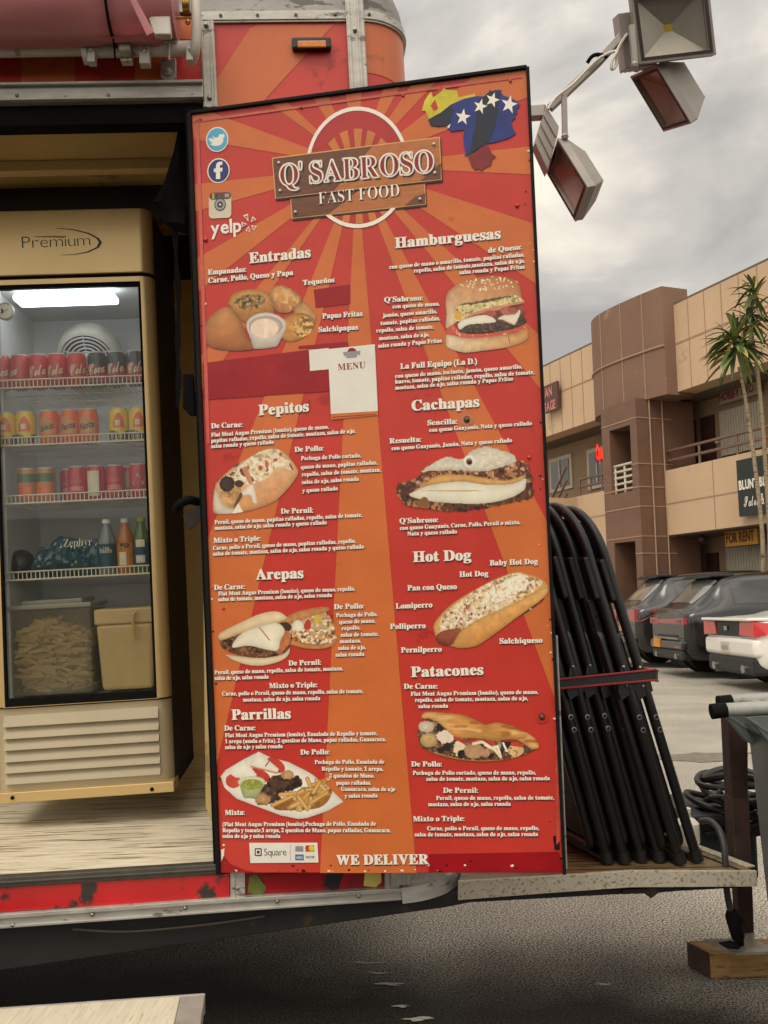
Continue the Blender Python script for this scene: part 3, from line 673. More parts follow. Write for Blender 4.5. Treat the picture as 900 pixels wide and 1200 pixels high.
# ---- printed food pictures: each is one printed sheet; colours come from a small painter
def vnoise(x, y, seed):
    r = np.random.RandomState(seed); g = r.rand(64, 64)
    xi = np.floor(x).astype(int); yi = np.floor(y).astype(int); fx = x - xi; fy = y - yi
    fx = fx * fx * (3 - 2 * fx); fy = fy * fy * (3 - 2 * fy)
    a = g[xi % 64, yi % 64]; b = g[(xi + 1) % 64, yi % 64]; c = g[xi % 64, (yi + 1) % 64]; d = g[(xi + 1) % 64, (yi + 1) % 64]
    return (a * (1 - fx) + b * fx) * (1 - fy) + (c * (1 - fx) + d * fx) * fy
def fbm(x, y, seed, oct=3):
    t = 0; a = .5; s = 0
    for i in range(oct): t = t + a * vnoise(x, y, seed + i); s += a; x = x * 2.03; y = y * 2.03; a *= .55
    return t / s
class Print:
    def __init__(s, name, o, sc, w, h, label, step=.62):
        s.name, s.label, s.o, s.sc = name, label, o, sc
        nx, ny = int(w * sc / step) + 1, int(h * sc / step) + 1
        s.nx, s.ny = nx, ny
        xs = np.linspace(0, w, nx); ys = np.linspace(0, h, ny); s.X, s.Y = np.meshgrid(xs, ys)
        s.rgb = np.zeros((ny, nx, 3)); s.a = np.zeros((ny, nx), bool); s.seed = sum(map(ord, name)); s.rs = np.random.RandomState(s.seed)
    def _put(s, mask, dist, col, col2=None, gdir=None, noise=.1, ns=30., edge=0., ew=20., spots=(), vec=None):
        s.seed += 7
        if not mask.any(): return s
        c = np.array(col, float)[None, None, :] * np.ones_like(s.rgb)
        if col2 is not None:
            gx, gy = gdir or (0, 1); t = s.X * gx + s.Y * gy; t0, t1 = t[mask].min(), t[mask].max(); t = np.clip((t - t0) / max(1e-6, t1 - t0), 0, 1)[..., None]
            c = c * (1 - t) + np.array(col2, float) * t
        sx, sy = vec or (1, 1); ns *= 1.7; noise *= .85
        n = fbm(s.X / ns * sx, s.Y / ns * sy, s.seed)
        c = c * (1 + (n[..., None] - .5) * 2 * noise)
        for k, (sp, th, ss) in enumerate(spots):
            n2 = fbm(s.X / (ss * 1.7) * sx + 3 * k, s.Y / (ss * 1.7) * sy, s.seed + 31 * (k + 1), 2)
            w = np.clip((n2 - th + .03) / .13, 0, 1)[..., None] * .8
            c = c * (1 - w) + np.array(sp, float) * w
        if edge: c = c * (1 - edge * np.exp(-np.maximum(dist, 0) / ew))[..., None]
        s.rgb[mask] = c[mask]; s.a |= mask
        return s
    def poly(s, pts, col, smooth=True, rough=0., **k):
        q = np.array(smooth_pts(pts, 5)) if smooth else np.array(pts, float)
        X, Y = s.X, s.Y
        if rough:
            X = X + (fbm(s.X / 16, s.Y / 16, s.seed + 3) - .5) * rough; Y = Y + (fbm(s.X / 16 + 9, s.Y / 16, s.seed + 4) - .5) * rough
        ins = np.zeros(X.shape, bool); dist = np.full(X.shape, 1e9); n = len(q)
        for i in range(n):
            (x0, y0), (x1, y1) = q[i], q[(i + 1) % n]
            if y0 != y1:
                c = ((y0 > Y) != (y1 > Y)) & (X < (x1 - x0) * (Y - y0) / (y1 - y0) + x0); ins ^= c
            dx, dy = x1 - x0, y1 - y0; L = dx * dx + dy * dy + 1e-9
            t = np.clip(((X - x0) * dx + (Y - y0) * dy) / L, 0, 1)
            dist = np.minimum(dist, np.hypot(X - x0 - t * dx, Y - y0 - t * dy))
        return s._put(ins, dist, col, **k)
    def ell(s, cx, cy, rx, ry, col, rot=0., rough=0., **k):
        X, Y = s.X, s.Y
        if rough: X = X + (fbm(s.X / 14, s.Y / 14, s.seed + 3) - .5) * rough; Y = Y + (fbm(s.X / 14 + 9, s.Y / 14, s.seed + 4) - .5) * rough
        c, sn = math.cos(rot), math.sin(rot); u = ((X - cx) * c + (Y - cy) * sn) / rx; v = (-(X - cx) * sn + (Y - cy) * c) / ry
        r = np.sqrt(u * u + v * v); return s._put(r < 1, (1 - r) * min(rx, ry), col, **k)
    def stick(s, x0, y0, x1, y1, w, col, **k):
        dx, dy = x1 - x0, y1 - y0; L = dx * dx + dy * dy + 1e-9
        t = np.clip(((s.X - x0) * dx + (s.Y - y0) * dy) / L, 0, 1); d = np.hypot(s.X - x0 - t * dx, s.Y - y0 - t * dy)
        return s._put(d < w, w - d, col, **k)
    def bits(s, n, area, cols, r=(4, 9), rough=6):
        x0, y0, x1, y1 = area
        for i in range(n):
            x, y = s.rs.uniform(x0, x1), s.rs.uniform(y0, y1)
            ix = min(s.nx - 1, int(x / s.X[0, -1] * (s.nx - 1))); iy = min(s.ny - 1, int(y / s.Y[-1, 0] * (s.ny - 1)))
            if not s.a[iy, ix]: continue
            c = cols[s.rs.randint(len(cols))]; s.ell(x, y, s.rs.uniform(*r), s.rs.uniform(*r) * .7, c, rot=s.rs.uniform(0, 3.1), noise=.1)
        return s
    def done(s):
        idx = -np.ones(s.a.shape, int); cell = s.a[:-1, :-1] & s.a[1:, :-1] & s.a[:-1, 1:] & s.a[1:, 1:]
        use = np.zeros(s.a.shape, bool)
        for di in (0, 1):
            for dj in (0, 1): use[di:s.ny - 1 + di, dj:s.nx - 1 + dj] |= cell
        idx[use] = np.arange(use.sum()); mb = MB()
        A = BP(*pz(0, 0, s.o, s.sc), lift=.002)
        o0 = np.array(CAM); n = np.array(YB); pl = np.array(B0 - YB * .002)
        px = s.o[0] + s.X[use] * s.sc; py = s.o[1] + s.Y[use] * s.sc
        d = np.array(_F)[None] + ((px - 450) / FP)[:, None] * np.array(_RT) + ((600 - py) / FP)[:, None] * np.array(_UP)
        t = ((pl - o0) @ n) / (d @ n); w = o0 + d * t[:, None]
        mb.v = [V(p) for p in w]
        ii, jj = np.nonzero(cell)
        mb.f = [(int(idx[i, j]), int(idx[i, j + 1]), int(idx[i + 1, j + 1]), int(idx[i + 1, j])) for i, j in zip(ii, jj)]; mb.m = [0] * len(mb.f)
        c = np.clip(s.rgb[use], 0, 255) / 255.; c = np.where(c <= .04045, c / 12.92, ((c + .055) / 1.055) ** 2.4)
        mb.cols = np.concatenate([c, np.ones((len(c), 1))], 1).astype(np.float32).ravel()
        return mb.build(s.name, m_print, board, label=s.label, recalc=False)
m_print = bpy.data.materials.new('food_print'); m_print.use_nodes = True
_n = m_print.node_tree.nodes; _a = _n.new('ShaderNodeAttribute'); _a.attribute_name = 'Col'
m_print.node_tree.links.new(_a.outputs['Color'], _n['Principled BSDF'].inputs['Base Color']); _n['Principled BSDF'].inputs['Roughness'].default_value = .36
GR, RD, CRM, DKB = (96, 112, 50), (176, 54, 44), (236, 222, 190), (70, 46, 32)

def food():
    # burger
    p = Print('burger_picture', (510, 315), .13333, 900, 788, 'sesame burger with cheese, ham and patty')
    p.poly([(90, 300), (105, 215), (170, 150), (280, 95), (400, 68), (520, 60), (640, 75), (720, 110), (752, 175), (756, 270), (690, 250), (500, 300), (330, 330), (200, 345), (210, 400), (190, 470), (95, 522), (98, 400)], (190, 118, 66), col2=(232, 208, 166), gdir=(-.28, 1), noise=.1, ns=22, edge=.22, ew=24)
    p.poly([(190, 335), (400, 290), (560, 255), (700, 232), (782, 280), (762, 302), (600, 335), (450, 362), (330, 392), (210, 462), (170, 440), (200, 360)], (214, 196, 134), noise=.22, ns=16, spots=(((120, 104, 52), .64, 12), ((236, 222, 178), .6, 15)))
    p.poly([(200, 320), (420, 275), (560, 250), (690, 238), (560, 270), (420, 300)], (96, 74, 40), noise=.3, ns=10, rough=20)
    p.ell(205, 410, 32, 42, (216, 160, 52), noise=.1)
    p.poly([(225, 455), (330, 388), (480, 342), (640, 308), (775, 283), (775, 306), (640, 334), (500, 384), (330, 416), (215, 476)], (208, 136, 98), noise=.12)
    p.poly([(200, 478), (340, 408), (560, 362), (740, 322), (785, 400), (700, 480), (500, 480), (215, 515)], (112, 52, 40), noise=.35, ns=18)
    p.ell(480, 395, 58, 30, (168, 84, 74), noise=.25, ns=14, rough=16); p.ell(645, 372, 78, 38, (172, 92, 80), noise=.3, ns=14, rough=20); p.ell(760, 360, 30, 40, (140, 60, 52), noise=.3)
    p.poly([(205, 548), (320, 488), (520, 458), (700, 490), (740, 408), (792, 428), (796, 474), (700, 522), (560, 550), (400, 565), (250, 565)], (82, 62, 48), noise=.4, ns=12, spots=(((140, 112, 82), .62, 9), ((34, 26, 22), .62, 13)), edge=.3)
    p.poly([(198, 490), (240, 450), (400, 406), (500, 425), (528, 468), (400, 482), (290, 492), (216, 536)], (240, 230, 206), noise=.05, edge=.12, smooth=True)
    p.poly([(550, 440), (600, 410), (700, 400), (736, 360), (747, 392), (702, 488), (660, 480), (600, 450)], (238, 226, 200), noise=.05, edge=.12)
    p.poly([(98, 540), (150, 490), (190, 520), (230, 560), (400, 572), (700, 530), (805, 500), (820, 532), (700, 575), (400, 605), (250, 614), (110, 580)], (202, 84, 64), noise=.18, ns=18, spots=(((232, 196, 160), .72, 14),))
    p.poly([(92, 600), (112, 578), (250, 606), (450, 600), (700, 566), (800, 528), (822, 560), (802, 632), (650, 690), (400, 726), (250, 738), (130, 706), (92, 670)], (236, 212, 172), col2=(216, 152, 92), gdir=(1, .2), noise=.1, ns=20, edge=.24, ew=22)
    p.stick(645, 600, 655, 660, 4, (150, 96, 56))
    for i in range(70):
        a = p.rs.uniform(0, 6.28); r = math.sqrt(p.rs.uniform(0, 1)); x = 470 + 260 * r * math.cos(a); y = 128 + 62 * r * math.sin(a) - (x - 450) * .02
        if y > 62 + abs(x - 520) * .18: p.ell(x, y, 9, 5, (244, 220, 178), rot=p.rs.uniform(0, 3), noise=.05)
    p.done()
    # empanadas
    p = Print('empanada_picture', (230, 320), .17778, 900, 562, 'fried empanadas around a cup of sauce')
    p.poly([(480, 125), (510, 90), (570, 82), (640, 112), (692, 158), (696, 200), (640, 250), (560, 266), (505, 222)], (216, 158, 96), col2=(184, 120, 62), noise=.18, ns=14, edge=.3, spots=(((232, 184, 124), .6, 14),))
    p.poly([(640, 255), (700, 190), (760, 228), (792, 290), (772, 345), (700, 330)], (204, 152, 92), noise=.16, ns=14, edge=.3)
    p.poly([(560, 310), (640, 268), (720, 268), (778, 310), (768, 370), (702, 432), (620, 456), (562, 425)], (206, 142, 66), noise=.14, ns=16, edge=.34)
    p.ell(705, 355, 62, 68, (224, 176, 100), rot=.6, noise=.2, ns=12, spots=(((74, 52, 24), .55, 14), ((150, 104, 50), .58, 9)), rough=16)
    p.poly([(45, 400), (60, 330), (120, 260), (200, 220), (260, 260), (300, 330), (340, 420), (380, 500), (250, 514), (120, 502), (60, 460)], (212, 148, 86), col2=(166, 94, 44), noise=.12, ns=26, edge=.3, ew=26)
    p.poly([(208, 195), (250, 130), (350, 106), (440, 112), (492, 160), (512, 230), (506, 272), (400, 278), (330, 330), (270, 290), (225, 225)], (212, 154, 80), col2=(176, 112, 52), noise=.12, ns=20, edge=.3)
    p.ell(352, 190, 104, 52, (150, 110, 62), rot=-.1, noise=.3, ns=12, spots=(((60, 44, 24), .55, 13), ((206, 170, 112), .62, 9)), rough=24)
    p.poly([(328, 360), (592, 360), (545, 470), (528, 488), (440, 500), (380, 502)], (226, 216, 202), col2=(196, 180, 160), noise=.06, edge=.2, smooth=False)
    p.ell(460, 345, 132, 84, (222, 208, 194), noise=.05, edge=.15, ew=10); p.ell(458, 350, 112, 68, (206, 186, 166), noise=.05, edge=.2)
    p.ell(450, 365, 92, 64, (232, 204, 176), noise=.08, ns=30, spots=(((246, 226, 200), .58, 34),))
    p.done()
    # pepito
    p = Print('pepito_picture', (240, 515), .13333, 900, 712, 'stuffed sandwich with sauce and napkins')
    p.poly([(72, 640), (85, 430), (120, 360), (250, 240), (400, 150), (520, 88), (640, 82), (730, 140), (800, 230), (822, 300), (762, 400), (640, 530), (500, 600), (330, 642), (200, 656)], (234, 194, 148), col2=(214, 146, 92), gdir=(.3, 1), noise=.1, ns=26, edge=.22, ew=24)
    p.poly([(140, 400), (280, 255), (430, 140), (540, 92), (650, 95), (690, 160), (740, 190), (760, 270), (640, 240), (560, 330), (430, 390), (330, 400)], (226, 204, 166), noise=.16, ns=16, rough=26, spots=(((164, 148, 96), .66, 18), ((244, 232, 206), .6, 16)))
    for x, y, a, b, r in ((545, 220, 14, 46, -.2), (488, 250, 20, 22, 0), (370, 265, 14, 40, .4), (620, 180, 22, 16, 0), (665, 130, 14, 20, .5)): p.ell(x, y, a, b, (196, 88, 66), rot=r, noise=.2, rough=14)
    for x, y, a, b in ((330, 290, 20, 40), (410, 350, 22, 28), (550, 272, 16, 10), (760, 240, 10, 34), (280, 225, 34, 12), (240, 300, 26, 12)): p.ell(x, y, a, b, (112, 70, 50), noise=.3, rough=16, rot=-.5)
    p.poly([(330, 260), (370, 250), (420, 380), (390, 390)], (204, 134, 96), noise=.15)
    p.poly([(130, 470), (310, 415), (290, 540), (230, 600), (180, 560)], (190, 144, 92), noise=.3, ns=18, spots=(((120, 82, 50), .62, 20),))
    p.ell(195, 392, 66, 70, (62, 46, 40), noise=.4, ns=14, rough=20, edge=.3); p.ell(300, 390, 44, 30, (76, 52, 42), noise=.4, rough=24)
    p.poly([(85, 440), (120, 470), (160, 560), (230, 600), (270, 568), (240, 652), (95, 642), (75, 560)], (228, 208, 178), noise=.1, ns=24, edge=.25)
    p.poly([(238, 652), (295, 560), (338, 640)], (240, 226, 202), noise=.06, smooth=False)
    p.poly([(318, 492), (350, 440), (420, 398), (458, 548), (425, 552), (400, 490)], (238, 224, 204), noise=.06, edge=.12)
    p.poly([(310, 470), (330, 500), (270, 590), (250, 600)], (96, 64, 44), noise=.2)
    p.done()
    # cachapa
    p = Print('cachapa_picture', (455, 515), .2, 900, 450, 'folded charred corn pancake with white cheese')
    p.poly([(48, 300), (60, 255), (120, 240), (230, 190), (300, 200), (700, 190), (830, 190), (852, 270), (842, 340), (720, 372), (560, 406), (420, 420), (270, 412), (110, 388), (55, 335)], (92, 54, 32), noise=.4, ns=18, rough=24, spots=(((198, 146, 90), .58, 18), ((34, 20, 14), .6, 14)))
    p.poly([(125, 330), (160, 300), (260, 262), (430, 245), (700, 262), (800, 228), (805, 270), (790, 300), (720, 340), (600, 370), (450, 376), (250, 362)], (236, 226, 200), noise=.06, ns=40, edge=.15)
    p.poly([(180, 300), (400, 296), (560, 300), (400, 306)], (198, 180, 140), noise=.1)
    p.poly([(165, 285), (280, 212), (430, 205), (600, 228), (700, 238), (798, 200), (785, 236), (700, 263), (560, 264), (430, 246), (260, 264), (160, 296)], (218, 164, 92), noise=.12, ns=20, edge=.25, ew=8)
    p.poly([(130, 300), (160, 250), (210, 212), (300, 182), (420, 178), (540, 185), (740, 120), (822, 150), (818, 195), (700, 235), (600, 228), (430, 204), (280, 214), (200, 268)], (104, 56, 34), noise=.4, ns=16, rough=16, spots=(((206, 146, 96), .56, 15), ((40, 22, 16), .6, 12), ((226, 190, 160), .68, 9)))
    p.poly([(190, 190), (280, 125), (340, 100), (430, 112), (480, 70), (560, 42), (640, 52), (738, 92), (746, 130), (650, 165), (540, 186), (380, 180), (260, 186)], (222, 212, 186), noise=.13, ns=9, rough=14, edge=.16)
    p.poly([(170, 370), (215, 335), (245, 380), (230, 405), (185, 400)], (134, 86, 48), noise=.2)
    p.done()
    # hot dog
    p = Print('hot_dog_picture', (500, 660), .16667, 900, 660, 'long hot dog heaped with grated cheese')
    p.poly([(48, 440), (90, 370), (200, 268), (400, 150), (600, 64), (700, 70), (842, 132), (838, 230), (650, 372), (450, 522), (330, 590), (200, 590), (80, 562), (62, 520)], (224, 170, 100), noise=.1, edge=.2, ew=14)
    p.poly([(640, 372), (800, 255), (820, 262), (700, 350)], (70, 30, 20), noise=.2)
    p.poly([(88, 450), (110, 372), (230, 268), (420, 148), (620, 74), (740, 100), (820, 130), (740, 190), (560, 300), (400, 372), (280, 444), (200, 525), (120, 500)], (226, 200, 160), noise=.2, ns=12, rough=22, spots=(((168, 96, 62), .64, 13), ((116, 88, 44), .68, 11), ((242, 230, 204), .58, 13)))
    p.bits(70, (110, 100, 800, 480), [(164, 58, 44), (134, 44, 36), (110, 84, 44), (198, 120, 76), (244, 234, 210)], r=(5, 13))
    p.poly([(380, 240), (500, 150), (640, 90), (720, 130), (640, 210), (480, 280)], (240, 228, 200), noise=.12, ns=8, rough=40, spots=(((206, 150, 108), .66, 11),))
    p.poly([(62, 540), (75, 500), (130, 470), (205, 462), (245, 478), (180, 572), (110, 575)], (170, 92, 66), col2=(128, 58, 42), noise=.16, edge=.2)
    p.poly([(188, 590), (230, 490), (300, 430), (420, 370), (600, 290), (760, 200), (842, 165), (838, 230), (650, 372), (450, 522), (330, 590)], (232, 178, 108), col2=(200, 134, 66), gdir=(.4, 1), noise=.12, ns=18, edge=.2, ew=14)
    p.ell(200, 500, 30, 60, (70, 40, 26), rot=.6, noise=.2) if False else None
    p.done()
    # arepas
    p = Print('arepa_picture', (250, 700), .16667, 900, 540, 'two stuffed corn cakes, one with cheese and beef')
    p.poly([(430, 175), (640, 128), (800, 110), (868, 282), (800, 335), (640, 335), (530, 290), (440, 240)], (206, 172, 124), noise=.3, ns=18, spots=(((98, 64, 40), .58, 20), ((240, 224, 184), .6, 16), ((198, 108, 60), .68, 14), ((190, 170, 70), .72, 14)))
    p.poly([(430, 180), (560, 110), (700, 74), (800, 66), (812, 98), (700, 132), (560, 182), (450, 195)], (206, 142, 84), noise=.16, ns=12, edge=.2)
    p.ell(500, 210, 50, 36, (70, 46, 34), noise=.4, rough=16); p.ell(595, 210, 42, 50, (240, 228, 198), noise=.08, edge=.12); p.ell(660, 208, 24, 56, (180, 62, 50), noise=.15, rot=.15); p.ell(735, 150, 26, 28, (218, 180, 70), noise=.2, rough=12)
    p.poly([(530, 290), (640, 322), (760, 328), (868, 288), (842, 342), (740, 367), (620, 357), (525, 325)], (212, 142, 82), noise=.12, edge=.3, ew=12)
    p.bits(60, (540, 230, 850, 325), [CRM, (206, 120, 60), (120, 84, 50), (240, 226, 196)], r=(6, 15))
    p.poly([(42, 300), (60, 370), (100, 400), (300, 420), (480, 400), (532, 345), (534, 400), (470, 452), (330, 484), (200, 467), (90, 412)], (238, 212, 172), noise=.06, edge=.25, ew=16)
    p.poly([(45, 300), (150, 260), (300, 330), (530, 250), (544, 330), (482, 402), (300, 428), (130, 392), (60, 352)], (98, 64, 44), noise=.4, ns=12, spots=(((160, 108, 66), .58, 10), ((40, 26, 20), .6, 14)))
    p.poly([(440, 370), (500, 240), (545, 260), (530, 330), (470, 395)], (186, 112, 66), noise=.25, ns=12)
    p.poly([(132, 350), (200, 250), (320, 202), (440, 178), (502, 230), (472, 300), (452, 372), (380, 368), (250, 340)], (238, 226, 198), noise=.06, ns=40, edge=.14); p.stick(325, 212, 395, 300, 5, (176, 140, 96))
    p.poly([(33, 275), (60, 240), (200, 170), (330, 114), (450, 98), (518, 145), (430, 180), (320, 205), (170, 262), (55, 300)], (240, 216, 178), col2=(220, 186, 138), noise=.07, ns=30, edge=.16)
    p.done()
    # patacon
    p = Print('patacon_picture', (480, 825), .17778, 900, 422, 'fried plantain sandwich with meat and sauce')
    p.poly([(70, 280), (200, 342), (400, 378), (600, 374), (760, 334), (782, 308), (600, 320), (300, 300), (100, 262)], (196, 132, 62), noise=.2, edge=.2)
    p.poly([(52, 190), (80, 118), (160, 105), (300, 212), (500, 238), (700, 248), (832, 288), (762, 332), (640, 362), (400, 368), (250, 338), (85, 285)], (92, 66, 48), noise=.4, ns=16, rough=12, spots=(((176, 128, 88), .6, 20), ((34, 26, 22), .6, 20), ((216, 190, 150), .68, 16)))
    p.ell(110, 150, 54, 38, (226, 204, 176), noise=.15, rough=16, edge=.2); p.ell(125, 238, 58, 48, (216, 178, 118), noise=.15, edge=.25, spots=(((120, 80, 40), .72, 10),)); p.ell(235, 215, 60, 42, (236, 216, 192), noise=.1, rough=24); p.ell(330, 290, 40, 54, (228, 206, 170), noise=.12, rough=26); p.ell(425, 310, 66, 50, (206, 162, 120), noise=.2, rough=14, edge=.2); p.ell(700, 305, 52, 42, (218, 182, 120), noise=.15, rough=12, spots=(((110, 70, 36), .7, 9),)); p.ell(500, 325, 30, 26, (190, 140, 112), noise=.2)
    for x, y in ((250, 285), (340, 330), (590, 320), (630, 280), (200, 155)): p.ell(x, y, 24, 30, (46, 36, 32), noise=.3, rough=14)
    for a, b in (((300, 220), (360, 250)), ((400, 250), (450, 255)), ((510, 245), (550, 262)), ((680, 265), (740, 272))): p.stick(*a, *b, 13, (190, 64, 50), noise=.2)
    zz = [(420, 262), (480, 250), (540, 290), (580, 280), (600, 350), (560, 300), (500, 270)]
    for a, b in zip(zz, zz[1:]): p.stick(*a, *b, 9, (240, 222, 188))
    p.stick(618, 260, 640, 310, 7, (236, 226, 206))
    p.poly([(78, 75), (110, 52), (220, 55), (350, 68), (450, 110), (500, 136), (570, 118), (680, 145), (760, 180), (832, 230), (854, 288), (800, 292), (700, 238), (560, 242), (420, 228), (300, 216), (200, 130), (130, 98), (85, 100)], (214, 152, 82), noise=.24, ns=26, vec=(.35, 1.5), edge=.24, ew=14, spots=(((168, 102, 46), .62, 22), ((234, 190, 124), .64, 24)))
    p.done()
    # mixed grill plate
    p = Print('grill_plate_picture', (250, 870), .17778, 900, 534, 'white plate of grilled meat, fries, cheese and green sauce')
    p.poly([(45, 225), (80, 180), (200, 108), (300, 58), (380, 98), (500, 128), (640, 200), (760, 290), (862, 392), (760, 452), (620, 500), (560, 507), (440, 482), (280, 422), (150, 372), (70, 300)], (234, 226, 208), noise=.05, ns=60, edge=.14, ew=18, smooth=False)
    p.ell(410, 150, 70, 42, (196, 66, 48), rot=.6, noise=.15); p.ell(310, 215, 72, 36, (190, 62, 46), rot=.5, noise=.2); p.ell(130, 255, 50, 46, (200, 74, 54), rot=.4, noise=.15)
    p.poly([(85, 192), (200, 112), (288, 214), (262, 238), (150, 232)], (240, 232, 212), noise=.04, smooth=False, edge=.1); p.poly([(235, 145), (295, 58), (432, 176), (420, 202), (250, 162)], (240, 230, 210), noise=.04, smooth=False, edge=.12)
    p.stick(250, 160, 420, 202, 5, (206, 120, 90)); p.stick(345, 155, 372, 118, 4, (92, 82, 70))
    p.poly([(262, 350), (330, 290), (380, 228), (440, 212), (500, 240), (560, 222), (588, 290), (450, 335), (440, 380), (340, 405)], (74, 50, 38), noise=.45, ns=14, rough=20, spots=(((124, 90, 66), .62, 14), ((30, 22, 18), .6, 18)))
    p.ell(325, 377, 54, 40, (206, 158, 104), noise=.16, rough=16, edge=.25, spots=(((120, 76, 44), .7, 12),)); p.ell(490, 214, 42, 30, (206, 160, 108), noise=.2, rough=14, edge=.2)
    p.poly([(165, 265), (345, 262), (285, 372), (200, 366)], (196, 200, 156), col2=(164, 170, 110), noise=.1, edge=.2, smooth=False); p.ell(252, 262, 90, 40, (224, 218, 190), edge=.1); p.ell(254, 278, 74, 36, (146, 150, 62), noise=.2, ns=10, spots=(((186, 186, 100), .6, 14),))
    rs = np.random.RandomState(4)
    p.poly([(400, 420), (600, 300), (750, 290), (780, 340), (700, 430), (480, 450)], (150, 96, 44), noise=.3, ns=14)
    for i in range(46):
        x, y = rs.uniform(420, 740), rs.uniform(250, 430); a = rs.choice([-.5, -.3, -.8, .9, -1.2, .2]) + rs.uniform(-.2, .2); L = rs.uniform(40, 95)
        if y < 430 - (x - 400) * .62: continue
        c = rs.choice([0, 1, 2]); p.stick(x - L / 2 * math.cos(a), y - L / 2 * math.sin(a), x + L / 2 * math.cos(a), y + L / 2 * math.sin(a), rs.uniform(11, 15), [(226, 168, 92), (212, 150, 72), (236, 190, 118)][c], edge=.45, ew=5, noise=.08)
    for q in ((390, 415, 590, 320), (560, 360, 620, 440), (440, 345, 540, 335), (620, 240, 640, 290), (640, 400, 750, 330), (700, 260, 660, 330)): p.stick(*q, 14, (232, 178, 102), edge=.45, ew=5, noise=.08)
    p.done()
food()
# =================================================================== FOOD TRAILER
m_tan = mat('interior_tan', (196, 168, 108), rough=.55, var=.12, scale=4, stain=(150, 126, 78), stain_at=.62, stain_scale=3)
m_tanlight = mat('ceiling_rib', (220, 190, 126), rough=.5, var=.1)
m_dark = mat('dark_wall', (46, 40, 30), rough=.7, var=.3)
m_under = mat('undercoat_black', (30, 27, 24), rough=.75, var=.35, scale=5, stain=(62, 46, 30), stain_at=.6, stain_scale=9)
m_wood = mat('floor_laminate', (222, 211, 186), rough=.38, var=.28, scale=7, stretch=(.6, 14, 8), stain=(124, 104, 74), stain_at=.56, stain_scale=6, detail=8)
m_redpaint = mat('chipped_red_paint', (186, 14, 22), rough=.35, var=.15, scale=5, stain=(44, 34, 30), stain_at=.575, stain_scale=7, coat=.3)
m_wred = mat('wall_wrap_red', (190, 54, 42), rough=.35, var=.1, scale=3, stain=(160, 42, 34), stain_at=.64, stain_scale=6)
m_worange = mat('wall_wrap_orange', (194, 98, 48), rough=.35, var=.1, scale=3, stain=(166, 82, 44), stain_at=.64, stain_scale=6)
m_roof = mat('weathered_roof', (134, 130, 124), rough=.6, metal=.2, var=.25, scale=9, stain=(84, 80, 74), stain_at=.55, stain_scale=14, stretch=(1, 1, 2.5))
m_wm = mat('white_enamel', (196, 190, 178), rough=.4, var=.1, scale=10, stain=(138, 126, 108), stain_at=.64, stain_scale=14)
m_gum = mat('dark_gap', (12, 11, 10), rough=.85, var=.2, spec=.15)

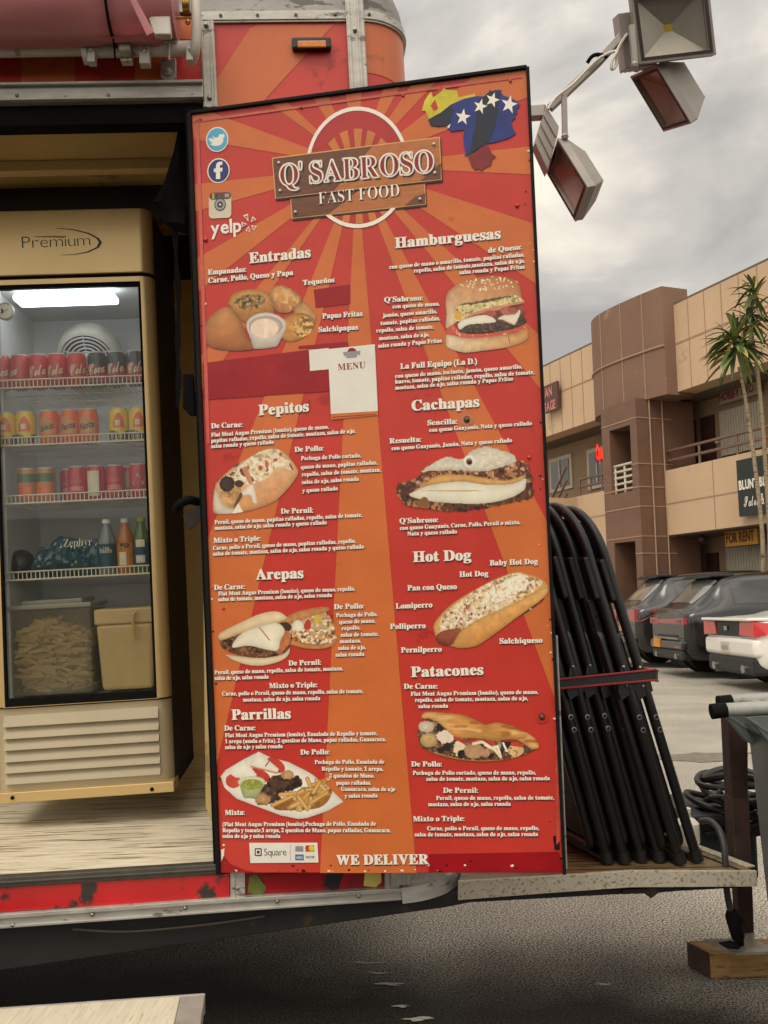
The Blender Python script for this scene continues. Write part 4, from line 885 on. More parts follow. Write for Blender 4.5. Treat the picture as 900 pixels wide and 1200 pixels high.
trailer = thing('food_trailer', 'red and orange food trailer with open side door, wooden floor and aluminium trim', 'food trailer', TP(100, 1087, .8))
def tpp(pts, off): return [TP(x, y, off) for x, y in pts]
def slab(mb, pts, off, depth): mb.prism(tpp(pts, off), YA * depth)
HT = TC(TP(100, 14)).z; H0 = TC(TP(100, 1040)).z
def build_trailer():
    p = trailer
    # side wall to the right of the door, with wrap
    s0, s1 = TC(TP(237, 60)).x, TC(TP(424, 60)).x; zt, zb = TC(TP(300, 20)).z, TC(TP(300, 1019)).z
    R = .14
    def outline(z, inset=0., x0=None):
        pts = [TL(x0 if x0 is not None else s0, inset, z), TL(s1, inset, z)]
        for k in range(1, 10):
            a = math.radians(90 * k / 9); pts.append(TL(s1 + (R - inset) * math.sin(a), R - (R - inset) * math.cos(a), z))
        pts.append(TL(s1 + R - inset, 1.9, z)); return pts
    def band(mb, z0, z1, inset=0., x0=None, close=False):
        a = outline(z0, inset, x0); b = outline(z1, inset, x0); n = len(a)
        mb.add(a + b, [(i, i + 1, n + i + 1, n + i) for i in range(n - 1)])
    mb = MB(); band(mb, zb, zt); mb.i = 1
    # orange stripes of the wrap laid on the red wall
    for q in ([(253, 95), (293, 33), (302, 29), (391, 29), (310, 117), (306, 128), (253, 128)], ):
        mb.poly(tpp(q, -.0012))
    z0 = TC(TP(440, 84)).z
    a = outline(z0 + .0, -.0014, s1 + .005); b = outline(zt - .02, -.0014, s1 + .005); n = len(a)
    prof = [TC(TP(424 + 54 * i / (n - 3), 85 + 12 * (i / (n - 3)) ** 2)).z for i in range(n - 2)] + [z0 - .06, z0 - .06]
    lo = [a[i] + ZA * (prof[i] - z0) for i in range(n)]
    mb.add(lo + b, [(i, i + 1, n + i + 1, n + i) for i in range(n - 2)])
    mb.build('side_wall', [m_wred, m_worange], p, smooth=True, recalc=False)
    # far walls and back so the box is closed
    mb = MB(); sl = -2.6
    mb.poly([TL(sl, 1.9, zb), TL(s1 + R, 1.9, zb), TL(s1 + R, 1.9, zt + .1), TL(sl, 1.9, zt + .1)]); mb.poly([TL(sl, 0, zb), TL(sl, 1.9, zb), TL(sl, 1.9, zt + .1), TL(sl, 0, zt + .1)])
    mb.build('rear_wall', m_wred, p)
    # strip of wall above the door
    zc, zd = TC(TP(100, 104)).z, TC(TP(100, -60)).z
    mb = MB(); mb.poly([TL(sl, 0, zc - .01), TL(s0, 0, zc - .01), TL(s0, 0, zt), TL(sl, 0, zt)]); mb.i = 1
    for x0, x1 in ((25, 88), (158, 205)): mb.poly(tpp([(x0, 40), (x1, 40), (x1, 106), (x0, 106)], -.0012))
    mb.i = 1; mb.poly(tpp([(206, 24), (226, 24), (226, 46), (210, 46)], -.0012))
    mb.build('header_wall', [m_wred, m_worange], p, recalc=False)
    # roof: rounded cap all round
    mb = MB()
    zr = TC(TP(300, 14)).z; k = [(0, -.004), (.05, .004), (.12, .03), (.19, .09), (.23, .2), (.25, .5)]
    rings = []
    for dz, ins in k:
        a = outline(zr + dz, ins, sl); rings.append(a)
    n = len(rings[0]); vs_ = [q for r in rings for q in r]
    fs = [(j * n + i, j * n + i + 1, (j + 1) * n + i + 1, (j + 1) * n + i) for j in range(len(rings) - 1) for i in range(n - 1)]
    mb.add(vs_, fs); mb.poly(rings[-1]); mb.build('roof', m_roof, p, smooth=True, sharp=60)
    # drip rail with rivets
    mb = MB(); h1, h0 = TC(TP(300, 14.5)).z, TC(TP(300, 27.5)).z
    for za_, zb_, ins in ((h0, h1, -.008), (h0 + .006, h1 - .022, -.012)):
        a = outline(za_, ins, s0 - .005); b = outline(zb_, ins, s0 - .005); c = outline(zb_, .002, s0 - .005); d = outline(za_, .002, s0 - .005); n = len(a)
        for u, w in ((a, b), (b, c), (d, a)): mb.add(u + w, [(i, i + 1, n + i + 1, n + i) for i in range(n - 1)])
    rail = mb.build('drip_rail', m_alu, p, smooth=True)
    mb = MB()
    for x in (259, 302, 347, 393, 426, 455):
        s = TC(TP(x, 20)).x
        mb.ball(TL(s, -.013, TC(TP(300, 20)).z) if s < s1 else TL(s1 + R * .2, -.008, TC(TP(300, 20)).z), .0055, n=8)
    mb.build_split('rail_rivet', m_steel, rail, smooth=True)
    # corner posts
    def post(x0, x1, y0, y1, d, name='corner_post'):
        mb = MB(); A0, A1 = TC(TP(x0, y0)), TC(TP(x1, y0)); zz0, zz1 = TC(TP(x0, y1)).z, A0.z
        w = A1.x - A0.x
        for a, b, dd in ((0, 1, d), (.08, .22, d + .004), (.62, .72, d + .004), (.82, .95, d + .004)):
            q = [TL(A0.x + w * a, -dd, zz0), TL(A0.x + w * b, -dd, zz0), TL(A0.x + w * b, .004, zz0), TL(A0.x + w * a, .004, zz0)]
            mb.prism(q, ZA * (zz1 - zz0))
        o = mb.build(name, m_alu, p, bevel=.0015)
        mb = MB()
        for f in (.06, .9): mb.ball(TL(A0.x + w * .45, -d - .004, zz1 + (zz0 - zz1) * f), .007, n=10)
        mb.build_split('post_rivet', m_steel, o, smooth=True)
    post(234.5, 251, 27, 128, .012); post(403, 424, -20, 1040, .02)
    # header trim above the door
    mb = MB(); a, b = TC(TP(100, 103)).z, TC(TP(100, 122.5)).z
    mb.box(TL((sl + s0) / 2, -.012, (a + b) / 2), XA * (s0 - sl) / 2, YA * .012, ZA * (a - b) / 2); mb.box(TL((sl + s0) / 2, -.02, a - .004), XA * (s0 - sl) / 2, YA * .02, ZA * .004); mb.box(TL((sl + s0) / 2, -.016, b + .004), XA * (s0 - sl) / 2, YA * .016, ZA * .003)
    o = mb.build('header_trim', m_alu, p, bevel=.0015)
    mb = MB()
    for x in (20, 127, 226): mb.ball(TP(x, 112, -.024), .006, n=10)
    mb.build_split('trim_rivet', m_steel, o, smooth=True)
    # door frame
    mb = MB(); b2 = TC(TP(100, 146)).z
    mb.box(TL((sl + s0) / 2, .03, (b + b2) / 2), XA * (s0 - sl) / 2, YA * .03, ZA * (b - b2) / 2)
    q0, q1 = TC(TP(215.5, 128)), TC(TP(249, 1008)); 
    mb.prism([TP(216, 126, -.01), TP(226, 126, -.01), TP(260, 1022, -.01), TP(250.5, 1022, -.01)], YA * .07)
    mb.build('door_frame', m_gum, p, bevel=.002)
    # interior: back wall, right return, ceiling with ribs
    zf = TC(TP(100, 1026)).z; zcl = b2 + .02
    mb = MB(); sr = TC(TP(250, 600)).x + .02
    mb.poly([TL(sl, 1.55, zf), TL(s1, 1.55, zf), TL(s1, 1.55, zcl), TL(sl, 1.55, zcl)])
    mb.poly([TL(s1, 0.02, zf), TL(s1, 1.55, zf), TL(s1, 1.55, zcl), TL(s1, 0.02, zcl)]); mb.poly([TL(sl + .01, 0.02, zf), TL(sl + .01, 1.55, zf), TL(sl + .01, 1.55, zcl), TL(sl + .01, 0.02, zcl)])
    mb.build('inner_wall', m_tan, p)
    mb = MB(); mb.prism([TP(237, 585, .16), TP(246, 585, .16), TP(262, 1000, .16), TP(241, 945, .16)], YA * .02); mb.build('door_stop', m_tan, p)
    mb = MB(); mb.prism([TL(sl, .02, zcl), TL(s1, .02, zcl), TL(s1, 1.55, zcl), TL(sl, 1.55, zcl)], ZA * .04); cl = mb.build('ceiling', m_tan, p)
    mb = MB()
    for t in (.30, .80, 1.3): mb.box(TL((sl + s1) / 2, t, zcl - .018), XA * (s1 - sl) / 2, YA * .022, ZA * .018)
    mb.build_split('ceiling_rib', m_tanlight, cl, bevel=.004)
    mb = MB()
    mb.box(TL((sl + s1) / 2, .5, zcl - .06), XA * (s1 - sl) / 2, YA * .004, ZA * .06); mb.box(TL((sl + s1) / 2, 1.0, zcl - .09), XA * (s1 - sl) / 2, YA * .004, ZA * .09)
    mb.build_split('ceiling_beam', m_dark, cl)
    # floor
    A, B = TP(-900, 1084.3), TP(252, 1012)
    mb = MB(); mb.prism([A, B, B + YA * 1.55, A + YA * 1.55], ZA * -.03); mb.build('floor', m_wood, p)
    mb = MB(); mb.prism(tpp([(-900, 1084.6), (262, 1012), (262, 1024), (-900, 1096.5)], -.012), YA * .03); mb.prism(tpp([(-900, 1089.6), (262, 1017), (262, 1020), (-900, 1092.6)], -.018), YA * .01); mb.build('floor_edge', mat('edge_metal_dark', (84, 80, 72), rough=.45, metal=.5, var=.2, scale=20), p, bevel=.002)
    # red sill, bottom trim, lower wrap
    mb = MB(); slab(mb, [(-900, 1096.5), (269, 1024), (269, 1052), (-900, 1124)], -.004, .05); mb.build('red_sill', m_redpaint, p)
    mb = MB(); slab(mb, [(286, 1023), (452, 1013), (452, 1042), (286, 1053)], .002, .03); mb.i = 1; mb.poly(tpp([(292, 1028), (300, 1024), (312, 1040), (308, 1050), (290, 1046)], -.001)); mb.i = 2; mb.poly(tpp([(308, 1026), (376, 1021), (378, 1046), (312, 1050)], -.0005)); mb.i = 3; mb.poly(tpp([(384, 1022), (404, 1020), (400, 1040), (390, 1044), (380, 1038)], -.001)); mb.i = 4; mb.poly(tpp([(428, 1018), (446, 1017), (447, 1034), (440, 1040), (426, 1038)], -.001)); mb.i = 2; mb.poly(tpp([(404, 1020), (416, 1019), (406, 1040), (396, 1044)], -.0015))
    mb.build('lower_wrap', [m_maroon, mat('print_leaf_green', (96, 104, 44), rough=.4, var=.3, scale=30), m_dred, m_ink, mat('print_pale_yellow', (196, 180, 96), rough=.4, var=.2)], p, recalc=False, label='worn strip of food print under the menu door')
    mb = MB()
    slab(mb, [(-900, 1136), (270, 1053), (472, 1041), (472, 1046), (270, 1058), (-900, 1141)], -.02, .03)
    slab(mb, [(-900, 1140), (270, 1057.5), (472, 1045), (472, 1055), (270, 1069), (-900, 1154)], -.012, .03)
    slab(mb, [(-900, 1150), (270, 1066), (472, 1052), (472, 1055), (270, 1069), (-900, 1154)], -.018, .01)
    bt = mb.build('bottom_trim', m_alu, p, bevel=.0015)
    mb = MB()
    for x, y in ((15, 1084), (108, 1071.5), (217, 1064), (325, 1056), (420, 1050)): mb.ball(TP(x, y, -.014), .0065, n=10)
    mb.build_split('trim_rivet', m_steel, bt, smooth=True)
    for x0, x1, y0, y1 in ((270, 287, 1018, 1053), (451, 468, 1010, 1045)):
        mb = MB(); slab(mb, [(x0, y0), (x1, y0 - 1), (x1, y1 - 1), (x0, y1)], -.008, .02); slab(mb, [(x0 + 2, y0), (x0 + 5, y0), (x0 + 5, y1), (x0 + 2, y1)], -.012, .01); mb.ball(TP((x0 + x1) / 2, y1 - 12, -.009), .006, n=8); mb.build('trim_post', m_alu, p)
    # tread plate at the nose
    mb = MB(); s2 = TC(TP(469, 1020)).x; zt2, zb2 = TC(TP(480, 1000)).z, TC(TP(480, 1042)).z
    def arc(r, z): return [TL(s2 + r * math.sin(a), r_ - r * math.cos(a) if False else .18 - (.18 + (r - .17)) * math.cos(a), z) for a in [math.radians(6 * i) for i in range(16)]]
    a, b = arc(.17, zb2), arc(.17, zt2); n = len(a); mb.add(a + b, [(i, i + 1, n + i + 1, n + i) for i in range(n - 1)])
    for i in range(0, 13):
        for j in range(5):
            al = math.radians(4 + 6 * i + (3 if j % 2 else 0)); z = zb2 + (zt2 - zb2) * (j + .5) / 5; r = .172
            c = TL(s2 + r * math.sin(al), .18 - .182 * math.cos(al), z); tv = XA * math.cos(al) + YA * math.sin(al); d = (tv * (1 if j % 2 else -1) + ZA * .8).normalized()
            mb.box(c, d * .008, (tv * .8 * (-1 if j % 2 else 1) + ZA).normalized() * .0022, (XA * math.sin(al) - YA * math.cos(al)) * .0015)
    mb.build('tread_plate', m_alu, p, smooth=True)
    mb = MB()
    a, b, c, d = arc(.195, zb2 - .03), arc(.19, zb2 + .012), arc(.17, zb2 + .016), arc(.17, zb2 - .03)
    for u, w in ((a, b), (b, c), (d, a)): mb.add(u + w, [(i, i + 1, n + i + 1, n + i) for i in range(n - 1)])
    mb.build('nose_trim', m_alu, p, smooth=True)
    # chassis
    mb = MB(); mb.prism([TP(-900, 1145, .03), TP(472, 1050, .03), TP(556, 1046, .03), TP(556, 1057, .03), TP(520, 1064, .03), TP(0, 1138, .03), TP(-900, 1260, .03)], YA * .08)
    mb.build('chassis_rail', m_under, p, bevel=.004)
    mb = MB(); zz = TC(TP(100, 1100)).z; mb.box(TL((sl + s1) / 2, .95, zz + .04), XA * ((s1 - sl) / 2 + .1), YA * .9, ZA * .05); mb.build('underbody', m_under, p)
    mb = MB(); mb.prism([TL(-1.9, .45, zz), TL(-1.1, .45, zz), TL(-1.1, .65, zz), TL(-1.9, .65, zz)], ZA * -.25); mb.build('axle_box', m_under, p)
    mb = MB(); mb.tube(spath([TP(85, 1089, -.006), TP(150, 1092, -.01), TP(240, 1084, -.01), TP(310, 1074, -.004)], 6), .003, 6); mb.build('loose_cable', m_dark, p, smooth=True)
    # marker lights
    mb = MB(); c = TP(365, 52, -.012); mb.box(c, XA * .058, YA * .012, ZA * .0175); o = mb.build('marker_light', m_ink, p, bevel=.005)
    mb = MB(); mb.box(TP(365.5, 52, -.026), XA * .042, YA * .004, ZA * .0105)
    mb.build('amber_lens', mat('amber_lens', (204, 120, 24), rough=.2, var=.2, scale=90, coat=.6), o, bevel=.003)
    mb = MB(); mb.lathe(TL(s1 + R, .2, TC(TP(478, 72)).z), XA, ZA, [(.03, 0), (.03, .012), (.022, .022), (.01, .026)], 16); mb.build('marker_light', mat('red_lens', (150, 40, 26), rough=.25, coat=.5), p, smooth=True, label='small round red marker light')
    # door hardware inside the jamb
    mb = MB(); mb.prism([TP(214, 438, .05), TP(226, 438, .05), TP(229, 486, .05), TP(222, 486, .05), TP(214, 478, .05)], YA * .03); mb.build('latch_plate', m_gum, p, bevel=.003)
    mb = MB(); mb.tube(spath([TP(205, 598, .02), TP(212, 590, .0), TP(222, 586, .0), TP(232, 588, .03)], 5), [.008, .011, .013] + [.013] * 13, 10); mb.build('door_hook', m_gum, p, smooth=True)
    mb = MB(); mb.prism([TP(214, 604, .08), TP(238, 590, .08), TP(240, 606, .08), TP(222, 620, .08)], YA * .02); mb.build('hook_plate', m_dark, p)
build_trailer()

# black canvas hung in the door corner
def build_bag():
    t = thing('canvas_bag', 'black canvas bag with a dangling strap hanging in the upper corner of the trailer door', 'bag', TP(205, 272, .12))
    mb = MB()
    rings = [[(210, 146), (222, 146)], [(203, 180), (223, 180)], [(193, 215), (224, 215)], [(181, 240), (225, 245)], [(192, 248), (226, 255)], [(194, 262), (226, 272)]]
    vs_ = []; n = 12
    for i, (a, b) in enumerate(rings):
        A, B = TP(*a, .1), TP(*b, .1); c = (A + B) / 2; h = (B - A) / 2
        for j in range(n):
            al = 2 * math.pi * j / n; w = 1 + .12 * math.sin(3 * al + i)
            vs_.append(c + h * math.cos(al) * w + YA * (.045 * math.sin(al) * w))
    fs = [(i * n + j, i * n + (j + 1) % n, (i + 1) * n + (j + 1) % n, (i + 1) * n + j) for i in range(len(rings) - 1) for j in range(n)] + [tuple(range(n)), tuple((len(rings) - 1) * n + j for j in range(n))]
    mb.add(vs_, fs); mb.build('bag_body', mat('black_canvas', (13, 12, 12), rough=.9, var=.3, spec=.15, bump=.3, bscale=200), t, smooth=True)
    mb = MB(); pts = spath([TP(205, 262, .1), TP(206, 300, .1), TP(209, 350, .11), TP(208, 400, .11), TP(209, 440, .1), TP(208, 478, .1)], 5)
    for i in range(len(pts) - 1):
        w = .007 + .002 * math.sin(i); mb.prism([pts[i] - XA * w, pts[i] + XA * w, pts[i + 1] + XA * w, pts[i + 1] - XA * w], YA * .003)
    mb.build('strap', m_gum, t)
build_bag()

# =================================================================== AWNING
def build_awning():
    t = thing('rolled_awning', 'rolled maroon awning with a white roller tube bolted above the trailer door', 'awning', TP(100, 75, -.12))
    m_fab = mat('maroon_vinyl', (182, 116, 116), rough=.36, var=.18, scale=7, bump=.12, bscale=14, stretch=(.4, 1, 1))
    off = -.13; c0 = TC(TP(100, 2, off)); R0 = .118
    mb = MB(); n = 28; L = []
    s_end = TC(TP(206, 20, off)).x; s_st = -2.4; N = 90
    vs_ = []
    for i in range(N + 1):
        s = s_st + (s_end - s_st) * i / N; x = (s - s_end)
        st = TC(TP(133, 20, off)).x; pin = .010 * math.exp(-((s - st) / .025) ** 2)
        for j in range(n):
            a = 2 * math.pi * j / n
            r = R0 * (1 + .015 * math.sin(2 * a + s * 3)) - pin + .004 * math.sin(5 * a + 9 * s) * math.exp(-((s - st) / .12) ** 2)
            sag = -.006 if math.sin(a) < 0 else 0
            # the loose outer flap is cut back on a slant near the end
            end = TC(TP(158 + 22 * (1 - math.sin(a)) / 2 * 1.2, 20, off)).x
            if s > end: r -= .016
            vs_.append(TL(s, off + r * math.cos(a), c0.z + r * math.sin(a) + sag))
    fs = [(i * n + j, i * n + (j + 1) % n, (i + 1) * n + (j + 1) % n, (i + 1) * n + j) for i in range(N) for j in range(n)] + [tuple(range(n)), tuple(N * n + j for j in range(n))]
    mb.add(vs_, fs); mb.build('fabric_roll', m_fab, t, smooth=True, sharp=50)
    mb = MB(); mb.prism([TP(151, -2, -.252), TP(160, 0, -.252), TP(181, 38, -.235), TP(172, 42, -.235)], YA * .006); mb.prism([TP(100, 46, -.19), TP(181, 38, -.235), TP(176, 46, -.20), TP(140, 49, -.18)], YA * .006); mb.build('fabric_hem', m_fab, t, bevel=.002)
    mb = MB(); st = TC(TP(133, 20, off)).x
    mb.tube([TL(st, off + (R0 + .0015) * math.cos(a), c0.z + (R0 + .0015) * math.sin(a) - .004) for a in [2 * math.pi * k / 28 for k in range(28)]], .0045, 6, closed=True)
    mb.tube(spath([TP(132.5, 44, -.2), TP(134, 56, -.15), TP(135, 72, -.1)], 5), .003, 6)
    mb.build('tie_strap', m_gum, t, smooth=True)
    def cyl(x0, x1, y, r, o, name, m=m_wm, lip=0):
        mb = MB(); A, B = TP(x0, y, o), TP(x1, y - .017 * (x1 - x0), o)
        mb.cyl(A, B, r, 18)
        if lip: mb.cyl(B - XA * .008, B + XA * .012, r * 1.12, 18)
        mb.build(name, m, t, smooth=True)
    cyl(-500, 100, 64.5, .026, -.09, 'roller_tube'); cyl(98, 104, 63, .03, -.09, 'tube_cap'); cyl(100, 226, 59, .021, -.09, 'arm_tube')
    for x0, x1, y0, y1, o in ((102, 111, 48, 72, -.115), (141, 154, 49, 71, -.115), (163, 175, 50, 74, -.115), (218, 226, 48, 70, -.115)):
        mb = MB(); slab(mb, [(x0, y0), (x1, y0), (x1, y1), (x0, y1)], o, .03); mb.ball(TP((x0 + x1) / 2, (y0 + y1) / 2 - 2, o - .002), .0055, n=8); mb.build('tube_bracket', m_wm, t, bevel=.003)
    mb = MB(); mb.cyl(TP(141, 60, -.118), TP(154, 59, -.118), .02, 14); mb.build('spring_drum', mat('worn_grey', (146, 140, 126), rough=.5, metal=.4, var=.3, scale=30), t, smooth=True)
    mb = MB(); slab(mb, [(188, 69), (206, 68), (206, 90), (202, 94), (192, 94), (188, 90)], -.02, .02); mb.lathe(TP(197, 85, -.02), -YA, XA, [(.012, 0), (.012, .008), (.006, .009), (.006, .014)], 12); slab(mb, [(187, 47), (207, 46), (207, 49), (187, 50)], -.12, .06); slab(mb, [(197, 48), (199, 48), (199, 70), (197, 70)], -.118, .01); mb.build('wall_bracket', m_alu, t, bevel=.002)
    # curved end arm
    mb = MB(); pts = [TP(229, -20, -.12), TP(230, 20, -.13), TP(230, 45, -.125), TP(228, 62, -.11), TP(224, 72, -.08)]
    pp = spath(pts, 6); 
    mb.tube(pp, .014, 10); mb.build('end_arm', m_wm, t, smooth=True)
    mb = MB(); slab(mb, [(173, 19), (199, 18.5), (200, 40), (181, 40)], -.2, .03); mb.build('end_plate', m_wm, t, bevel=.003)
    mb = MB(); mb.cyl(TP(214, 6, -.12), TP(222, 6, -.12), .022, 14); mb.cyl(TP(206, 21, -.12), TP(230, 20.5, -.12), .004, 8); mb.ball(TP(220, 26, -.13), .008, n=8); mb.build('spring_shaft', mat('brass', (170, 132, 70), rough=.35, metal=.8), t, smooth=True)
build_awning()

# =================================================================== REFRIGERATOR
m_champ = mat('champagne_metal', (206, 176, 120), rough=.34, metal=.4, var=.05, scale=4, coat=.2)
m_fgrey = mat('fridge_liner', (206, 206, 202), rough=.5, var=.06, scale=6)
m_wire = mat('white_wire', (214, 206, 186), rough=.4, var=.08)
FO = .45
def fp(x, y, o=0.): return TP(x, y, FO + o)
fridge = thing('refrigerator', 'champagne glass door drinks refrigerator marked Premium standing inside the trailer', 'refrigerator', TP(90, 935, FO + .3))
def fl(s, t, h): return TL(s, FO + t, h)
def build_fridge():
    p = fridge
    def X(x, y): return TC(fp(x, y)).x
    def Z(x, y): return TC(fp(x, y)).z
    XL = X(-9, 830); XR = X(199, 830); zt, zb = Z(100, 245), Z(100, 934)
    zg = Z(100, 322); zdb = Z(100, 824)
    def profile(z0, z1, x0=XL, x1=XR, front=0.):
        r = .045
        pts = [(x0, .5), (x1, .5), (x1, r)]
        for k in range(1, 7): a = math.radians(90 * k / 7); pts.append((x1 - r + r * math.cos(a), r - r * math.sin(a)))
        pts.append((x1 - r, 0)); pts += [(x0 + r, 0)]
        for k in range(1, 7): a = math.radians(90 * k / 7); pts.append((x0 + r - r * math.sin(a), r - r * math.cos(a)))
        pts.append((x0, r)); return [fl(a, b + front, z0) for a, b in pts], ZA * (z1 - z0)
    # header
    mb = MB(); a, v = profile(zg + .004, zt); mb.prism(a, v); mb.build('header_panel', m_champ, p, smooth=True, bevel=.003)
    mb = MB(); a, v = profile(zg - .008, zg + .004); mb.prism([q + YA * .012 for q in a], v); mb.build('header_gap', m_gum, p)
    mb = MB(); A, B = fp(26, 291, -.001), fp(106, 287.5, -.001); up = fp(25.2, 277, -.001) - fp(26, 291, -.001)
    write(mb, 'Premium', lambda u, v: A + (B - A) * u + up * v, st='sans', off=-.018, gap=.09)
    def crescent(pts_o, pts_i): mb.poly([fp(*q, -.0012) for q in pts_o + pts_i[::-1]])
    crescent([(66, 267), (86, 268.5), (105, 273), (116, 279), (119.6, 284), (116, 290), (104, 295.5), (88, 298.6), (71, 299)], [(66, 267.6), (85, 269.3), (103, 274), (113, 279.5), (115.8, 284), (113, 289.5), (102, 294.7), (87, 298), (71, 298.6)])
    mb.i = 1; crescent([(40, 277), (60, 276.2), (76, 276.5)], [(40, 277.8), (60, 278), (76, 278.6)])
    mb.build('header_lettering', [m_ink, mat('logo_gold', (150, 110, 40), rough=.4)], p, recalc=False)
    # door frame
    gx0, gx1, gz0, gz1 = X(4, 700), X(174, 580), Z(100, 814), Z(100, 336)
    gx1 = X(171.5, 580)
    mb = MB()
    xr0, xr1 = gx1 + .012, XR
    def column(x0, x1, flip):
        r = .04; pts = [(x0, 0.0), (x1 - r, 0.0)] + [(x1 - r + r * math.sin(math.radians(15 * k)), r - r * math.cos(math.radians(15 * k))) for k in range(1, 7)] + [(x1, .06), (x0, .06)]
        if flip: c = (x0 + x1); pts = [(c - q[0], q[1]) for q in pts][::-1]
        mb.prism([fl(a, b, zdb + .002) for a, b in pts], ZA * (zg - .01 - zdb - .002))
    column(xr0, xr1, False); column(XL, gx0 - .012, True)
    mb.box(fl((xr0 + gx0 - .012) / 2, .03, (zg - .01 + gz1 + .014) / 2), XA * ((xr0 - gx0 + .012) / 2), YA * .03, ZA * ((zg - .01 - gz1 - .014) / 2))
    mb.box(fl((xr0 + gx0 - .012) / 2, .03, (zdb + gz0 - .026) / 2), XA * ((xr0 - gx0 + .012) / 2), YA * .03, ZA * ((gz0 - .026 - zdb) / 2))
    mb.build('door_frame', m_champ, p, smooth=True)
    mb = MB()
    for c, a, b in ((fl(gx1 + .006, .012, (gz0 + gz1) / 2), XA * .006, ZA * (gz1 - gz0) / 2), (fl(gx0 - .006, .012, (gz0 + gz1) / 2), XA * .006, ZA * (gz1 - gz0) / 2), (fl((gx0 + gx1) / 2, .012, gz1 + .007), XA * ((gx1 - gx0) / 2 + .012), ZA * .007), (fl((gx0 + gx1) / 2, .012, gz0 - .013), XA * ((gx1 - gx0) / 2 + .012), ZA * .013)): mb.box(c, a, YA * .01, b)
    mb.build('door_gasket', m_gum, p)
    mb = MB(); mb.box(fl((gx0 + gx1) / 2, .018, (gz0 + gz1) / 2), XA * (gx1 - gx0) / 2, YA * .002, ZA * (gz1 - gz0) / 2)
    gp = mb.build('glass_door', glass('fridge_glass', (.95, .96, .94), .014, .02, haze=.015, haze_col=(.42, .40, .36)), p)
    mb = MB(); A, B = fp(79, 802.5, .014), fp(101, 801.5, .014); up = fp(79, 798.6, .014) - A; write(mb, 'Premium', lambda u, v: A + (B - A) * u + up * v, st='sans', off=-.01, gap=.08)
    mb.poly([fp(x, y, .014) for x, y in ((88, 796), (100, 796.5), (106.5, 800), (100, 804), (88, 805.5), (99, 803.5), (104.6, 800), (99, 797))]); mb.build('door_decal', m_ink, p, recalc=False)
    # cabinet
    mb = MB(); d = .5; z0 = gz0 - .02; z1 = gz1 + .02; a, b = XL + .03, XR - .03
    mb.poly([fl(a, d, z0), fl(b, d, z0), fl(b, d, z1), fl(a, d, z1)]); mb.poly([fl(a, .035, z0), fl(a, d, z0), fl(a, d, z1), fl(a, .035, z1)]); mb.poly([fl(b, .035, z0), fl(b, d, z0), fl(b, d, z1), fl(b, .035, z1)]); mb.poly([fl(a, .035, z0), fl(b, .035, z0), fl(b, d, z0), fl(a, d, z0)]); mb.poly([fl(a, .035, z1), fl(b, .035, z1), fl(b, d, z1), fl(a, d, z1)])
    mb.build('cabinet_liner', m_fgrey, p)
    mb = MB(); mb.prism([fl(XL, .05, zb), fl(XR, .05, zb), fl(XR, .52, zb), fl(XL, .52, zb)], ZA * .05); mb.poly([fl(XR, .05, zb), fl(XR, .52, zb), fl(XR, .52, zt), fl(XR, .05, zt)]); mb.poly([fl(XL, .05, zb), fl(XL, .52, zb), fl(XL, .52, zt), fl(XL, .05, zt)]); mb.poly([fl(XL, .52, zb), fl(XR, .52, zb), fl(XR, .52, zt), fl(XL, .52, zt)]); mb.build('cabinet_shell', m_dark, p)
    # louvred grille
    mb = MB(); a, v = profile(zb + .02, zdb - .006); mb.prism([q + YA * .012 for q in a], v); g = mb.build('lower_panel', mat('grille_champagne', (184, 168, 134), rough=.42, metal=.25, var=.06), p, smooth=True)
    mb = MB(); l0, l1 = X(5, 880), X(187, 880)
    zs = [Z(100, y) for y in (846, 860, 873.5, 887, 900, 913)]
    for z in zs:
        mb.prism([fl(l0, .012, z + .034), fl(l0, -.004, z + .004), fl(l0, -.006, z), fl(l0, .012, z - .002)], XA * (l1 - l0))
    mb.build_split('louvre', mat('louvre_beige', (164, 150, 122), rough=.55, metal=.1, var=.06), g)
    mb = MB(); mb.prism([fl(XL + .01, -.006, zb - .002), fl(XR + .004, -.006, zb - .002), fl(XR + .004, .1, zb - .002), fl(XL + .01, .1, zb - .002)], ZA * .034); o = mb.build('base_strip', m_champ, p, bevel=.003)
    mb = MB()
    for x, y in ((14.5, 935), (178, 925)): mb.ball(fp(x, y, -.008), .0065, n=10)
    mb.build_split('base_screw', m_gum, o, smooth=True)
    # ceiling light, fan, thermometer
    mb = MB(); za = Z(70, 346); mb.box(fl(X(70, 346), .09, za + .012), XA * .168, YA * .05, ZA * .012); mb.build('light_tube', mat('lit_tube', (240, 246, 250), rough=.4, emit=(235, 244, 255), estr=5.0), p, bevel=.008)
    zf = Z(72, 392); c = fl(X(73, 392), .36, zf); n = (-YA * .8 - ZA * .6).normalized()
    mb = MB(); mb.lathe(c, n, XA, [(.115, -.06), (.115, 0), (.108, .016), (.098, .02), (.092, .01)], 32, close=False); fan = mb.build('fan_cover', m_wm, p, smooth=True)
    mb = MB(); yd = n.cross(XA)
    for r in (.088, .074, .060, .046, .032): mb.tube([c + n * .018 + (XA * math.cos(t) + yd * math.sin(t)) * r for t in [2 * math.pi * k / 36 for k in range(36)]], .0035, 5, closed=True)
    for t in (.4, 1.6, 2.7, 3.9, 5.1): mb.tube([c + n * .016, c + n * .016 + (XA * math.cos(t) + yd * math.sin(t)) * .092], .003, 5)
    mb.lathe(c + n * .012, n, XA, [(.028, 0), (.028, .01), (.02, .014)], 20); mb.build('fan_grille', m_fgrey, fan, smooth=True)
    mb = MB(); mb.disc(c + n * .002, XA * .092, yd * .092, 32); mb.build('fan_hole', m_dark, fan)
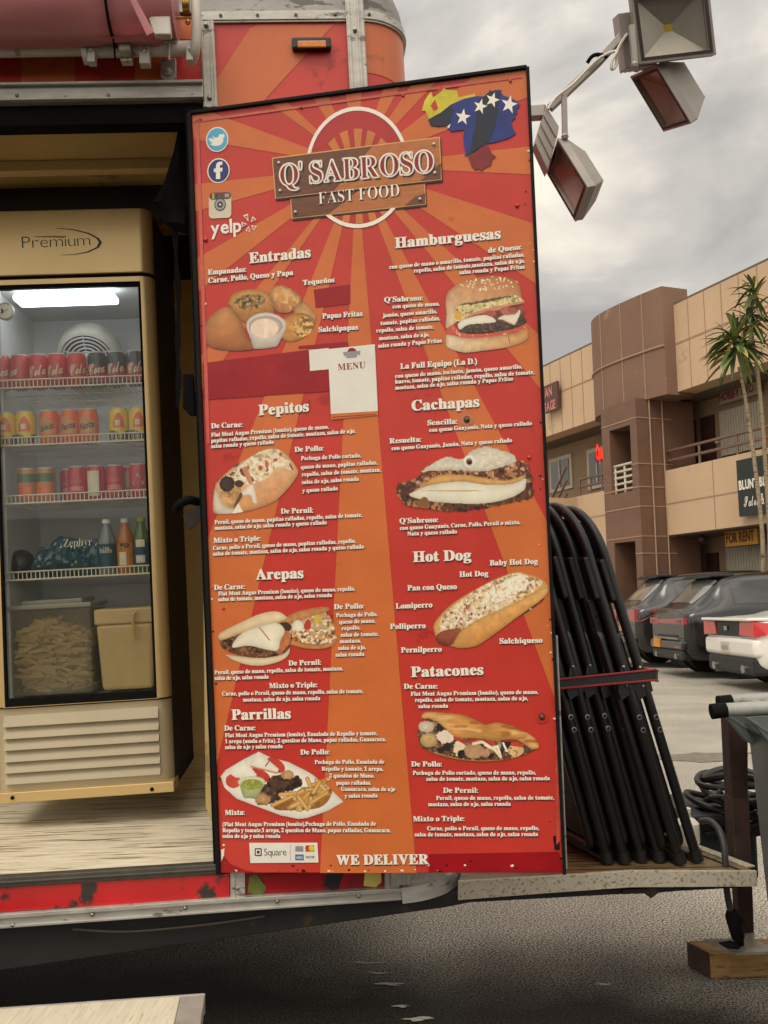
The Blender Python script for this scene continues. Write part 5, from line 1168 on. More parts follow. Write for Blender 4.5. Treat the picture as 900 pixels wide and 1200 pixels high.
    tcn = fp(6, 365, .06); mb = MB(); mb.lathe(tcn, -YA, XA, [(.03, -.01), (.03, .004), (.026, .006), (.025, .003)], 24); o = mb.build('thermometer', m_alu, p, smooth=True)
    mb = MB(); mb.disc(tcn - YA * .0045, XA * .025, ZA * .025, 24); mb.i = 1; mb.box(tcn - YA * .006, (XA * .4 + ZA * .2).normalized() * .014, YA * .0005, ZA * .001); mb.box(tcn - YA * .006 - XA * .008, XA * .003, YA * .0005, ZA * .008); mb.build('dial', [m_white, m_ink], o)
    # shelves
    for y in (443, 511.5, 580.5, 671.5):
        zz = Z(90, y); mb = MB(); a, b = XL + .035, XR - .038; lip = .027
        mb.tube([fl(a, .06, zz + lip / 2), fl(b, .06, zz + lip / 2)], .0026, 6); mb.tube([fl(a, .06, zz - lip / 2), fl(b, .06, zz - lip / 2)], .0032, 6)
        k = 0; s = a
        while s < b:
            mb.tube([fl(s, .061, zz + lip / 2), fl(s, .061, zz - lip / 2), fl(s, .45, zz - lip / 2)], .0018, 4, square=True); s += .0142
        for t in (.2, .34, .45): mb.tube([fl(a, t, zz - lip / 2 - .003), fl(b, t, zz - lip / 2 - .003)], .003, 5)
        mb.build('wire_shelf', m_wire, p)
    mb = MB()
    for s in (XL + .036, XR - .036): mb.box(fl(s, .09, (z0 + z1) / 2), XA * .004, YA * .01, ZA * (z1 - z0) / 2)
    mb.build_split('shelf_rail', m_fgrey, p)
    return X, Z
FX, FZ = build_fridge()

# =================================================================== DRINKS
m_can = {k: mat('can_' + k, c, rough=.35, metal=.0, var=.1, scale=30, coat=.3) for k, c in dict(red=(186, 14, 18), black=(12, 11, 11), orange=(232, 104, 36), yellow=(232, 196, 52), peach=(190, 120, 66), pink=(186, 36, 56), silver=(190, 188, 184), cream=(220, 210, 180), green=(70, 104, 56), navy=(36, 42, 62)).items()}
def can_at(x, yb, t=.11): return fl(FX(x, yb), t, FZ(90, yb) - .0132 + .0015)
def wrap_text(mb, text, base, z0, cap, w, st, rot=0., off=0., skew=0., r=.0333, ctr=0.):
    vs_, fs_, wd = layout(text, st, off, .02)
    def f(q):
        u = (q[0] / wd - .5) * w; v = q[1] * cap + u * rot
        a = (u + skew * v) / r + ctr
        return base + XA * (r * math.sin(a)) - YA * (r * math.cos(a)) + ZA * (z0 + v)
    mb.add([f(q) for q in vs_], fs_)
def patch(mb, base, a0, a1, z0, z1, r=.0332, wob=None):
    n = 10; vs_ = []
    for i in range(n + 1):
        a = a0 + (a1 - a0) * i / n
        for z in (z0, z1(i / n) if callable(z1) else z1): vs_.append(base + XA * (r * math.sin(a)) - YA * (r * math.cos(a)) + ZA * z)
    mb.add(vs_, [(2 * i, 2 * i + 2, 2 * i + 3, 2 * i + 1) for i in range(n)])
def make_can(name, label, group, base, body, draw, H=.119, top='silver', cat='can'):
    t = thing(name, label, cat, base, group)
    prof = [(.024, .0), (.030, .003), (.033, .012), (.033, H - .016), (.0275, H - .004), (.0275, H)]
    mb = MB(); mb.lathe(base, ZA, XA, prof, 22); mb.build('can_body', m_can[body], t, smooth=True, sharp=60)
    mb = MB(); mb.lathe(base + ZA * (H - .0005), ZA, XA, [(.0278, -.003), (.0278, .002), (.024, .002), (.024, -.001)], 22); mb.build('can_lid', m_can[top], t, smooth=True)
    mb = MB(); mats = draw(mb, base); mb.build('can_print', mats, t, recalc=False); return t
def cola(text, ctr, zero):
    def f(mb, b):
        if zero: mb.i = 1; patch(mb, b, -1.7, 1.7, .012, lambda u: .062 + .014 * math.sin(u * 3 + 1)); mb.i = 0
        wrap_text(mb, text, b, .042, .040, .060, 'script', rot=.22, off=.006, r=.0335, ctr=ctr)
        return [m_can['cream'], m_can['red']]
    return f
G1 = 'cans on the top shelf'
rows = [(-11, 'red', 'Coca', .1, 'red cola can cut off at the left picture edge, top shelf'), (12, 'red', 'Coca', -.9, 'red cola can with its script turned away, second can of the top shelf'), (34.5, 'red', 'Cola', .1, 'red cola can reading Cola, under the fan, left of two other red cans'),
        (57.5, 'red', 'Cola', -.1, 'red cola can under the middle of the fan grille'), (81, 'red', 'Cola', .35, 'red cola can touching the first black-topped can'), (106, 'black', 'Coca', .1, 'black-topped cola can next to the red cola cans'), (129.5, 'black', 'Cola', .0, 'middle black-topped cola can with a red base'), (152.5, 'black', 'Cola', .2, 'black-topped cola can at the right end of the top shelf')]
for x, c, tx, ctr, lab in rows: make_can('cola_can', lab, G1, can_at(x, 443), c, cola(tx, ctr, c == 'black'))
def fruit(text):
    def f(mb, b):
        mb.i = 1; patch(mb, b, -.9, .9, .035, lambda u: .085 + .01 * math.sin(5 * u)); mb.i = 0
        wrap_text(mb, text, b, .05, .022, .05, 'sans', rot=.25, off=.02, r=.0336); return [m_can['navy'], mat('can_pale_patch', (214, 150, 90), rough=.35)]
    return f
def malt(mb, b):
    patch(mb, b, -1.6, 1.6, .008, lambda u: .026 + .014 * abs(math.sin(u * 5))); mb.i = 1; patch(mb, b, -.45, .75, .048, lambda u: .07 + .03 * math.sin(3.1 * u)); mb.i = 2; patch(mb, b, -.2, .3, .056, .074, r=.0336); return [m_can['navy'], m_can['orange'], m_can['cream']]
G2 = 'cans on the second shelf'
for x, c, dr, lab in ((-5, 'yellow', malt, 'yellow can half cut off at the left picture edge, second shelf'), (18.5, 'yellow', malt, 'yellow can with an orange figure, beside the orange soda cans'), (47.5, 'orange', fruit('Sunkist'), 'orange soda can reading Sunkist on the second shelf'), (73, 'orange', fruit('Fanta'), 'middle orange soda can of the second shelf'), (95.5, 'orange', fruit('Fanta'), 'right orange soda can with blue script, before the gap on the second shelf'), (132, 'yellow', malt, 'yellow can standing after the gap on the second shelf'), (156, 'yellow', malt, 'yellow can at the right end of the second shelf')):
    make_can('soda_can', lab, G2, can_at(x, 511.5), c, dr)
def guava(mb, b):
    patch(mb, b, -1.2, 1.2, .07, .1); mb.i = 1; patch(mb, b, -.7, .7, .02, lambda u: .06 + .01 * math.sin(7 * u)); return [m_can['green'], m_can['orange']]
def pop(white):
    def f(mb, b):
        if white: patch(mb, b, -.8, .5, .014, .1)
        else:
            wrap_text(mb, 'Soda', b, .06, .018, .04, 'script', rot=.2, off=.004, r=.0336)
            for dz in (0, .008): patch(mb, b, -.8, .8, .034 + dz, lambda u, d=dz: .037 + d + .006 * math.sin(3.1 * u))
        mb.i = 0; return [m_can['cream'] if white else mat('can_pale_pink', (220, 130, 130), rough=.35)]
    return f
def diamond(mb, b):
    for k in range(4):
        a, c = k * math.pi / 2, (k + 1) * math.pi / 2; q = lambda an, r: b + XA * (.0336 * math.sin(.6 * r * math.sin(an) + .1)) - YA * (.0336 * math.cos(.6 * r * math.sin(an) + .1)) + ZA * (.052 + .034 * r * math.cos(an))
        mb.poly([q(a, 1), q(c, 1), q(c, .82), q(a, .82)])
    return [m_can['silver']]
G3 = 'cans on the third shelf'
for x, c, dr, tt, lab in ((20.5, 'peach', guava, .11, 'peach and green can, left of a pair on the third shelf'), (43.5, 'peach', guava, .11, 'peach and green can nearest the pink cans'), (66, 'pink', pop(False), .18, 'pink can set back behind the row, beside the peach cans'), (82, 'pink', pop(False), .11, 'pink can with pale script, third shelf'), (104.5, 'pink', pop(True), .11, 'pink can with a wide white panel, third shelf'), (127, 'pink', pop(False), .12, 'pink can between two cans with white stripes'), (141, 'pink', pop(True), .18, 'pink can with a white stripe, set back behind its row'), (156, 'pink', diamond, .11, 'pink can with a silver diamond at the right end of the third shelf')):
    make_can('fruit_can', lab, G3, can_at(x, 580.5, tt), c, dr)
# bottles and water pack on the fourth shelf
def bottle(name, label, x, t, H, R, body, cap, lab_mat, draw=None):
    b = fl(FX(x, 667), t, FZ(90, 671.5) - .012); o = thing(name, label, 'bottle', b)
    prof = [(R * .9, 0), (R, .008), (R, H * .55), (R * .92, H * .66), (R * .5, H * .84), (.013, H * .9), (.013, H * .93)]
    mb = MB(); mb.lathe(b, ZA, XA, prof, 20); mb.build('bottle_body', body, o, smooth=True, sharp=60)
    mb = MB(); mb.lathe(b + ZA * H * .93, ZA, XA, [(.015, 0), (.015, H * .07), (.012, H * .075)], 14); mb.build('cap', cap, o, smooth=True)
    mb = MB(); mb.lathe(b + ZA * H * .12, ZA, XA, [(R * 1.02, 0), (R * 1.02, H * .44)], 20, close=False); l = mb.build('bottle_label', lab_mat, o, smooth=True)
    if draw:
        mb = MB(); m_ = draw(mb, b, R * 1.04); mb.build('label_print', m_, l, recalc=False)
m_clear = mat('clear_plastic_bottle', (120, 132, 130), rough=.12, var=.1, coat=.4); m_teal = mat('label_teal', (28, 74, 88), rough=.4, var=.3, scale=20)
def zeph(mb, b, R): wrap_text(mb, 'hills', b, .075, .02, .045, 'serif', off=-.01, r=R); return [m_can['cream']]
def juice(mb, b, R): wrap_text(mb, 'go', b, .09, .022, .034, 'sans', off=.02, r=R); mb.i = 1; patch(mb, b, -.6, .2, .03, .075, r=R); return [m_ink, m_can['cream']]
def leaf(mb, b, R): patch(mb, b, -.5, .5, .09, .115, r=R); mb.i = 1; patch(mb, b, -.55, .5, .035, .062, r=R); mb.i = 0; patch(mb, b, -.45, .4, .04, .057, r=R + .0004); return [m_can['cream'], m_can['silver']]
bottle('water_bottle', 'clear water bottle with a white cap and teal label on the fourth shelf', 118, .11, .19, .032, m_clear, m_white, m_teal, zeph)
bottle('juice_bottle', 'juice bottle with a bright orange label on the fourth shelf', 140.5, .11, .19, .030, mat('juice_orange', (176, 104, 40), rough=.25, coat=.4), m_can['silver'], mat('label_orange', (198, 124, 36), rough=.4, var=.2), juice)
bottle('soda_bottle', 'green soda bottle with a blue label at the right end of the fourth shelf', 160, .11, .19, .030, mat('green_plastic', (74, 100, 36), rough=.2, coat=.5), mat('lime_cap', (150, 150, 60), rough=.4), mat('label_blue', (34, 66, 92), rough=.4, var=.2), leaf)
def water_pack():
    b = fl(FX(68, 667), .16, FZ(90, 671.5) - .012); t = thing('water_pack', 'shrink wrapped pack of bottled water in crumpled teal plastic on the fourth shelf', 'water pack', b)
    mb = MB(); nx, nz = 34, 14; rnd = np.random.RandomState(2); vs_ = []
    x0, x1 = FX(22, 650), FX(106, 650)
    H = [.06, .11, .10, .13, .145, .14, .135, .13, .12, .125, .13, .12]
    def top(u): 
        i = u * (len(H) - 1); k = min(int(i), len(H) - 2); f = i - k; f = f * f * (3 - 2 * f); return H[k] * (1 - f) + H[k + 1] * f
    for i in range(nx + 1):
        u = i / nx; s = x0 + (x1 - x0) * u
        for j in range(nz + 1):
            v = j / nz; bulge = .05 * math.sin(math.pi * min(1, v * 1.0)) ** .5 + .008 * math.sin(u * 40) * (1 - v) + rnd.uniform(-.005, .005)
            vs_.append(fl(s + .012 * v, .15 - bulge, TC(b).z + top(u) * v))
    mb.add(vs_, [(i * (nz + 1) + j, (i + 1) * (nz + 1) + j, (i + 1) * (nz + 1) + j + 1, i * (nz + 1) + j + 1) for i in range(nx) for j in range(nz)])
    mb.poly([fl(x0, .15, TC(b).z), fl(x0, .15, TC(b).z + .05), fl(x0, .4, TC(b).z + .05), fl(x0, .4, TC(b).z)])
    mb.build('plastic_wrap', mat('teal_wrap', (36, 80, 92), rough=.22, var=.5, scale=16, coat=.5, stain=(60, 82, 50), stain_at=.6, stain_scale=9), t, smooth=True, sharp=30)
    mb = MB(); A, B = fp(74, 641, .085), fp(108, 639, .085); up = fp(74, 631.5, .085) - A; write(mb, 'Zephyr', lambda u, v: A + (B - A) * u + up * v, st='serif', off=-.01); mb.build('wrap_lettering', m_can['cream'], t, recalc=False)
water_pack()
def tubs():
    zf = FZ(90, 816)
    # fries tub
    b = fl(FX(50, 812), .16, zf); t = thing('fries_tub', 'clear plastic tub heaped with pale cut fries at the bottom of the refrigerator', 'food tub', b)
    x0, x1, zt = FX(2, 760), FX(100, 760), FZ(50, 712)
    m_tub = glass('tub_plastic', (.9, .88, .82), .04, .1, haze=.32, haze_col=(.46, .38, .26))
    mb = MB(); mb.box((fl(x0, .08, zf) + fl(x1, .32, zt)) / 2 + V((0, 0, 0)), XA * (x1 - x0) / 2, YA * .12, ZA * (zt - zf) / 2); mb.build('tub_wall', m_tub, t, bevel=.01)
    mb = MB(); c = (fl(x0, .08, zt) + fl(x1, .32, zt)) / 2; mb.box(c, XA * ((x1 - x0) / 2 + .006), YA * .126, ZA * .008); mb.box(c + ZA * .014, XA * (x1 - x0) * .38, YA * .09, ZA * .008); mb.build('tub_lid', mat('tub_lid', (150, 146, 132), rough=.3, coat=.3), t, bevel=.004)
    mb = MB(); rnd = random.Random(8)
    for i in range(420):
        u = rnd.random(); hgt = (zt - zf) * (.92 - .5 * abs(u - .45) ** 1.3) ; z = zf + .012 + rnd.random() ** .7 * (hgt - .03); s = x0 + .02 + u * (x1 - x0 - .04); tt = .085 + rnd.random() ** 1.5 * .15
        a = rnd.uniform(-.7, .7) + (math.pi if rnd.random() < .5 else 0); d = (XA * math.cos(a) + ZA * math.sin(a) * .7 + YA * rnd.uniform(-.25, .25)).normalized(); o = d.cross(YA).normalized(); L = rnd.uniform(.018, .034)
        s = min(max(s, x0 + .035), x1 - .035)
        mb.box(fl(s, tt + .01, z), d * L, o * .0052, d.cross(o) * .0052)
    mb.build('cut_fries', mat('raw_fries', (206, 172, 108), rough=.5, var=.18, scale=25), t)['kind'] = 'stuff'
    # bucket
    b = fl(FX(141, 808), .16, zf); t = thing('sauce_bucket', 'square cream plastic bucket standing beside the tub of fries', 'bucket', b)
    x0, x1, zt = FX(107, 760), FX(177, 760), FZ(140, 714); m_b = mat('cream_plastic', (196, 166, 112), rough=.4, var=.1, scale=8)
    mb = MB(); q = [fl(x0 + .012, .08, zf + .002), fl(x1 - .012, .08, zf + .002), fl(x1 - .012, .28, zf + .002), fl(x0 + .012, .28, zf + .002)]; q2 = [fl(x0, .07, zt - .05), fl(x1, .07, zt - .05), fl(x1, .29, zt - .05), fl(x0, .29, zt - .05)]
    mb.add(q + q2, [(3, 2, 1, 0), (4, 5, 6, 7)] + [(i, (i + 1) % 4, 4 + (i + 1) % 4, 4 + i) for i in range(4)]); mb.build('bucket_body', m_b, t, bevel=.014, seg=3)
    mb = MB(); mb.box((fl(x0, .07, zt - .052) + fl(x1, .29, zt)) / 2, XA * ((x1 - x0) / 2 + .004), YA * .114, ZA * .026); mb.build('bucket_rim', m_b, t, bevel=.006)
    mb = MB(); mb.tube(spath([fp(160, 716, .055), fp(156, 722, .05), fp(157, 742, .05), fp(160, 748, .055)], 5), .005, 6); mb.build('bucket_handle', m_b, t, smooth=True)
    b = fl(FX(3, 667), .2, FZ(90, 671.5) - .012); t = thing('dark_pouch', 'dark crumpled pouch cut off at the left picture edge, fourth shelf', 'pouch', b)
    mb = MB(); mb.ball(b + ZA * .05, .05, .06, .055, n=14, ax=(XA, YA, ZA)); mb.build('pouch_body', mat('dark_foil', (42, 46, 40), rough=.4, var=.4, scale=20, bump=.5, bscale=30), t, smooth=True)
tubs()
# step in front of the door
def build_step():
    z = .27; A, B = ground(-160, 1193.5, z), ground(211, 1167.5, z); d = (B - A).normalized(); n = V((d.y, -d.x, 0)).normalized(); C = ground(234, 1166, z)
    t = thing('entry_step', 'pale wooden entry step with a grey metal corner in front of the trailer door', 'step', ((A + C) / 2 + n * .2).to_tuple()[:2] + (0,))
    mb = MB(); mb.prism([A, B, B + n * .42, A + n * .42], (0, 0, -.03)); mb.build('tread', mat('pale_wood', (206, 198, 176), rough=.5, var=.14, scale=8, stretch=(18, 1, 8), stain=(168, 152, 118), stain_at=.6, stain_scale=12), t, bevel=.003)
    mb = MB(); mb.prism([B + d * .001, B + d * .06, B + d * .06 + n * .425, B + d * .001 + n * .425], (0, 0, -.035)); mb.prism([A - n * .002, B - n * .002 + d * .06, B - n * .012 + d * .06, A - n * .012], (0, 0, -.05)); mb.build('metal_edge', m_alu, t, bevel=.003)
    for q in (B + d * .03 + n * .05, B + d * .03 + n * .38, A + n * .05, A + n * .38):
        mb = MB(); mb.box(V((q.x, q.y, z / 2 - .02)), (.02, 0, 0), (0, .02, 0), (0, 0, z / 2 - .02)); mb.build('leg', m_under, t)
build_step()
# =================================================================== TONGUE DECK, CHAIRS, JACK
m_deckwood = mat('deck_boards', (122, 98, 66), rough=.45, var=.35, scale=6, stretch=(1.2, 12, 6), stain=(64, 48, 34), stain_at=.55, stain_scale=5, detail=8)
m_speck = mat('speckled_metal', (190, 180, 160), rough=.5, metal=.25, var=.1, scale=30, stain=(138, 126, 104), stain_at=.56, stain_scale=110)
m_rustpost = mat('rusty_brown_steel', (58, 38, 30), rough=.6, metal=.2, var=.35, scale=12, stain=(48, 30, 24), stain_at=.55, stain_scale=10)
m_chair = mat('black_powder_coat', (20, 19, 18), rough=.42, var=.3, scale=20, spec=.5, stain=(58, 48, 38), stain_at=.68, stain_scale=18)
m_pad = mat('black_vinyl_pad', (20, 19, 18), rough=.5, var=.2, bump=.2, bscale=150)
dA, dB, dC = TP(537, 1034, .02), TP(748, 1022, .02), TP(887, 1021.5, .02)
DN = ((dC - dA).cross(V((YA.x, YA.y, 0)))).normalized()
def dk(x, y, h=0.): return hit(x, y, dA + V((0, 0, h)), DN)
def build_deck():
    t = thing('tongue_deck', 'wooden trailer tongue deck with a speckled metal front edge carrying the folded chairs', 'deck', TP(700, 1040, .1))
    bl, br = dk(560, 968), dk(762, 973)
    mb = MB(); mb.prism([dA, dB, dC, br, bl], -DN * .03 if DN.z > 0 else DN * .03); mb.build('deck_boards', m_deckwood, t)
    mb = MB(); up = V((0, 0, 1)); e = .006
    fr = [TP(537, 1033, .015), TP(640, 1027, .015), TP(739, 1020.5, .015), TP(887, 1021, .015)]; lo = [TP(537, 1055, .015), TP(640, 1047, .015), TP(739, 1040, .015), TP(887, 1039, .015)]
    for i in range(3): mb.prism([fr[i], fr[i + 1], lo[i + 1], lo[i]], YA * .012)
    mb.build('edge_strip', m_speck, t, bevel=.001)
    mb = MB()
    def strip(a, b, w, h): 
        d = (b - a).normalized(); s = d.cross(DN).normalized(); mb.prism([a + s * w, b + s * w, b - s * w, a - s * w], up * h)
    C2, R2 = dk(880, 1017), dk(770, 975.5); strip(C2, R2, .016, .006)
    mb.build('edge_angle', m_speck, t, bevel=.002)
    mb = MB(); strip(dk(868, 1020.5), dk(764, 980), .0035, .002)
    for k in range(4): strip(dk(520, 1023 - k * 11), dk(846 - k * 22, 1016 - k * 9), .002, .001)
    mb.build('board_gap', m_gum, t)
    mb = MB(); mb.prism([TP(730, 1043, .04), TP(795, 1039, .04), TP(795, 1044, .04), TP(772, 1046, .04), TP(763, 1053, .04), TP(755, 1047, .04), TP(730, 1048, .04)], YA * .1); mb.prism([TP(540, 1050, .06), TP(870, 1036, .06), TP(870, 1040, .06), TP(540, 1058, .06)], YA * .2); mb.build('deck_bracket', m_under, t)
build_deck()

def rloop(o, ex, ey, W, H, r0, r1, k=5):
    """rounded rectangle path: o corner, ex width dir, ey height dir; r0 bottom radius, r1 top radius"""
    pts = []
    for cx, cy, r, a0 in ((W - r0, r0, r0, -90), (W - r1, H - r1, r1, 0), (r1, H - r1, r1, 90), (r0, r0, r0, 180)):
        for i in range(k + 1):
            a = math.radians(a0 + 90 * i / k); pts.append(o + ex * (cx + r * math.cos(a)) + ey * (cy + r * math.sin(a)))
    return pts
def build_chair(i, foot, top, label):
    off = TC(dk(*foot)).y; N = TP(foot[0], foot[1] - 4, off); Tp = TP(top[0], top[1] + 4, off - .0)
    E = Tp - N; H = E.length; E.normalize(); Dp = (V((YA.x, YA.y, 0)) + XA * -.16).normalized(); Dp = (Dp - E * Dp.dot(E)).normalized(); S = E.cross(Dp).normalized()
    if S.dot(XA) > 0: S = -S
    t = thing('folding_chair', label, 'folding chair', N, 'folded chairs leaning on the tongue deck')
    W = .40; r = .016
    mb = MB(); mb.tube(rloop(N, Dp, E, W, H, .03, .16, 8), r, 10, closed=True); f = mb.build('frame_tube', m_chair, t, smooth=True)
    mb = MB(); o = N + S * .030 + E * .05 + Dp * .02; mb.tube(rloop(o, Dp, E, W - .04, H * .60, .03, .03, 4), r * .92, 8, closed=True); mb.build('leg_tube', m_chair, t, smooth=True)
    mb = MB(); c = N + E * (H * .79) + Dp * (W / 2) + S * .006; mb.box(c, Dp * (W / 2 + .012), E * .068, S * .019); mb.build('backrest', m_pad, t, bevel=.006)
    mb = MB(); c = N + E * (H * .40) + Dp * (W / 2) + S * .026; mb.box(c, Dp * (W / 2 - .02), E * (H * .335), S * .013); mb.build('seat', m_pad, t, bevel=.006)
    mb = MB(); c = N + E * (H * .84) + Dp * (W / 2) - S * .004; mb.box(c, Dp * (W / 2 - .03), E * (H * .12), S * .005); mb.build('back_panel', m_pad, t, bevel=.004)
    for d in (-.014, W + .010):
        mb = MB(); b = N + E * (H * .50) + Dp * d
        mb.prism([b - S * .018 - E * .035, b - S * .020 + E * .01, b - S * .004 + E * .06, b + S * .012 + E * .045, b + S * .042 - E * .02, b + S * .04 - E * .05], Dp * .004); h = mb.build('hinge_plate', m_chair, t, bevel=.001)
        if d < 0:
            mb = MB()
            for u, w in ((.002, .046), (.010, -.012)): mb.ball(b + S * u + E * w - Dp * .001, .0055, n=8)
            mb.build_split('hinge_rivet', m_steel, h, smooth=True)
    mb = MB()
    for w in (.40, .365): mb.tube([N + E * (H * w) - Dp * (r + .001) + (S * .007) * math.cos(a) + (E * .007) * math.sin(a) for a in [2 * math.pi * k / 14 for k in range(14)]], .002, 5, closed=True)
    mb.build_split('frame_eyelet', m_steel, f, smooth=True)
    mb = MB(); mb.tube([N + E * .03, N + E * .0 - E * .004], r * 1.25, 10); mb.tube([N + Dp * W + E * .03, N + Dp * W - E * .004], r * 1.25, 10); mb.build_split('foot_cap', m_pad, t, smooth=True)
feet = [((712, 1013), (598, 585), 'folded black chair deepest behind the menu panel, only its lower legs in view'), ((732, 1013), (617, 585), 'second folded black chair out from the menu panel'), ((752, 1011), (637, 584), 'folded black chair whose top loop meets the edge of the menu panel'),
        ((773, 1011), (655, 585), 'folded black chair in the middle of the leaning row, third from its free end'), ((797, 1014), (671, 584), 'folded black chair next to the last one at the free end of the row'), ((817, 1011), (690, 588), 'rightmost folded black chair, at the free end of the leaning row')]
for i, (a, b, l) in enumerate(feet): build_chair(i, a, b, l)
def build_strap():
    t = thing('webbing_strap', 'flat black strap with red edges tied round the folded chairs', 'strap', TP(700, 800, .1))
    o = .075; o2 = .5
    def q(a, b, off): return TP(a, b, off)
    pts_t = [q(650, 796.5, o), q(710, 790.5, o), q(768, 784.5, o), q(771, 786, o + .02)]; pts_b = [q(650, 807.5, o), q(710, 802, o), q(768, 797, o), q(771, 798, o + .02)]
    pts_t.append(pts_t[-1] + YA * .42 - XA * .14); pts_b.append(pts_b[-1] + YA * .42 - XA * .14)
    mb = MB()
    for i in range(len(pts_t) - 1): mb.prism([pts_t[i], pts_t[i + 1], pts_b[i + 1], pts_b[i]], YA * .003 if i < 2 else -XA * .003)
    mb.build('strap_band', mat('black_webbing', (34, 30, 29), rough=.7, var=.3, scale=60), t)
    mb = MB()
    for f in (0.0, 1.0):
        for i in range(len(pts_t) - 1):
            a = pts_t[i].lerp(pts_b[i], f); b = pts_t[i + 1].lerp(pts_b[i + 1], f); mb.tube([a - YA * .001, b - YA * .001], .0032, 6)
    mb.build('red_piping', mat('red_piping', (140, 30, 32), rough=.6, var=.2), t, smooth=True)
build_strap()
def build_jack():
    t = thing('tongue_jack', 'rusty brown trailer jack post with a steel foot plate', 'jack', TP(880, 1110, .16))
    mb = MB(); mb.prism([TP(853, 836, .26), TP(876.5, 836, .26), TP(877, 938, .26), TP(858, 938, .26)], YA * .06); mb.prism([TP(857, 935, .26), TP(878, 935, .26), TP(882, 1046, .2), TP(863, 1046, .2)], YA * .06); mb.build('outer_post', m_rustpost, t, bevel=.003)
    mb = MB(); mb.prism([TP(864, 1036, .18), TP(882, 1036, .18), TP(884.5, 1106, .18), TP(868, 1106, .18)], YA * .045); mb.build('inner_post', m_rustpost, t, bevel=.003)
    mb = MB(); c = TP(871, 1109, .18); mb.box(c, XA * .075 + V((0, 0, -.004)), V((-.03, .06, 0)), V((0, 0, .004))); mb.cyl(c + V((.01, 0, .004)), c + V((.01, 0, .04)), .026, 14); mb.build('foot_plate', mat('plate_grey', (160, 152, 138), rough=.45, metal=.4, var=.2, scale=20), t, smooth=True)
    t2 = thing('timber_block', 'weathered square timber block under the foot of the tongue jack', 'wood block', ground(866, 1150))
    A = ground(834, 1148); z = CAMZ - (CAMZ) * 0 
    h = hit(834, 1116, A, V((0, 1, 0))).z - A.z; d = V((1, .03, 0)).normalized(); n = V((-.35, 1, 0)).normalized()
    mb = MB(); mb.prism([A, A + d * .36, A + d * .36 + n * .12, A + n * .12], (0, 0, h)); mb.build('block_body', mat('old_timber', (146, 112, 66), rough=.75, var=.3, scale=5, stretch=(2, 12, 14), stain=(88, 64, 38), stain_at=.58, stain_scale=8, bump=.3, bscale=40), t2, bevel=.008, seg=3)
    mb = MB(); mb.prism([A - d * .001 + V((0, 0, .004)) + n * .004, A - d * .001 + n * .116 + V((0, 0, .004)), A - d * .001 + n * .116 + V((0, 0, h - .004)), A - d * .001 + n * .004 + V((0, 0, h - .004))], -d * .0015); mb.build('end_grain', mat('end_grain', (62, 44, 32), rough=.8, var=.35, scale=30, bump=.4), t2)
    t3 = thing('trailer_plug', 'black seven pin trailer cable and plug hanging beside the jack post', 'cable', TP(865, 1090, .12))
    mb = MB(); mb.tube(spath([TP(822, 962, .25), TP(832, 962, .18), TP(842, 972, .12), TP(848, 990, .09), TP(850, 1010, .08), TP(851, 1035, .09), TP(853, 1052, .1), TP(857, 1070, .1)], 6), .010, 10); mb.build('cable', mat('grey_cable', (58, 56, 54), rough=.5, var=.2), t3, smooth=True)
    mb = MB(); pts = [TP(856, 1066, .1), TP(859, 1072, .1), TP(860, 1080, .1), TP(865, 1098, .1), TP(866, 1102, .1)]; mb.tube(pts, [.013, .024, .022, .02, .014], 12); mb.box(TP(869, 1078, .09), XA * .006, YA * .01, ZA * .006); mb.tube([TP(866, 1101, .1), TP(867, 1109, .1)], .006, 6); mb.tube([TP(869, 1100, .1), TP(870, 1108, .1)], .006, 6); mb.build('plug_body', m_gum, t3, smooth=True)
    t4 = thing('rag', 'black oily rag lying under the plug on the jack foot plate', 'rag', TP(852, 1110, .14))
    mb = MB(); c = [TP(842, 1106, .12), TP(856, 1104, .14), TP(870, 1108, .14), TP(866, 1113, .1), TP(852, 1112, .1)]; mb.prism(c, V((0, 0, .006))); mb.build('rag_cloth', m_gum, t4, bevel=.002)
build_jack()
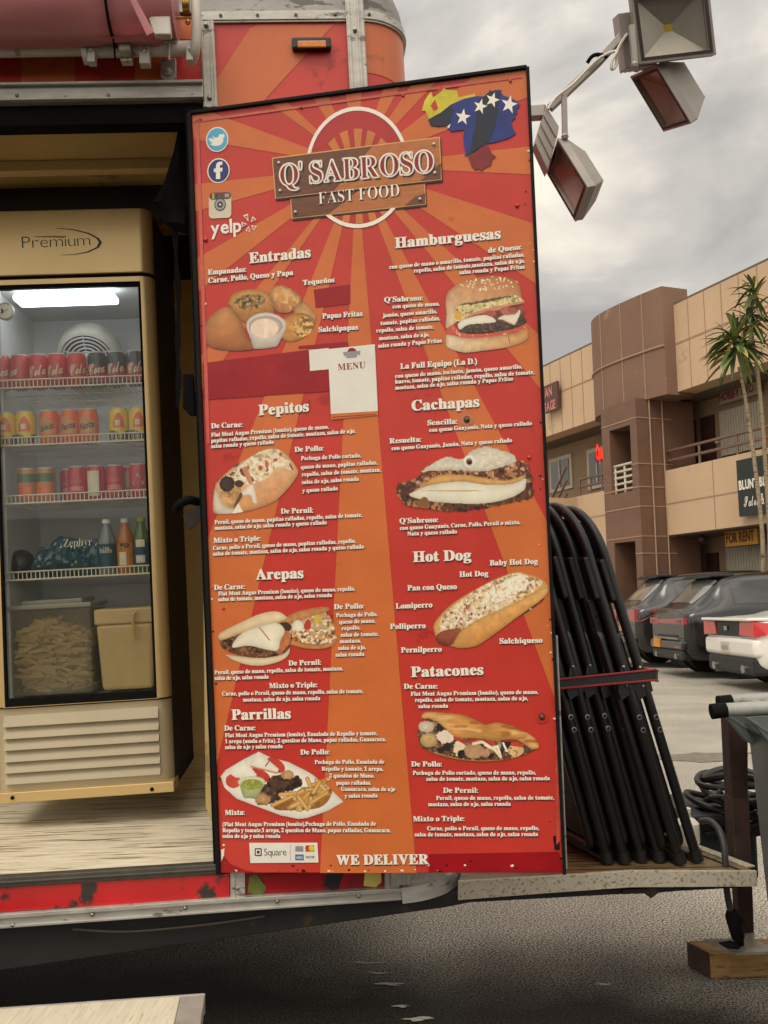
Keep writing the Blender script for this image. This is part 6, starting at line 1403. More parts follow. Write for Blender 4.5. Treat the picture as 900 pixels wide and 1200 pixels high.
def build_power_box():
    b = TP(850, 1015, .42); t = thing('power_box', 'dark green equipment box behind the tongue deck', 'equipment box', b)
    mb = MB(); q = [TP(806, 957, .42), TP(886, 950, .42), TP(890, 1030, .42), TP(814, 1030, .42)]; mb.prism(q, YA * .3); mb.build('box_body', mat('dark_green_plastic', (40, 46, 42), rough=.5, var=.3, scale=8), t, bevel=.008)
    mb = MB(); mb.prism([TP(822, 960, .40), TP(858, 957, .40), TP(858, 968, .40), TP(822, 970, .40)], YA * .1); mb.prism([TP(826, 976, .4), TP(850, 974, .4), TP(850, 979, .4), TP(826, 981, .4)], YA * .02); mb.build('box_lid', m_ink, t, bevel=.003)
    t2 = thing('coiled_cables', 'heap of coiled black cables lying on the equipment box', 'cables', TP(862, 965, .4))
    rnd = random.Random(6); cc = TP(860, 955, .5); m_c = mat('black_cable', (30, 29, 28), rough=.45, var=.3)
    for k in range(6):
        mb = MB(); c = cc + V((rnd.uniform(-.03, .06), rnd.uniform(-.02, .02), .03 + .022 * k - .02)); a, b_ = .13 + rnd.uniform(-.03, .04), .10 + rnd.uniform(-.02, .03); tl = rnd.uniform(-.3, .3)
        pts = [c + V((a * math.cos(s), b_ * math.sin(s), .02 * math.sin(2 * s + k) + tl * .12 * math.cos(s))) for s in [2 * math.pi * i / 30 for i in range(30)]]
        mb.tube(pts, .011 if k < 5 else .014, 8, closed=True); mb.build('cable_loop', m_c, t2, smooth=True)
    for k in range(9):
        mb = MB(); p = [cc + V((rnd.uniform(-.12, .14), rnd.uniform(-.14, -.05), rnd.uniform(-.05, .1))) for i in range(4)]; mb.tube(spath(p, 7), rnd.choice((.005, .007)), 6); mb.build('loose_wire', m_c, t2, smooth=True)
    mb = MB(); mb.box(cc + V((.02, -.12, -.02)), V((.05, 0, .01)), V((0, .03, 0)), V((0, 0, .02))); mb.build('wire_clip', m_ink, t2, bevel=.004)
    t3 = thing('white_jug', 'small white plastic jug standing behind the last folded chair', 'jug', dk(808, 993))
    b = dk(806, 990); mb = MB(); mb.lathe(b, V((0, 0, 1)), V((1, 0, 0)), [(.036, 0), (.04, .01), (.04, .07), (.025, .085), (.014, .09), (.014, .105)], 16); mb.build('jug_body', m_white, t3, smooth=True)
    mb = MB(); mb.lathe(b + V((0, 0, .104)), V((0, 0, 1)), V((1, 0, 0)), [(.016, 0), (.016, .014), (.012, .016)], 12); mb.build('jug_cap', m_white, t3, smooth=True)
build_power_box()
# wheeled bin at the right edge
def build_bin():
    d = 2.42; m_b = mat('bin_grey_plastic', (92, 98, 94), rough=.42, var=.1, scale=4, stain=(70, 74, 70), stain_at=.6, stain_scale=6)
    P = lambda x, y, o=0.: at_depth(x, y, d + o)
    b = ground(960, 1197); t = thing('wheeled_bin', 'grey wheeled rubbish bin cut off by the right picture edge beside the timber block', 'wheeled bin', (b.x, b.y + .25, 0))
    mb = MB(); y0 = 2.42; y1 = 2.98; x0 = at_depth(869, 1000, 2.97).x; x1 = x0 + .52; X0, X1 = x0 + .01, x1 - .05; zt = P(900, 866).z; zb = .12
    mb.add([(X0, y0 + .08, zb), (X1, y0 + .08, zb), (X1, y1 - .08, zb), (X0, y1 - .08, zb), (x0, y0, zt), (x1, y0, zt), (x1, y1, zt), (x0, y1, zt)], [(3, 2, 1, 0), (4, 5, 6, 7), (0, 1, 5, 4), (1, 2, 6, 5), (2, 3, 7, 6), (3, 0, 4, 7)]); mb.build('bin_body', m_b, t, bevel=.03, seg=4, smooth=True)
    mb = MB(); c = V(((x0 + x1) / 2, (y0 + y1) / 2, zt)); mb.box(c + V((0, 0, -.02)), ((x1 - x0) / 2 + .02, 0, 0), (0, .32, 0), (0, 0, .02)); mb.build('bin_rim', m_b, t, bevel=.012)
    mb = MB(); mb.box(c + V((.04, 0, .03)), ((x1 - x0) / 2 + .01, 0, 0), (0, .31, 0), (0, 0, .03)); mb.build('bin_lid', mat('bin_lid_grey', (150, 150, 146), rough=.4, var=.1), t, bevel=.028, seg=4)
    zh = at_depth(845, 829, 2.72).z; yf, yk = 2.70, 2.93
    mb = MB(); hx = at_depth(829, 828, 2.72).x
    for yy in (yf, yk): mb.tube([V((hx + .025 + (.10 if yy > yf else 0), yy, zh)), V((x0 + .2, yy, zh + .012))], .019, 12)
    mb.tube([V((x0 - .02, yf, zh)), V((x0 - .02, yk, zh))], .015, 12); mb.build('handle_bar', mat('handle_worn', (148, 148, 142), rough=.4, var=.15, scale=20), t, smooth=True)
    mb = MB()
    for yy in (yf, yk): mb.tube([V((hx - .012 + (.10 if yy > yf else 0), yy, zh - .004)), V((hx + .03 + (.10 if yy > yf else 0), yy, zh))], [.022, .021], 12)
    mb.build_split('handle_grip', m_gum, t, smooth=True)
    for yy in (yf - .01, yk - .01):
        mb = MB(); mb.prism([V((hx + .085, yy, zh - .018)), V((x0 + .03, yy, zh - .012)), V((x0 + .03, yy, zh - .13)), V((x0 + .0, yy, zh - .13)), V((x0 - .02, yy, zh - .12))], (0, .02, 0)); mb.prism([V((x0 - .11, yy - .003, zh - .02)), V((x0 - .095, yy - .003, zh - .02)), V((x0 + .02, yy - .003, zh - .10)), V((x0 + .02, yy - .003, zh - .115))], (0, .006, 0)); mb.build('handle_bracket', m_b, t, bevel=.003)
    mb = MB(); wy = 2.56; wx = at_depth(938, 1168, 2.56).x; wz = .13
    mb.lathe((wx, wy - .03, wz), (0, 1, 0), (1, 0, 0), [(.075, -.012), (.115, -.012), (.13, 0), (.13, .035), (.115, .045), (.075, .045)], 26); w = mb.build('wheel', m_black, t, smooth=True)
    mb = MB(); mb.lathe((wx, wy - .038, wz), (0, 1, 0), (1, 0, 0), [(.02, -.006), (.075, 0), (.075, .04), (.02, .045)], 20); mb.build('wheel_rim', m_b, w, smooth=True)
build_bin()

# =================================================================== FLOODLIGHTS
m_lamp = mat('floodlight_grey', (150, 142, 134), rough=.5, metal=.2, var=.1, scale=10)
m_lglass = glass('lamp_glass', (.85, .85, .83), .05, .05, graz=.1)
def cam3(a): return _RT * a[0] + _UP * a[1] + _F * a[2]
def build_lights():
    t = thing('lamp_arm', 'grey square tube arm holding the floodlights beside the menu panel', 'lamp arm', at_depth(630, 132, 2.9))
    P = lambda x, y, o=0.: at_depth(x, y, 2.92 + o)
    mb = MB(); mb.tube([P(560, 138, .1), P(640, 131.5)], .026, 4, square=True); mb.build('stub_tube', m_lamp, t, bevel=.003)
    mb = MB(); mb.tube([P(644, 127), P(700, 74), P(742, 28), P(760, 6)], .016, 4, square=True); mb.build('arm_tube', m_lamp, t, bevel=.002)
    mb = MB(); mb.tube(spath([P(642, 128, -.03), P(652, 114, -.03), P(672, 98, -.03), P(700, 70, -.03), P(722, 60, -.04), P(717, 72, -.05), P(717, 81, -.05), P(722, 76, -.04), P(724, 58, -.03), P(735, 40, -.02)], 6), .005, 7); mb.build('lamp_cable', m_wm, t, smooth=True)
    mb = MB(); mb.tube(spath([P(688, 74, -.02), P(694, 66, -.03), P(702, 64, -.03), P(712, 67, -.03)], 5), .006, 6); mb.build('cable_tie', m_gum, t, smooth=True)
    def lamp(label, c, e1, e2, dep, depth, back, bracket):
        """c: photo pixel of the face corner, e1/e2: face edges in metres (camera right, up, forward)"""
        A = at_depth(c[0], c[1], dep); kk = 1100 / dep; a = at_depth(c[0] + e1[0] * kk, c[1] - e1[1] * kk, dep + e1[2]) - A; b = at_depth(c[0] + e2[0] * kk, c[1] - e2[1] * kk, dep + e2[2]) - A; n = a.cross(b).normalized()
        if n.dot(_F) > 0: n = -n
        t = thing('floodlight', label, 'floodlight', A + a / 2 + b / 2, 'floodlights on the arm')
        ctr = A + a / 2 + b / 2; ha, hb = a / 2, b / 2
        # tapering housing behind the face
        k = .62; q = [ctr - ha - hb, ctr + ha - hb, ctr + ha + hb, ctr - ha + hb]; m1 = [p - n * .02 for p in q]; m2 = [ctr + (p - ctr) * k - n * depth for p in q]
        mb = MB()
        for u, w in ((q, m1), (m1, m2)): mb.add(u + w, [(i, (i + 1) % 4, 4 + (i + 1) % 4, 4 + i) for i in range(4)])
        mb.poly(m2[::-1]); mb.build('lamp_housing', m_lamp, t, bevel=.004)
        mb = MB(); f = .84; qi = [ctr + (p - ctr) * f for p in q]
        fr = [p + n * .006 for p in q]; fi = [p + n * .006 for p in qi]; fd = [p - n * .012 for p in qi]
        mb.add(fr + fi, [(i, (i + 1) % 4, 4 + (i + 1) % 4, 4 + i) for i in range(4)]); mb.add(q + fr, [(i, (i + 1) % 4, 4 + (i + 1) % 4, 4 + i) for i in range(4)]); mb.i = 1
        mb.add([p + n * .0075 for p in [ctr + (p - ctr) * .93 for p in q]] + [p + n * .0075 for p in qi], [(i, (i + 1) % 4, 4 + (i + 1) % 4, 4 + i) for i in range(4)])
        mb.i = 0; mb.add(fi + fd, [(i, (i + 1) % 4, 4 + (i + 1) % 4, 4 + i) for i in range(4)]); mb.build('lamp_bezel', [m_lamp, mat('bezel_seal', (52, 38, 34), rough=.6)], t)
        mb = MB(); ri = [ctr + (p - ctr) * .11 - n * .045 for p in q]; mb.add(fd + ri, [(i, (i + 1) % 4, 4 + (i + 1) % 4, 4 + i) for i in range(4)]); mb.build('reflector', mat('reflector', (184, 176, 166), rough=.35, metal=.3, var=.08), t)
        mb = MB(); mb.poly(ri); mb.build('led_chip', mat('led_phosphor', (214, 186, 40), rough=.5, var=.08), t)
        mb = MB(); mb.poly([p + n * .001 for p in qi]); mb.build('lamp_glass', m_lglass, t)
        # finned driver box
        if back:
            o, ba, bb, bd = back; c0 = ctr + a * o[0] + b * o[1] - n * o[2]
            mb = MB(); mb.box(c0, a * ba / 2, b * bb / 2, n * bd / 2)
            for i in range(7): mb.box(c0 - a * (ba / 2) * (1 - 2 * (i + .5) / 7) - n * (bd / 2 + .006), a * .012, b * bb / 2, n * .007)
            mb.build('heat_sink', m_lamp, t, bevel=.003)
        mb = MB(); mb.tube([at_depth(*bracket[0], dep + .02), at_depth(*bracket[1], dep + .02)], .011, 4, square=True); mb.ball(at_depth(*bracket[1], dep - .005), .012, n=8); mb.build('lamp_bracket', m_rustpost if False else m_lamp, t)
    s = 2.88 / 1100 / 3
    def solve(e1, e2, k, crit=None):
        a1, a2, dt = e1[0] ** 2 + e1[1] ** 2, e2[0] ** 2 + e2[1] ** 2, e1[0] * e2[0] + e1[1] * e2[1]
        A, B, C = k * k, -(a2 + k * k * a1), a1 * a2 - dt * dt; L = (-B + math.sqrt(max(0, B * B - 4 * A * C))) / (2 * A)
        z1 = math.sqrt(max(0, L - a1)); z2 = math.sqrt(max(0, k * k * L - a2))
        best = None
        for sg in (1, -1):
            zz1, zz2 = sg * z1, (-sg if dt > 0 else sg) * z2
            u, w = V((e1[0], -e1[1], zz1)), V((e2[0], -e2[1], zz2)); n = cam3(u).cross(cam3(w)).normalized()
            if n.dot(_F) > 0: n = -n
            q = n.dot(_RT)
            if best is None or q < best[0]: best = (q, u * s, w * s)
        return best[1], best[2]
    a, b = solve((106, 172), (-39, 124), .8)
    lamp('floodlight nearest the menu panel, tipped steeply down on the lower end of the arm', (655.5, 161.5), a, b, 2.88, .075, None, ((661, 112), (662, 160)))
    mbx = MB()
    a, b = solve((-95, 40), (125, 207), 1.25)
    lamp('floodlight pointing down under the topmost lamp, its glass seen edge-on', (771, 75.5), a, b, 2.92, .10, None, ((742, 60), (746, 80)))
    lamp('topmost floodlight facing the camera with a yellow LED square in its reflector', (737.5, -8), V((272, 32, 0)) * s, V((32, -246, 60)) * s, 2.84, .10, ((-.42, .12, .07), .42, .8, .07), ((740, 30), (744, 76)))
    # heat sink plate of the lowest lamp
    root = [o for o in COL.objects if o.get('category') == 'floodlight'][0]
    mb = MB(); q = [at_depth(x, y, 2.90) for x, y in ((640, 124), (655, 148), (653.5, 158), (642, 200), (627, 167))]; mb.prism(q, _F * .06)
    for f in (.25, .5, .75):
        p0, p1 = q[0].lerp(q[4], f), q[1].lerp(q[3], f); mb.tube([p0 - _F * .004, p1 - _F * .004], .003, 5)
    mb.build('heat_sink', m_lamp, root, bevel=.003)
build_lights()

# =================================================================== BUILDING ACROSS THE CAR PARK
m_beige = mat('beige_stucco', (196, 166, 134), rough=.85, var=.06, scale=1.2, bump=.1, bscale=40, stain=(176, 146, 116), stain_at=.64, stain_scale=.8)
m_brn = mat('brown_stucco', (126, 96, 78), rough=.85, var=.08, scale=1.2, bump=.1, bscale=40, stain=(146, 118, 100), stain_at=.66, stain_scale=1.4)
m_brnt = mat('brown_tile', (112, 82, 64), rough=.6, var=.1, scale=2)
m_jnt = mat('panel_joint', (158, 131, 106), rough=.9, var=.1)
m_jl = mat('pale_joint', (160, 130, 106), rough=.9, var=.1)
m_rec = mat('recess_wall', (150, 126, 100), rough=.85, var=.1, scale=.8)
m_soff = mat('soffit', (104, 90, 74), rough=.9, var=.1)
m_door = mat('dark_door', (62, 34, 26), rough=.5, var=.2)
m_win = mat('dark_window', (46, 50, 50), rough=.12, var=.3, scale=.7, coat=.5)
m_trim = mat('window_trim', (196, 186, 168), rough=.6, var=.06)
m_shut = mat('white_shutter', (188, 180, 164), rough=.5, var=.06)
m_rail = mat('brown_railing', (122, 96, 82), rough=.5, metal=.3, var=.1)
_l = D(20, 723); FA = V((-_l.x, -_l.y, 0)).normalized(); FN = V((FA.y, -FA.x, 0)).normalized()
if FN.y > 0: FN = -FN
FO2 = at_depth(790, 600, 21.0)
def fb(x, y, t=0.): return hit(x, y, FO2 + FN * t, FN)
def fs(x, y=600, t=0.): return (fb(x, y, t) - FO2).dot(FA)
def fw(s, t, z): q = FO2 + FA * s + FN * t; return V((q.x, q.y, z))
def fbox(mb, s0, s1, z0, z1, t0, t1): mb.box(fw((s0 + s1) / 2, (t0 + t1) / 2, (z0 + z1) / 2), FA * (s1 - s0) / 2, FN * (t1 - t0) / 2, V((0, 0, (z1 - z0) / 2)))
bld = thing('shopping_plaza', 'two storey beige and brown shopping plaza across the car park', 'building', fw(-6, 0, 0))
zr, zj, zs = fb(795, 355).z, fb(789.6, 404.2).z, fb(792, 460).z
zb1, zbj, zb0 = fb(774.6, 553).z, fb(774.6, 592).z, fb(774.6, 628.4).z
sL, sT0, sT1, sR = -28., fs(697, 440), fs(794, 450), 7.5
sC1 = fs(772, 590); REC = -1.3
def build_building():
    p = bld
    for a, b in ((sL, sT0 + .3), (sT1 - .2, sR)):
        mb = MB(); fbox(mb, a, b, zs, zr, -.5, 0.); mb.build('fascia_wall', m_beige, p)
    mb = MB(); ds = fs(828.5, 420) - fs(809, 420); s = fs(809, 420)
    while s < sR: fbox(mb, s - .012, s + .012, zs, zr, .0, .006); s += ds
    s = fs(809, 420) - 3 * ds
    while s > -22: 
        if s < sT0: fbox(mb, s - .015, s + .015, zs, zr, .0, .006)
        s -= ds
    fbox(mb, sL, sT0, zj - .02, zj + .02, .0, .008); fbox(mb, sT1, sR, zj - .02, zj + .02, .0, .008); mb.build('wall_joint', m_jnt, p)
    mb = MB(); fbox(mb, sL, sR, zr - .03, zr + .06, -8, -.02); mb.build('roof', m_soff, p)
    # balcony parapets
    mb = MB(); fbox(mb, sC1, sR, zb0, zb1, -.25, 0.); mb.build('balcony_wall', m_beige, p)
    mb = MB(); fbox(mb, sL, fs(711, 590), zb0 - .1, zb1 - .15, -.25, 0.); mb.build('balcony_wall', m_beige, p)
    mb = MB(); fbox(mb, sC1, sR, zbj - .015, zbj + .015, 0., .006)
    for x in (838, 900): s = fs(x, 600); fbox(mb, s - .012, s + .012, zb0, zb1, 0., .006)
    fbox(mb, sL, fs(711, 590), zbj - .015, zbj + .015, 0., .006); mb.build('wall_joint', m_jnt, p)
    # slabs, recessed walls
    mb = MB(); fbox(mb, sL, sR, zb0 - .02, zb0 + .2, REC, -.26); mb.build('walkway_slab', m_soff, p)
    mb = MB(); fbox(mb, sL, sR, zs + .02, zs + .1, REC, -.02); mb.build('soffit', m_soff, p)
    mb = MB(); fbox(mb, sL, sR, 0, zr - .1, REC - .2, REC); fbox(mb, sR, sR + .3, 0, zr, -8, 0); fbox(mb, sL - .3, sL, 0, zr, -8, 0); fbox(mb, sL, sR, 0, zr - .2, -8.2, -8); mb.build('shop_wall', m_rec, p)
    def rect(name, m, x0, x1, y0, y1, t=REC, dep=.06, mats=None):
        mb = MB(); q = [fb(x0, y0, t + dep), fb(x1, y0, t + dep)]; s0, s1 = (q[0] - FO2).dot(FA), (q[1] - FO2).dot(FA); z1, z0 = fb((x0 + x1) / 2, y0, t + dep).z, fb((x0 + x1) / 2, y1, t + dep).z
        fbox(mb, s0, s1, z0, z1, t, t + dep); return mb.build(name, m, p), (s0, s1, z0, z1, t + dep)
    ORGp = None
    def glazed(x0, x1, y0, y1):
        o, (s0, s1, z0, z1, t) = rect('window', m_trim, x0, x1, y0, y1)
        mb = MB(); fbox(mb, s0 + .12, s1 - .12, z0 + .1, z1 - .12, t + .001, t + .02); mb.build('pane', m_win, o)
        mb = MB(); fbox(mb, (s0 + s1) / 2 - .03, (s0 + s1) / 2 + .03, z0 + .1, z1 - .12, t + .021, t + .04); mb.build('mullion', m_trim, o)
    glazed(643, 669, 535, 575); glazed(687, 712, 524, 572)
    for x0, x1, y0, y1 in ((800, 813, 494, 548), (820, 835, 488, 548), (806, 820, 651, 700), (827, 840, 648, 700)): rect('shop_door', m_door, x0, x1, y0, y1)
    for q in ((842, 891, 476, 530), (850, 902, 640, 700)):
        o, (s0, s1, z0, z1, t) = rect('roller_shutter', m_shut, *q); mb = MB(); n = 16
        for i in range(n): s = s0 + (s1 - s0) * (i + .5) / n; fbox(mb, s - .015, s + .015, z0, z1, t, t + .02)
        mb.build('shutter_fold', m_shut, o)
    rect('downpipe', m_trim, 780, 787, 497, 552); rect('downpipe', m_trim, 787.5, 794, 649, 672, t=-.5)
    for x, y in ((796, 523), (837.5, 515)): rect('notice_plate', m_trim, x, x + 4.5, y, y + 4.5)
    mb = MB(); c = fb(823, 632, -.4); mb.ball(c, .1, n=10); mb.tube([c, c + V((0, 0, .2))], .03, 6); mb.build('wall_lamp', m_door, p, smooth=True)
    # railings
    def rail(x0, x1, y, s_end, zt, name='balcony_railing'):
        mb = MB(); s = fs(x0, y)
        for dz in (0, -.22): mb.tube([fw(s, -.1, zt + dz), fw(s_end, -.1, zt + dz)], .035, 6)
        while s < s_end: mb.tube([fw(s, -.1, zt - .45), fw(s, -.1, zt)], .028, 6); s += 1.15
        mb.build(name, m_rail, p, smooth=True)
    rail(776, 900, 545, sR, zb1 + .45); 
    s0, s1 = fs(676, 570), fs(711, 565)
    mb = MB()
    for dz in (0, -.2): mb.tube([fw(s0, -.1, zb1 + .3 + dz), fw(s1, -.1, zb1 + .3 + dz)], .035, 6)
    s = s0
    while s < s1: mb.tube([fw(s, -.1, zb1 - .15), fw(s, -.1, zb1 + .3)], .025, 6); s += .5
    mb.build('balcony_railing', m_rail, p, smooth=True)
    mb = MB()
    for o in (0, .35, -.35):
        for t in (.9, .3): mb.tube([fw(s0, t, zb1 + .28 + o), fw(fs(655, 585), t, zb1 - .6 + o), fw(fs(640, 590), t, zb1 - 1.2 + o)], .035, 6)
    for k in range(9): s = s0 + (fs(640, 590) - s0) * k / 9; zz = zb1 + .28 - 1.45 * k / 9; mb.tube([fw(s, .9, zz - .6), fw(s, .9, zz + .35)], .02, 6)
    mb.build('stair_railing', m_rail, p, smooth=True)
    mb = MB(); a, b = s0, fs(640, 590); mb.prism([fw(a, 0, zb1 - .2), fw(b, 0, zb1 - 1.9), fw(b, 0, zb1 - 2.5), fw(a, 0, zb1 - .8)], FN * 1.0); mb.build('stair', m_beige, p)
    # curved tower
    T = .30; n = 22; z0, z1 = fb(781, 462, T).z, fb(777.5, 334, T).z; sF = fs(777.6, 340, T)
    pl = [(sT1, -.4), (sT1, T), ]
    W = sT1 - sT0
    for k in range(1, n + 1):
        u = 1 - (1 - k / n) ** 1.4; pl.append((sT1 - .02 - (W - .02) * u, T * (1 - u) + .62 * (1 - u ** 5) * u ** .8))
    pl += [(sT0, -.6)]
    mb = MB(); mb.prism([fw(s, t, z0) for s, t in pl], (0, 0, z1 - z0)); mb.build('tower_drum', m_brn, p, smooth=True, sharp=30)
    mb = MB(); zm = fb(777.6, 405, T).z
    for i in range(1, len(pl) - 2):
        (a, b), (c, d) = pl[i], pl[i + 1]; q0, q1 = fw(a, b + .012, zm), fw(c, d + .012, zm); mb.tube([q0, q1], .028, 6)
    mb.build('tower_groove', m_jl, p); mb = MB()
    for i in (4, 8, 13): s, t = pl[i]; mb.box(fw(s, t + .004, (z0 + z1) / 2), FA * .012, FN * .012, V((0, 0, (z1 - z0) / 2)))
    mb.build('wall_joint', m_jnt, p)
    # column under the tower: two openings, tiled piers
    sa, sb, sc = fs(709, 600, .7), fs(745, 600, .7), sC1 + .25
    s_o0, s_o1 = fs(715.5, 540, .7), fs(740, 540, .7)
    zo1, zo0 = fb(740, 497, .7).z, fb(740, 575, .7).z; zg1 = fb(742, 634, .7).z
    mb = MB()
    fbox(mb, sa, s_o0, 0, z0 + .02, -.9, .7); fbox(mb, s_o1, sc, 0, z0 + .02, -.9, .7)
    fbox(mb, s_o0, s_o1, zo1, z0 + .02, -.9, .7); fbox(mb, s_o0, s_o1, zg1, zo0, -.9, .7); mb.build('column', m_brnt, p)
    mb = MB(); fbox(mb, s_o0, s_o1, 0, zo1, -.95, -.6); mb.build('column_recess', m_door, p)
    mb = MB()
    for k, yy in enumerate((489, 543.5, 571, 594, 629, 649)):
        z = fb(745, yy, .7).z
        fbox(mb, s_o1 if k in (1, 5) else sa, sc, z - .013, z + .013, .7, .71); fbox(mb, sc, sc + .01, z - .013, z + .013, -.25, .7)
    mb.build('tile_joint', m_jl, p)
    mb = MB()
    for t in (.35, .0): mb.tube([fw(sc + .03, t, 0), fw(sc + .03, t, z0)], .02, 6)
    mb.build('conduit', m_jl, p, smooth=True)
    mb = MB()
    for k in range(5): z = zo0 + .08 + (fb(740, 545, .7).z - zo0) * k / 4; mb.tube([fw(s_o0, .6, z), fw(s_o1, .6, z)], .03, 6)
    for f in (.05, .5, .95): s = s_o0 + (s_o1 - s_o0) * f; mb.tube([fw(s, .6, zo0), fw(s, .6, fb(740, 543, .7).z)], .03, 6)
    mb.build('column_railing', m_trim, p, smooth=True)
build_building()
def sign(name, label, rows, back, t0, mback, mtext, st='sans', dep=.08):
    x0, x1, y0, y1 = back; q = fb((x0 + x1) / 2, y1, t0); t = thing(name, label, 'sign', q)
    if mback:
        mb = MB(); s0, s1 = fs(x0, y0, t0), fs(x1, y0, t0); z1, z0 = fb(x0, y0, t0).z, fb(x0, y1, t0).z; fbox(mb, s0, s1, z0, z1, t0 - dep, t0); mb.build('sign_board', mback, t)
    mb = MB()
    for tx, a, b, ytop, ybot, sty, off in rows:
        A = fb(a, ybot, t0 + .01); s1 = fs(b, ybot, t0 + .01); B = fw(s1, t0 + .01, A.z); up = V((0, 0, fb(a, ytop, t0 + .01).z - A.z))
        if mback: write(mb, tx, lambda u, v: A + (B - A) * u + up * v, st=sty, off=off)
        else:
            for k in range(4): write(mb, tx, lambda u, v: A + (B - A) * u + up * v - FN * (.06 * k), st=sty, off=off)
    mb.build('sign_lettering', mtext, t, recalc=False)
    return t
m_sred = mat('sign_red', (124, 30, 30), rough=.5, var=.15)
t_ = sign('wall_sign', 'red channel letter sign AN over SAGE on the beige wall beside the menu panel', [('AN', 638.5, 647, 456, 466, 'sans', .04), ('SAGE', 638, 651, 473, 483, 'sans', .04)], (637, 652.5, 453, 485), .18, mat('sign_raceway', (92, 60, 52), rough=.6), mat('sign_letter_pink', (196, 120, 110), rough=.5))
sign('shop_sign', 'grey sign reading HOBBY PRO in red over the upper white shutter', [('HOBBY PRO', 843, 884, 462, 471, 'sans', .02)], (842, 888, 457, 475), REC + .2, mat('sign_grey', (150, 138, 122), rough=.6), m_sred)
sign('rent_sign', 'yellow FOR RENT banner over the ground floor shutter', [('FOR RENT', 851, 884, 625, 636.5, 'sans', .03)], (849, 887, 621, 641), -.6, mat('sign_amber', (196, 142, 52), rough=.6), mat('sign_brown', (96, 52, 26), rough=.6))
sign('salon_sign', 'black sign with white BLUNT BLOW and script lettering on the balcony wall', [('BLUNT BLOW', 866, 913, 564, 574, 'sans', .05), ('Salon & Spa', 872, 912, 581, 594, 'script', .01)], (862.5, 925, 540, 606), .16, mat('sign_black', (30, 38, 34), rough=.4), m_white)
def neon():
    t = thing('neon_sign', 'small red lit Open sign in the upper window left of the brown tower', 'neon sign', fb(703, 541, REC + .12))
    mb = MB(); A, B = fb(699, 539, REC + .13), fb(708.5, 536, REC + .13); up = V((0, 0, .42)); write(mb, 'Open', lambda u, v: A + (B - A) * u + up * v, st='sans', off=.03); mb.build('neon_lettering', mat('neon_red', (255, 60, 40), emit=(255, 50, 30), estr=1.2), t, recalc=False)
    mb = MB(); s0 = fs(698, 530, REC + .1); mb.prism([fb(698, 529, REC + .1), fb(709.5, 526, REC + .1), fb(709.5, 539, REC + .1), fb(698, 542, REC + .1)], FN * .01); mb.build('neon_backing', mat('neon_back', (120, 20, 18), rough=.5, emit=(160, 20, 14), estr=.35), t)
neon()

# =================================================================== PALM TREES
def palm(label, pts, crowns, r0, seed):
    r0 *= .45
    d = 17.0; P = [at_depth(x, y, d) for x, y in pts]; P.insert(0, V((P[0].x + .15, P[0].y, 0)))
    t = thing('palm_tree', label, 'palm tree', P[0], 'slender palms in front of the plaza')
    mb = MB(); path = spath(P, 10); n = len(path); mb.tube(path, [r0 * (1.2 - .5 * i / n) * (1 + .07 * (i % 2)) for i in range(n)], 9); mb.build('trunk', mat('palm_bark', (150, 134, 108), rough=.85, var=.3, scale=9, stain=(72, 60, 46), stain_at=.58, stain_scale=7, stretch=(1, 1, 5), bump=.5, bscale=20), t, smooth=True)
    rnd = random.Random(seed); mb = MB()
    for (x, y, R, k) in crowns:
        c = at_depth(x, y, d)
        for i in range(k):
            az = rnd.uniform(0, 2 * math.pi); el = rnd.uniform(-.5, 1.45) if rnd.random() < .75 else rnd.uniform(-1.1, 0); L = R * rnd.uniform(.6, 1.1); w = R * rnd.uniform(.04, .085)
            dd = V((math.cos(az) * math.cos(el), math.sin(az) * math.cos(el), math.sin(el))); sd = dd.cross(V((0, 0, 1))).normalized() if abs(dd.z) < .98 else V((1, 0, 0)); nn = sd.cross(dd)
            droop = rnd.uniform(.1, .5) * R; prev = None; base = c + V((0, 0, rnd.uniform(-.25, .3) * R)) + dd * .06 * R; m = 6; mb.i = rnd.choice((0, 0, 1, 1, 2))
            vs_ = []
            for j in range(m + 1):
                u = j / m; q = base + dd * (L * u) - V((0, 0, droop * u * u)); ww = w * (math.sin(math.pi * min(1, u * .85 + .15)) ** .7) * (1 if u < .98 else .1)
                vs_ += [q - sd * ww + nn * ww * .35, q, q + sd * ww + nn * ww * .35]
            mb.add(vs_, [(3 * j + a, 3 * j + a + 1, 3 * j + a + 4, 3 * j + a + 3) for j in range(m) for a in (0, 1)])
    mb.build('crown', [mat('palm_green', (116, 128, 62), rough=.5, var=.25), mat('palm_dark_green', (72, 90, 48), rough=.5, var=.25), mat('palm_yellow_green', (140, 134, 62), rough=.55, var=.25)], t, recalc=False)
palm('shorter palm with one full leaf head beside the plaza sign', [(896, 690), (893, 620), (884, 540), (874, 470), (866, 430)], [(862, 405, .72, 90)], .085, 3)
palm('taller palm at the right picture edge with a narrow upper leaf head', [(905, 690), (901, 610), (894, 500), (887, 430), (880, 385), (878, 352)], [(880, 375, .52, 50), (884, 345, .52, 36), (893, 400, .34, 12)], .085, 9)

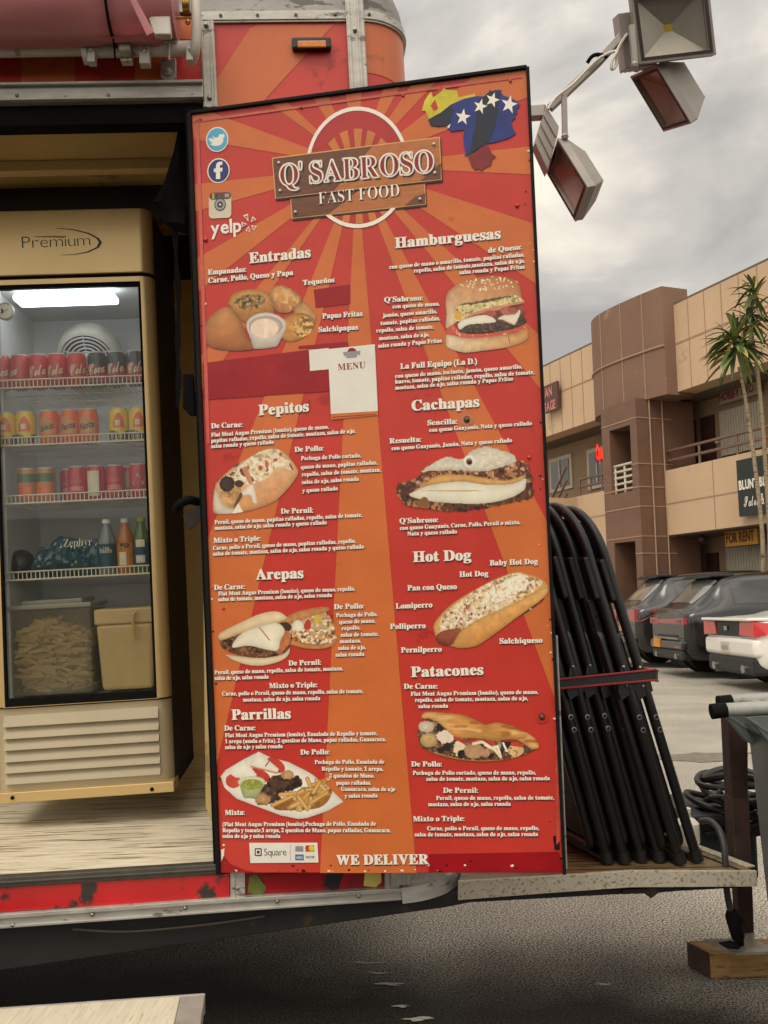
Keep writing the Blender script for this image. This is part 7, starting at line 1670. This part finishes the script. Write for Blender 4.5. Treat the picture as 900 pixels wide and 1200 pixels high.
# =================================================================== CARS
m_tyre = mat('tyre', (24, 23, 22), rough=.8, var=.2); m_rim = mat('alloy_rim', (120, 120, 120), rough=.35, metal=.8)
m_cglass = mat('car_glass', (20, 21, 21), rough=.06, var=.1, coat=.5, spec=.5); m_rglass = mat('rear_glass', (112, 114, 110), rough=.1, var=.1, coat=1., spec=.8)
m_lens = mat('tail_lens', (150, 22, 26), rough=.2, var=.2, scale=14, coat=.8); m_plastic = mat('car_black_trim', (26, 26, 26), rough=.5, var=.1)
m_chrome = mat('car_chrome', (170, 168, 164), rough=.2, metal=.9)
def car(label, rear_right, hd, paint, st, ring, win_side, win_rear, rear, wheels, wr=.36):
    """st: stations (x, z_bottom, half_width, z_belt, z_top, half_roof); built along +x from the tail, then placed with its rear right ground corner at rear_right"""
    hx = V((hd[0], hd[1], 0)).normalized(); rt = V((hx.y, -hx.x, 0)); w0 = max(s[2] for s in st)
    O = V((rear_right[0], rear_right[1], 0)) - rt * w0
    W = lambda x, y, z: O + hx * x + rt * y + V((0, 0, z))        # y to the right
    t = thing('parked_car', label, 'car', O + hx * 2.3, 'cars parked across the lot')
    S = [list(q) for q in smooth_pts(st, 4, closed=False)]; n = len(S); HR = []
    for x, zb, w, zl, zt, wt in S:
        c = [(0, zb), (w * .8, zb), (w * .97, zb + .14), (w, (zb + zl) / 2 + .1), (w * .985, zl), (wt + (w - wt) * .42, zl + (zt - zl) * .52), (wt, zt - .07 * min(1, (zt - zl) * 3)), (wt * .72, zt), (0, zt + .012)]
        q = smooth_pts(c, 3, closed=False); HR.append([(a, b) for a, b in q])
    m = len(HR[0]); mb = MB(); G = {}
    for i in range(n):
        for j in range(m): G[i, j] = W(S[i][0], HR[i][j][0], HR[i][j][1])
        for j in range(m): G[i, -j - 1] = W(S[i][0], -HR[i][j][0], HR[i][j][1])
    def strip(mb, i0, i1, j0, j1, off, sides=(1, -1)):
        for sd in sides:
            ix = {}; vs_ = []
            for i in range(i0, i1 + 1):
                for j in range(j0, j1 + 1):
                    k = j if sd > 0 else -j - 1
                    a = G[min(i + 1, n - 1), k] - G[max(i - 1, 0), k]; jn = min(j + 1, m - 1); jp = max(j - 1, 0); b = G[i, jn if sd > 0 else -jn - 1] - G[i, jp if sd > 0 else -jp - 1]
                    nr = a.cross(b); nr = nr.normalized() if nr.length > 1e-9 else V((0, 0, 1)); ctr = W(S[i][0], 0, .8)
                    if nr.dot(G[i, k] - ctr) < 0: nr = -nr
                    ix[i, j] = len(vs_); vs_.append(G[i, k] + nr * off)
            mb.add(vs_, [(ix[i, j], ix[i + 1, j], ix[i + 1, j + 1], ix[i, j + 1]) for i in range(i0, i1) for j in range(j0, j1)])
    strip(mb, 0, n - 1, 0, m - 1, 0.)
    mb.poly([G[0, j] for j in range(m)] + [G[0, -j - 1] for j in range(m - 1, -1, -1)]); mb.poly([G[n - 1, j] for j in range(m)] + [G[n - 1, -j - 1] for j in range(m - 1, -1, -1)])
    mb.build('body', paint, t, smooth=True, sharp=35)
    def idx(x): return min(range(n), key=lambda i: abs(S[i][0] - x))
    for a, b in win_side:
        mb = MB(); strip(mb, idx(a), idx(b), 13, 17, .006, (1,)); mb.build('side_window', m_cglass, t, smooth=True)
        mb = MB(); strip(mb, idx(a), idx(b), 13, 17, .006, (-1,)); mb.build('side_window', m_cglass, t, smooth=True)
    mb = MB(); strip(mb, idx(win_rear[0]), idx(win_rear[1]), 19, m - 1, .006); mb.build('rear_window', m_rglass, t, smooth=True)
    for x in wheels:
        for sd in (1, -1):
            c = W(x, sd * (w0 - .24), wr); mb = MB(); mb.lathe(c, rt * sd, hx, [(wr * .6, .0), (wr * .96, .0), (wr, .04), (wr, .2), (wr * .96, .245), (wr * .64, .25)], 24); wh = mb.build('wheel', m_tyre, t, smooth=True)
            mb = MB(); mb.lathe(c, rt * sd, hx, [(.05, .235), (wr * .3, .21), (wr * .62, .24), (wr * .66, .2)], 20); mb.build('rim', m_rim, wh, smooth=True)
            mb = MB(); mb.lathe(W(x, sd * (w0 - .012), wr + .03), rt * sd, hx, [(wr * 1.0, 0), (wr * 1.17, .008), (wr * 1.17, .012)], 26, close=False); mb.build('wheel_arch', m_plastic, t)
    rear(t, W, w0)
    return t
def hx_of(W): return W(1, 0, 0) - W(0, 0, 0)
def rbox(W, x0, x1, y0, y1, z0, z1, mb): mb.add([W(x0, y0, z0), W(x1, y0, z0), W(x1, y1, z0), W(x0, y1, z0), W(x0, y0, z1), W(x1, y0, z1), W(x1, y1, z1), W(x0, y1, z1)], [(3, 2, 1, 0), (4, 5, 6, 7), (0, 1, 5, 4), (1, 2, 6, 5), (2, 3, 7, 6), (3, 0, 4, 7)])
def suv(sc=1.0): return [(0, .46, .80, .95 * sc, 1.04 * sc, .55), (.06, .36, .90, 1.02 * sc, 1.13 * sc, .62), (.22, .30, .94, 1.06 * sc, 1.22 * sc, .66), (.5, .28, .95, 1.08 * sc, 1.46 * sc, .68), (.72, .26, .955, 1.09 * sc, 1.635 * sc, .69), (1.2, .24, .96, 1.08 * sc, 1.70 * sc, .70), (2.1, .22, .96, 1.06 * sc, 1.74 * sc, .70), (2.9, .22, .96, 1.04 * sc, 1.70 * sc, .69), (3.4, .22, .95, 1.04 * sc, 1.42 * sc, .68), (3.85, .24, .94, 1.04 * sc, 1.14 * sc, .70), (4.4, .26, .90, .94 * sc, 1.0 * sc, .66), (4.75, .34, .8, .72, .84, .55)]
def suv_rear(bar, plate_y, sc=1.0, wide=False, letters=False):
    def f(t, W, w):
        mb = MB(); rbox(W, .55, .95, -.62, .62, 1.64 * sc, 1.69 * sc, mb); rbox(W, .50, .6, -.6, .6, 1.63 * sc, 1.66 * sc, mb); mb.build('spoiler', m_plastic if not wide else m_plastic, t, bevel=.02)
        for sd in (1, -1):
            mb = MB(); z0, z1 = (.88 * sc, .98 * sc) if bar else (.84 * sc, 1.06 * sc)
            q = [W(.02, sd * .40, z0), W(-.012, sd * .78, z0), W(.10, sd * .93, z0 + .03), W(.42, sd * .962, z1 - .07), W(.42, sd * .962, z1), W(.12, sd * .94, z1), W(.0, sd * .78, z1), W(.0, sd * .40, z1)]
            mb.prism([W(-.02, sd * .40, z0), W(-.02, sd * .86, z0), W(-.02, sd * .86, z1), W(-.02, sd * .40, z1)], hx_of(W) * .1); mb.prism([W(-.018, sd * .86, z0), W(.10, sd * .945, z0 + .01), W(.42, sd * .968, z1 - .07), W(.42, sd * .968, z1), W(-.018, sd * .86, z1)], W(0, -sd * .05, 0) - W(0, 0, 0)); mb.build('tail_light', m_lens, t)
        if bar:
            mb = MB(); rbox(W, -.02, .05, -.8, .8, .885 * sc, .965 * sc, mb); mb.build('light_bar', m_lens, t, bevel=.01)
        mb = MB(); rbox(W, -.05, .3, -.84, .84, .46, .62, mb); mb.build('bumper', m_pnt[0], t, bevel=.05, seg=3)
        mb = MB(); rbox(W, -.03, .3, -.78, .78, .30, .46, mb); mb.build('diffuser', m_plastic, t, bevel=.03)
        for y in (-.5, .5): mb = MB(); mb.cyl(W(-.06, y, .36), W(.1, y, .36), .05, 12); mb.build('exhaust_tip', m_chrome, t, smooth=True)
        mb = MB(); rbox(W, -.05, .03, -.62, .62, .635, .66, mb); mb.build('chrome_strip', m_chrome, t)
        mb = MB(); rbox(W, -.065, -.02, plate_y - .16, plate_y + .16, .48 if letters else .70, .63 if letters else .85, mb); mb.build('number_plate', mat('orange_plate', (206, 134, 40), rough=.5, var=.15, scale=12), t)
        mb = MB(); rbox(W, -.012, .02, -.5, .5, .66, .70, mb); mb.tube([W(.16, .05, 1.14 * sc), W(.12, .45, 1.12 * sc)], .018, 6); mb.build('wiper', m_plastic, t)
        mb = MB()
        for sd in (1, -1): mb = MB(); rbox(W, -.054, 0, sd * .6 - .12, sd * .6 + .12, .5, .53, mb); mb.build('reflector', m_lens, t)
    return f
m_char = mat('charcoal_paint', (36, 35, 34), rough=.25, metal=.1, var=.05, coat=.6); m_blk = mat('black_paint', (17, 17, 17), rough=.25, metal=.0, var=.05, coat=.55); m_wht = mat('white_paint', (226, 222, 212), rough=.25, var=.03, coat=.8)
m_pnt = [m_blk]
car('nearer dark grey SUV with a full width red light bar, beside the white coupe', (4.80, 15.1), (1, .03), m_blk, suv(1.0), None, [(.85, 1.55), (1.65, 2.55), (2.65, 3.5)], (.2, .66), suv_rear(True, -.42, 1.0, letters=True), (.95, 3.85), .37)
m_pnt[0] = m_char
car('farther charcoal SUV with separate red tail lights, partly behind the folded chairs', (4.78, 18.0), (1, .03), m_char, suv(1.06), None, [(.85, 1.55), (1.65, 2.55), (2.65, 3.5)], (.2, .66), suv_rear(False, .1, 1.06), (.95, 3.85), .38)
def coupe_rear(t, W, w):
    mb = MB(); rbox(W, -.03, .05, -.86, .86, .74, .95, mb); mb.build('tail_panel', m_plastic, t, bevel=.02)
    for sd in (1, -1):
        mb = MB(); mb.prism([W(-.045, sd * .42, .76), W(-.045, sd * .9, .745), W(-.045, sd * .9, .945), W(-.045, sd * .46, .94)], hx_of(W) * .08); mb.prism([W(-.043, sd * .9, .745), W(.12, sd * .957, .77), W(.17, sd * .957, .93), W(-.043, sd * .9, .945)], W(0, -sd * .04, 0) - W(0, 0, 0)); mb.build('tail_light', mat('coupe_lens', (196, 40, 44), rough=.2, var=.12, coat=.8), t)
    mb = MB(); rbox(W, -.05, .3, -.9, .9, .46, .73, mb); mb.build('bumper', m_wht, t, bevel=.07, seg=4, smooth=True)
    mb = MB(); rbox(W, -.10, .22, -.86, .86, .955, 1.0, mb); mb.build('deck_lid', m_wht, t, bevel=.02, seg=3)
    mb = MB(); rbox(W, -.03, .35, -.84, .84, .22, .47, mb); mb.build('diffuser', m_plastic, t, bevel=.05)
    mb = MB(); rbox(W, -.062, -.03, -.24, .08, .50, .66, mb); pl = mb.build('number_plate', m_shut, t, bevel=.01)
    mb = MB(); rbox(W, -.066, -.03, -.19, .03, .55, .61, mb); mb.build('plate_marks', m_grey, pl)
    for y in (-.55, .5): mb = MB(); mb.cyl(W(-.06, y, .30), W(.15, y, .30), .06, 12); mb.build('exhaust_tip', m_chrome, t, smooth=True)
    mb = MB(); mb.box(W(-.045, -.05, .85), V((.005, 0, 0)), V((0, .06, 0)), V((0, 0, .03))); mb.build('tail_emblem', m_chrome, t)
    mb = MB(); rbox(W, .3, .52, .925, .945, .58, .62, mb); mb.build('side_marker', m_lens, t)
coupe = [(0, .40, .84, .84, .97, .62), (.06, .30, .90, .90, 1.0, .66), (.3, .24, .93, .92, 1.02, .66), (.6, .22, .95, .93, 1.05, .64), (1.1, .2, .95, .93, 1.2, .60), (1.6, .2, .94, .92, 1.34, .56), (2.2, .2, .93, .91, 1.38, .56), (2.7, .2, .93, .91, 1.22, .58), (3.2, .2, .93, .92, 1.02, .64), (4.1, .22, .92, .84, .92, .62), (4.7, .3, .8, .62, .74, .5)]
car('white sports coupe with red tail lamps at the right picture edge', (4.95, 12.6), (1, .03), m_wht, coupe, None, [(1.45, 2.6)], (.75, 1.5), coupe_rear, (1.0, 3.75), .35)
m_pnt[0] = m_sred
car('red car almost hidden behind the folded chairs and the charcoal SUV', (6.1, 22.3), (1, .03), m_sred, suv(.86), None, [(.85, 1.55), (1.65, 2.55), (2.65, 3.4)], (.2, .66), suv_rear(False, 0, .86), (.95, 3.85), .35)
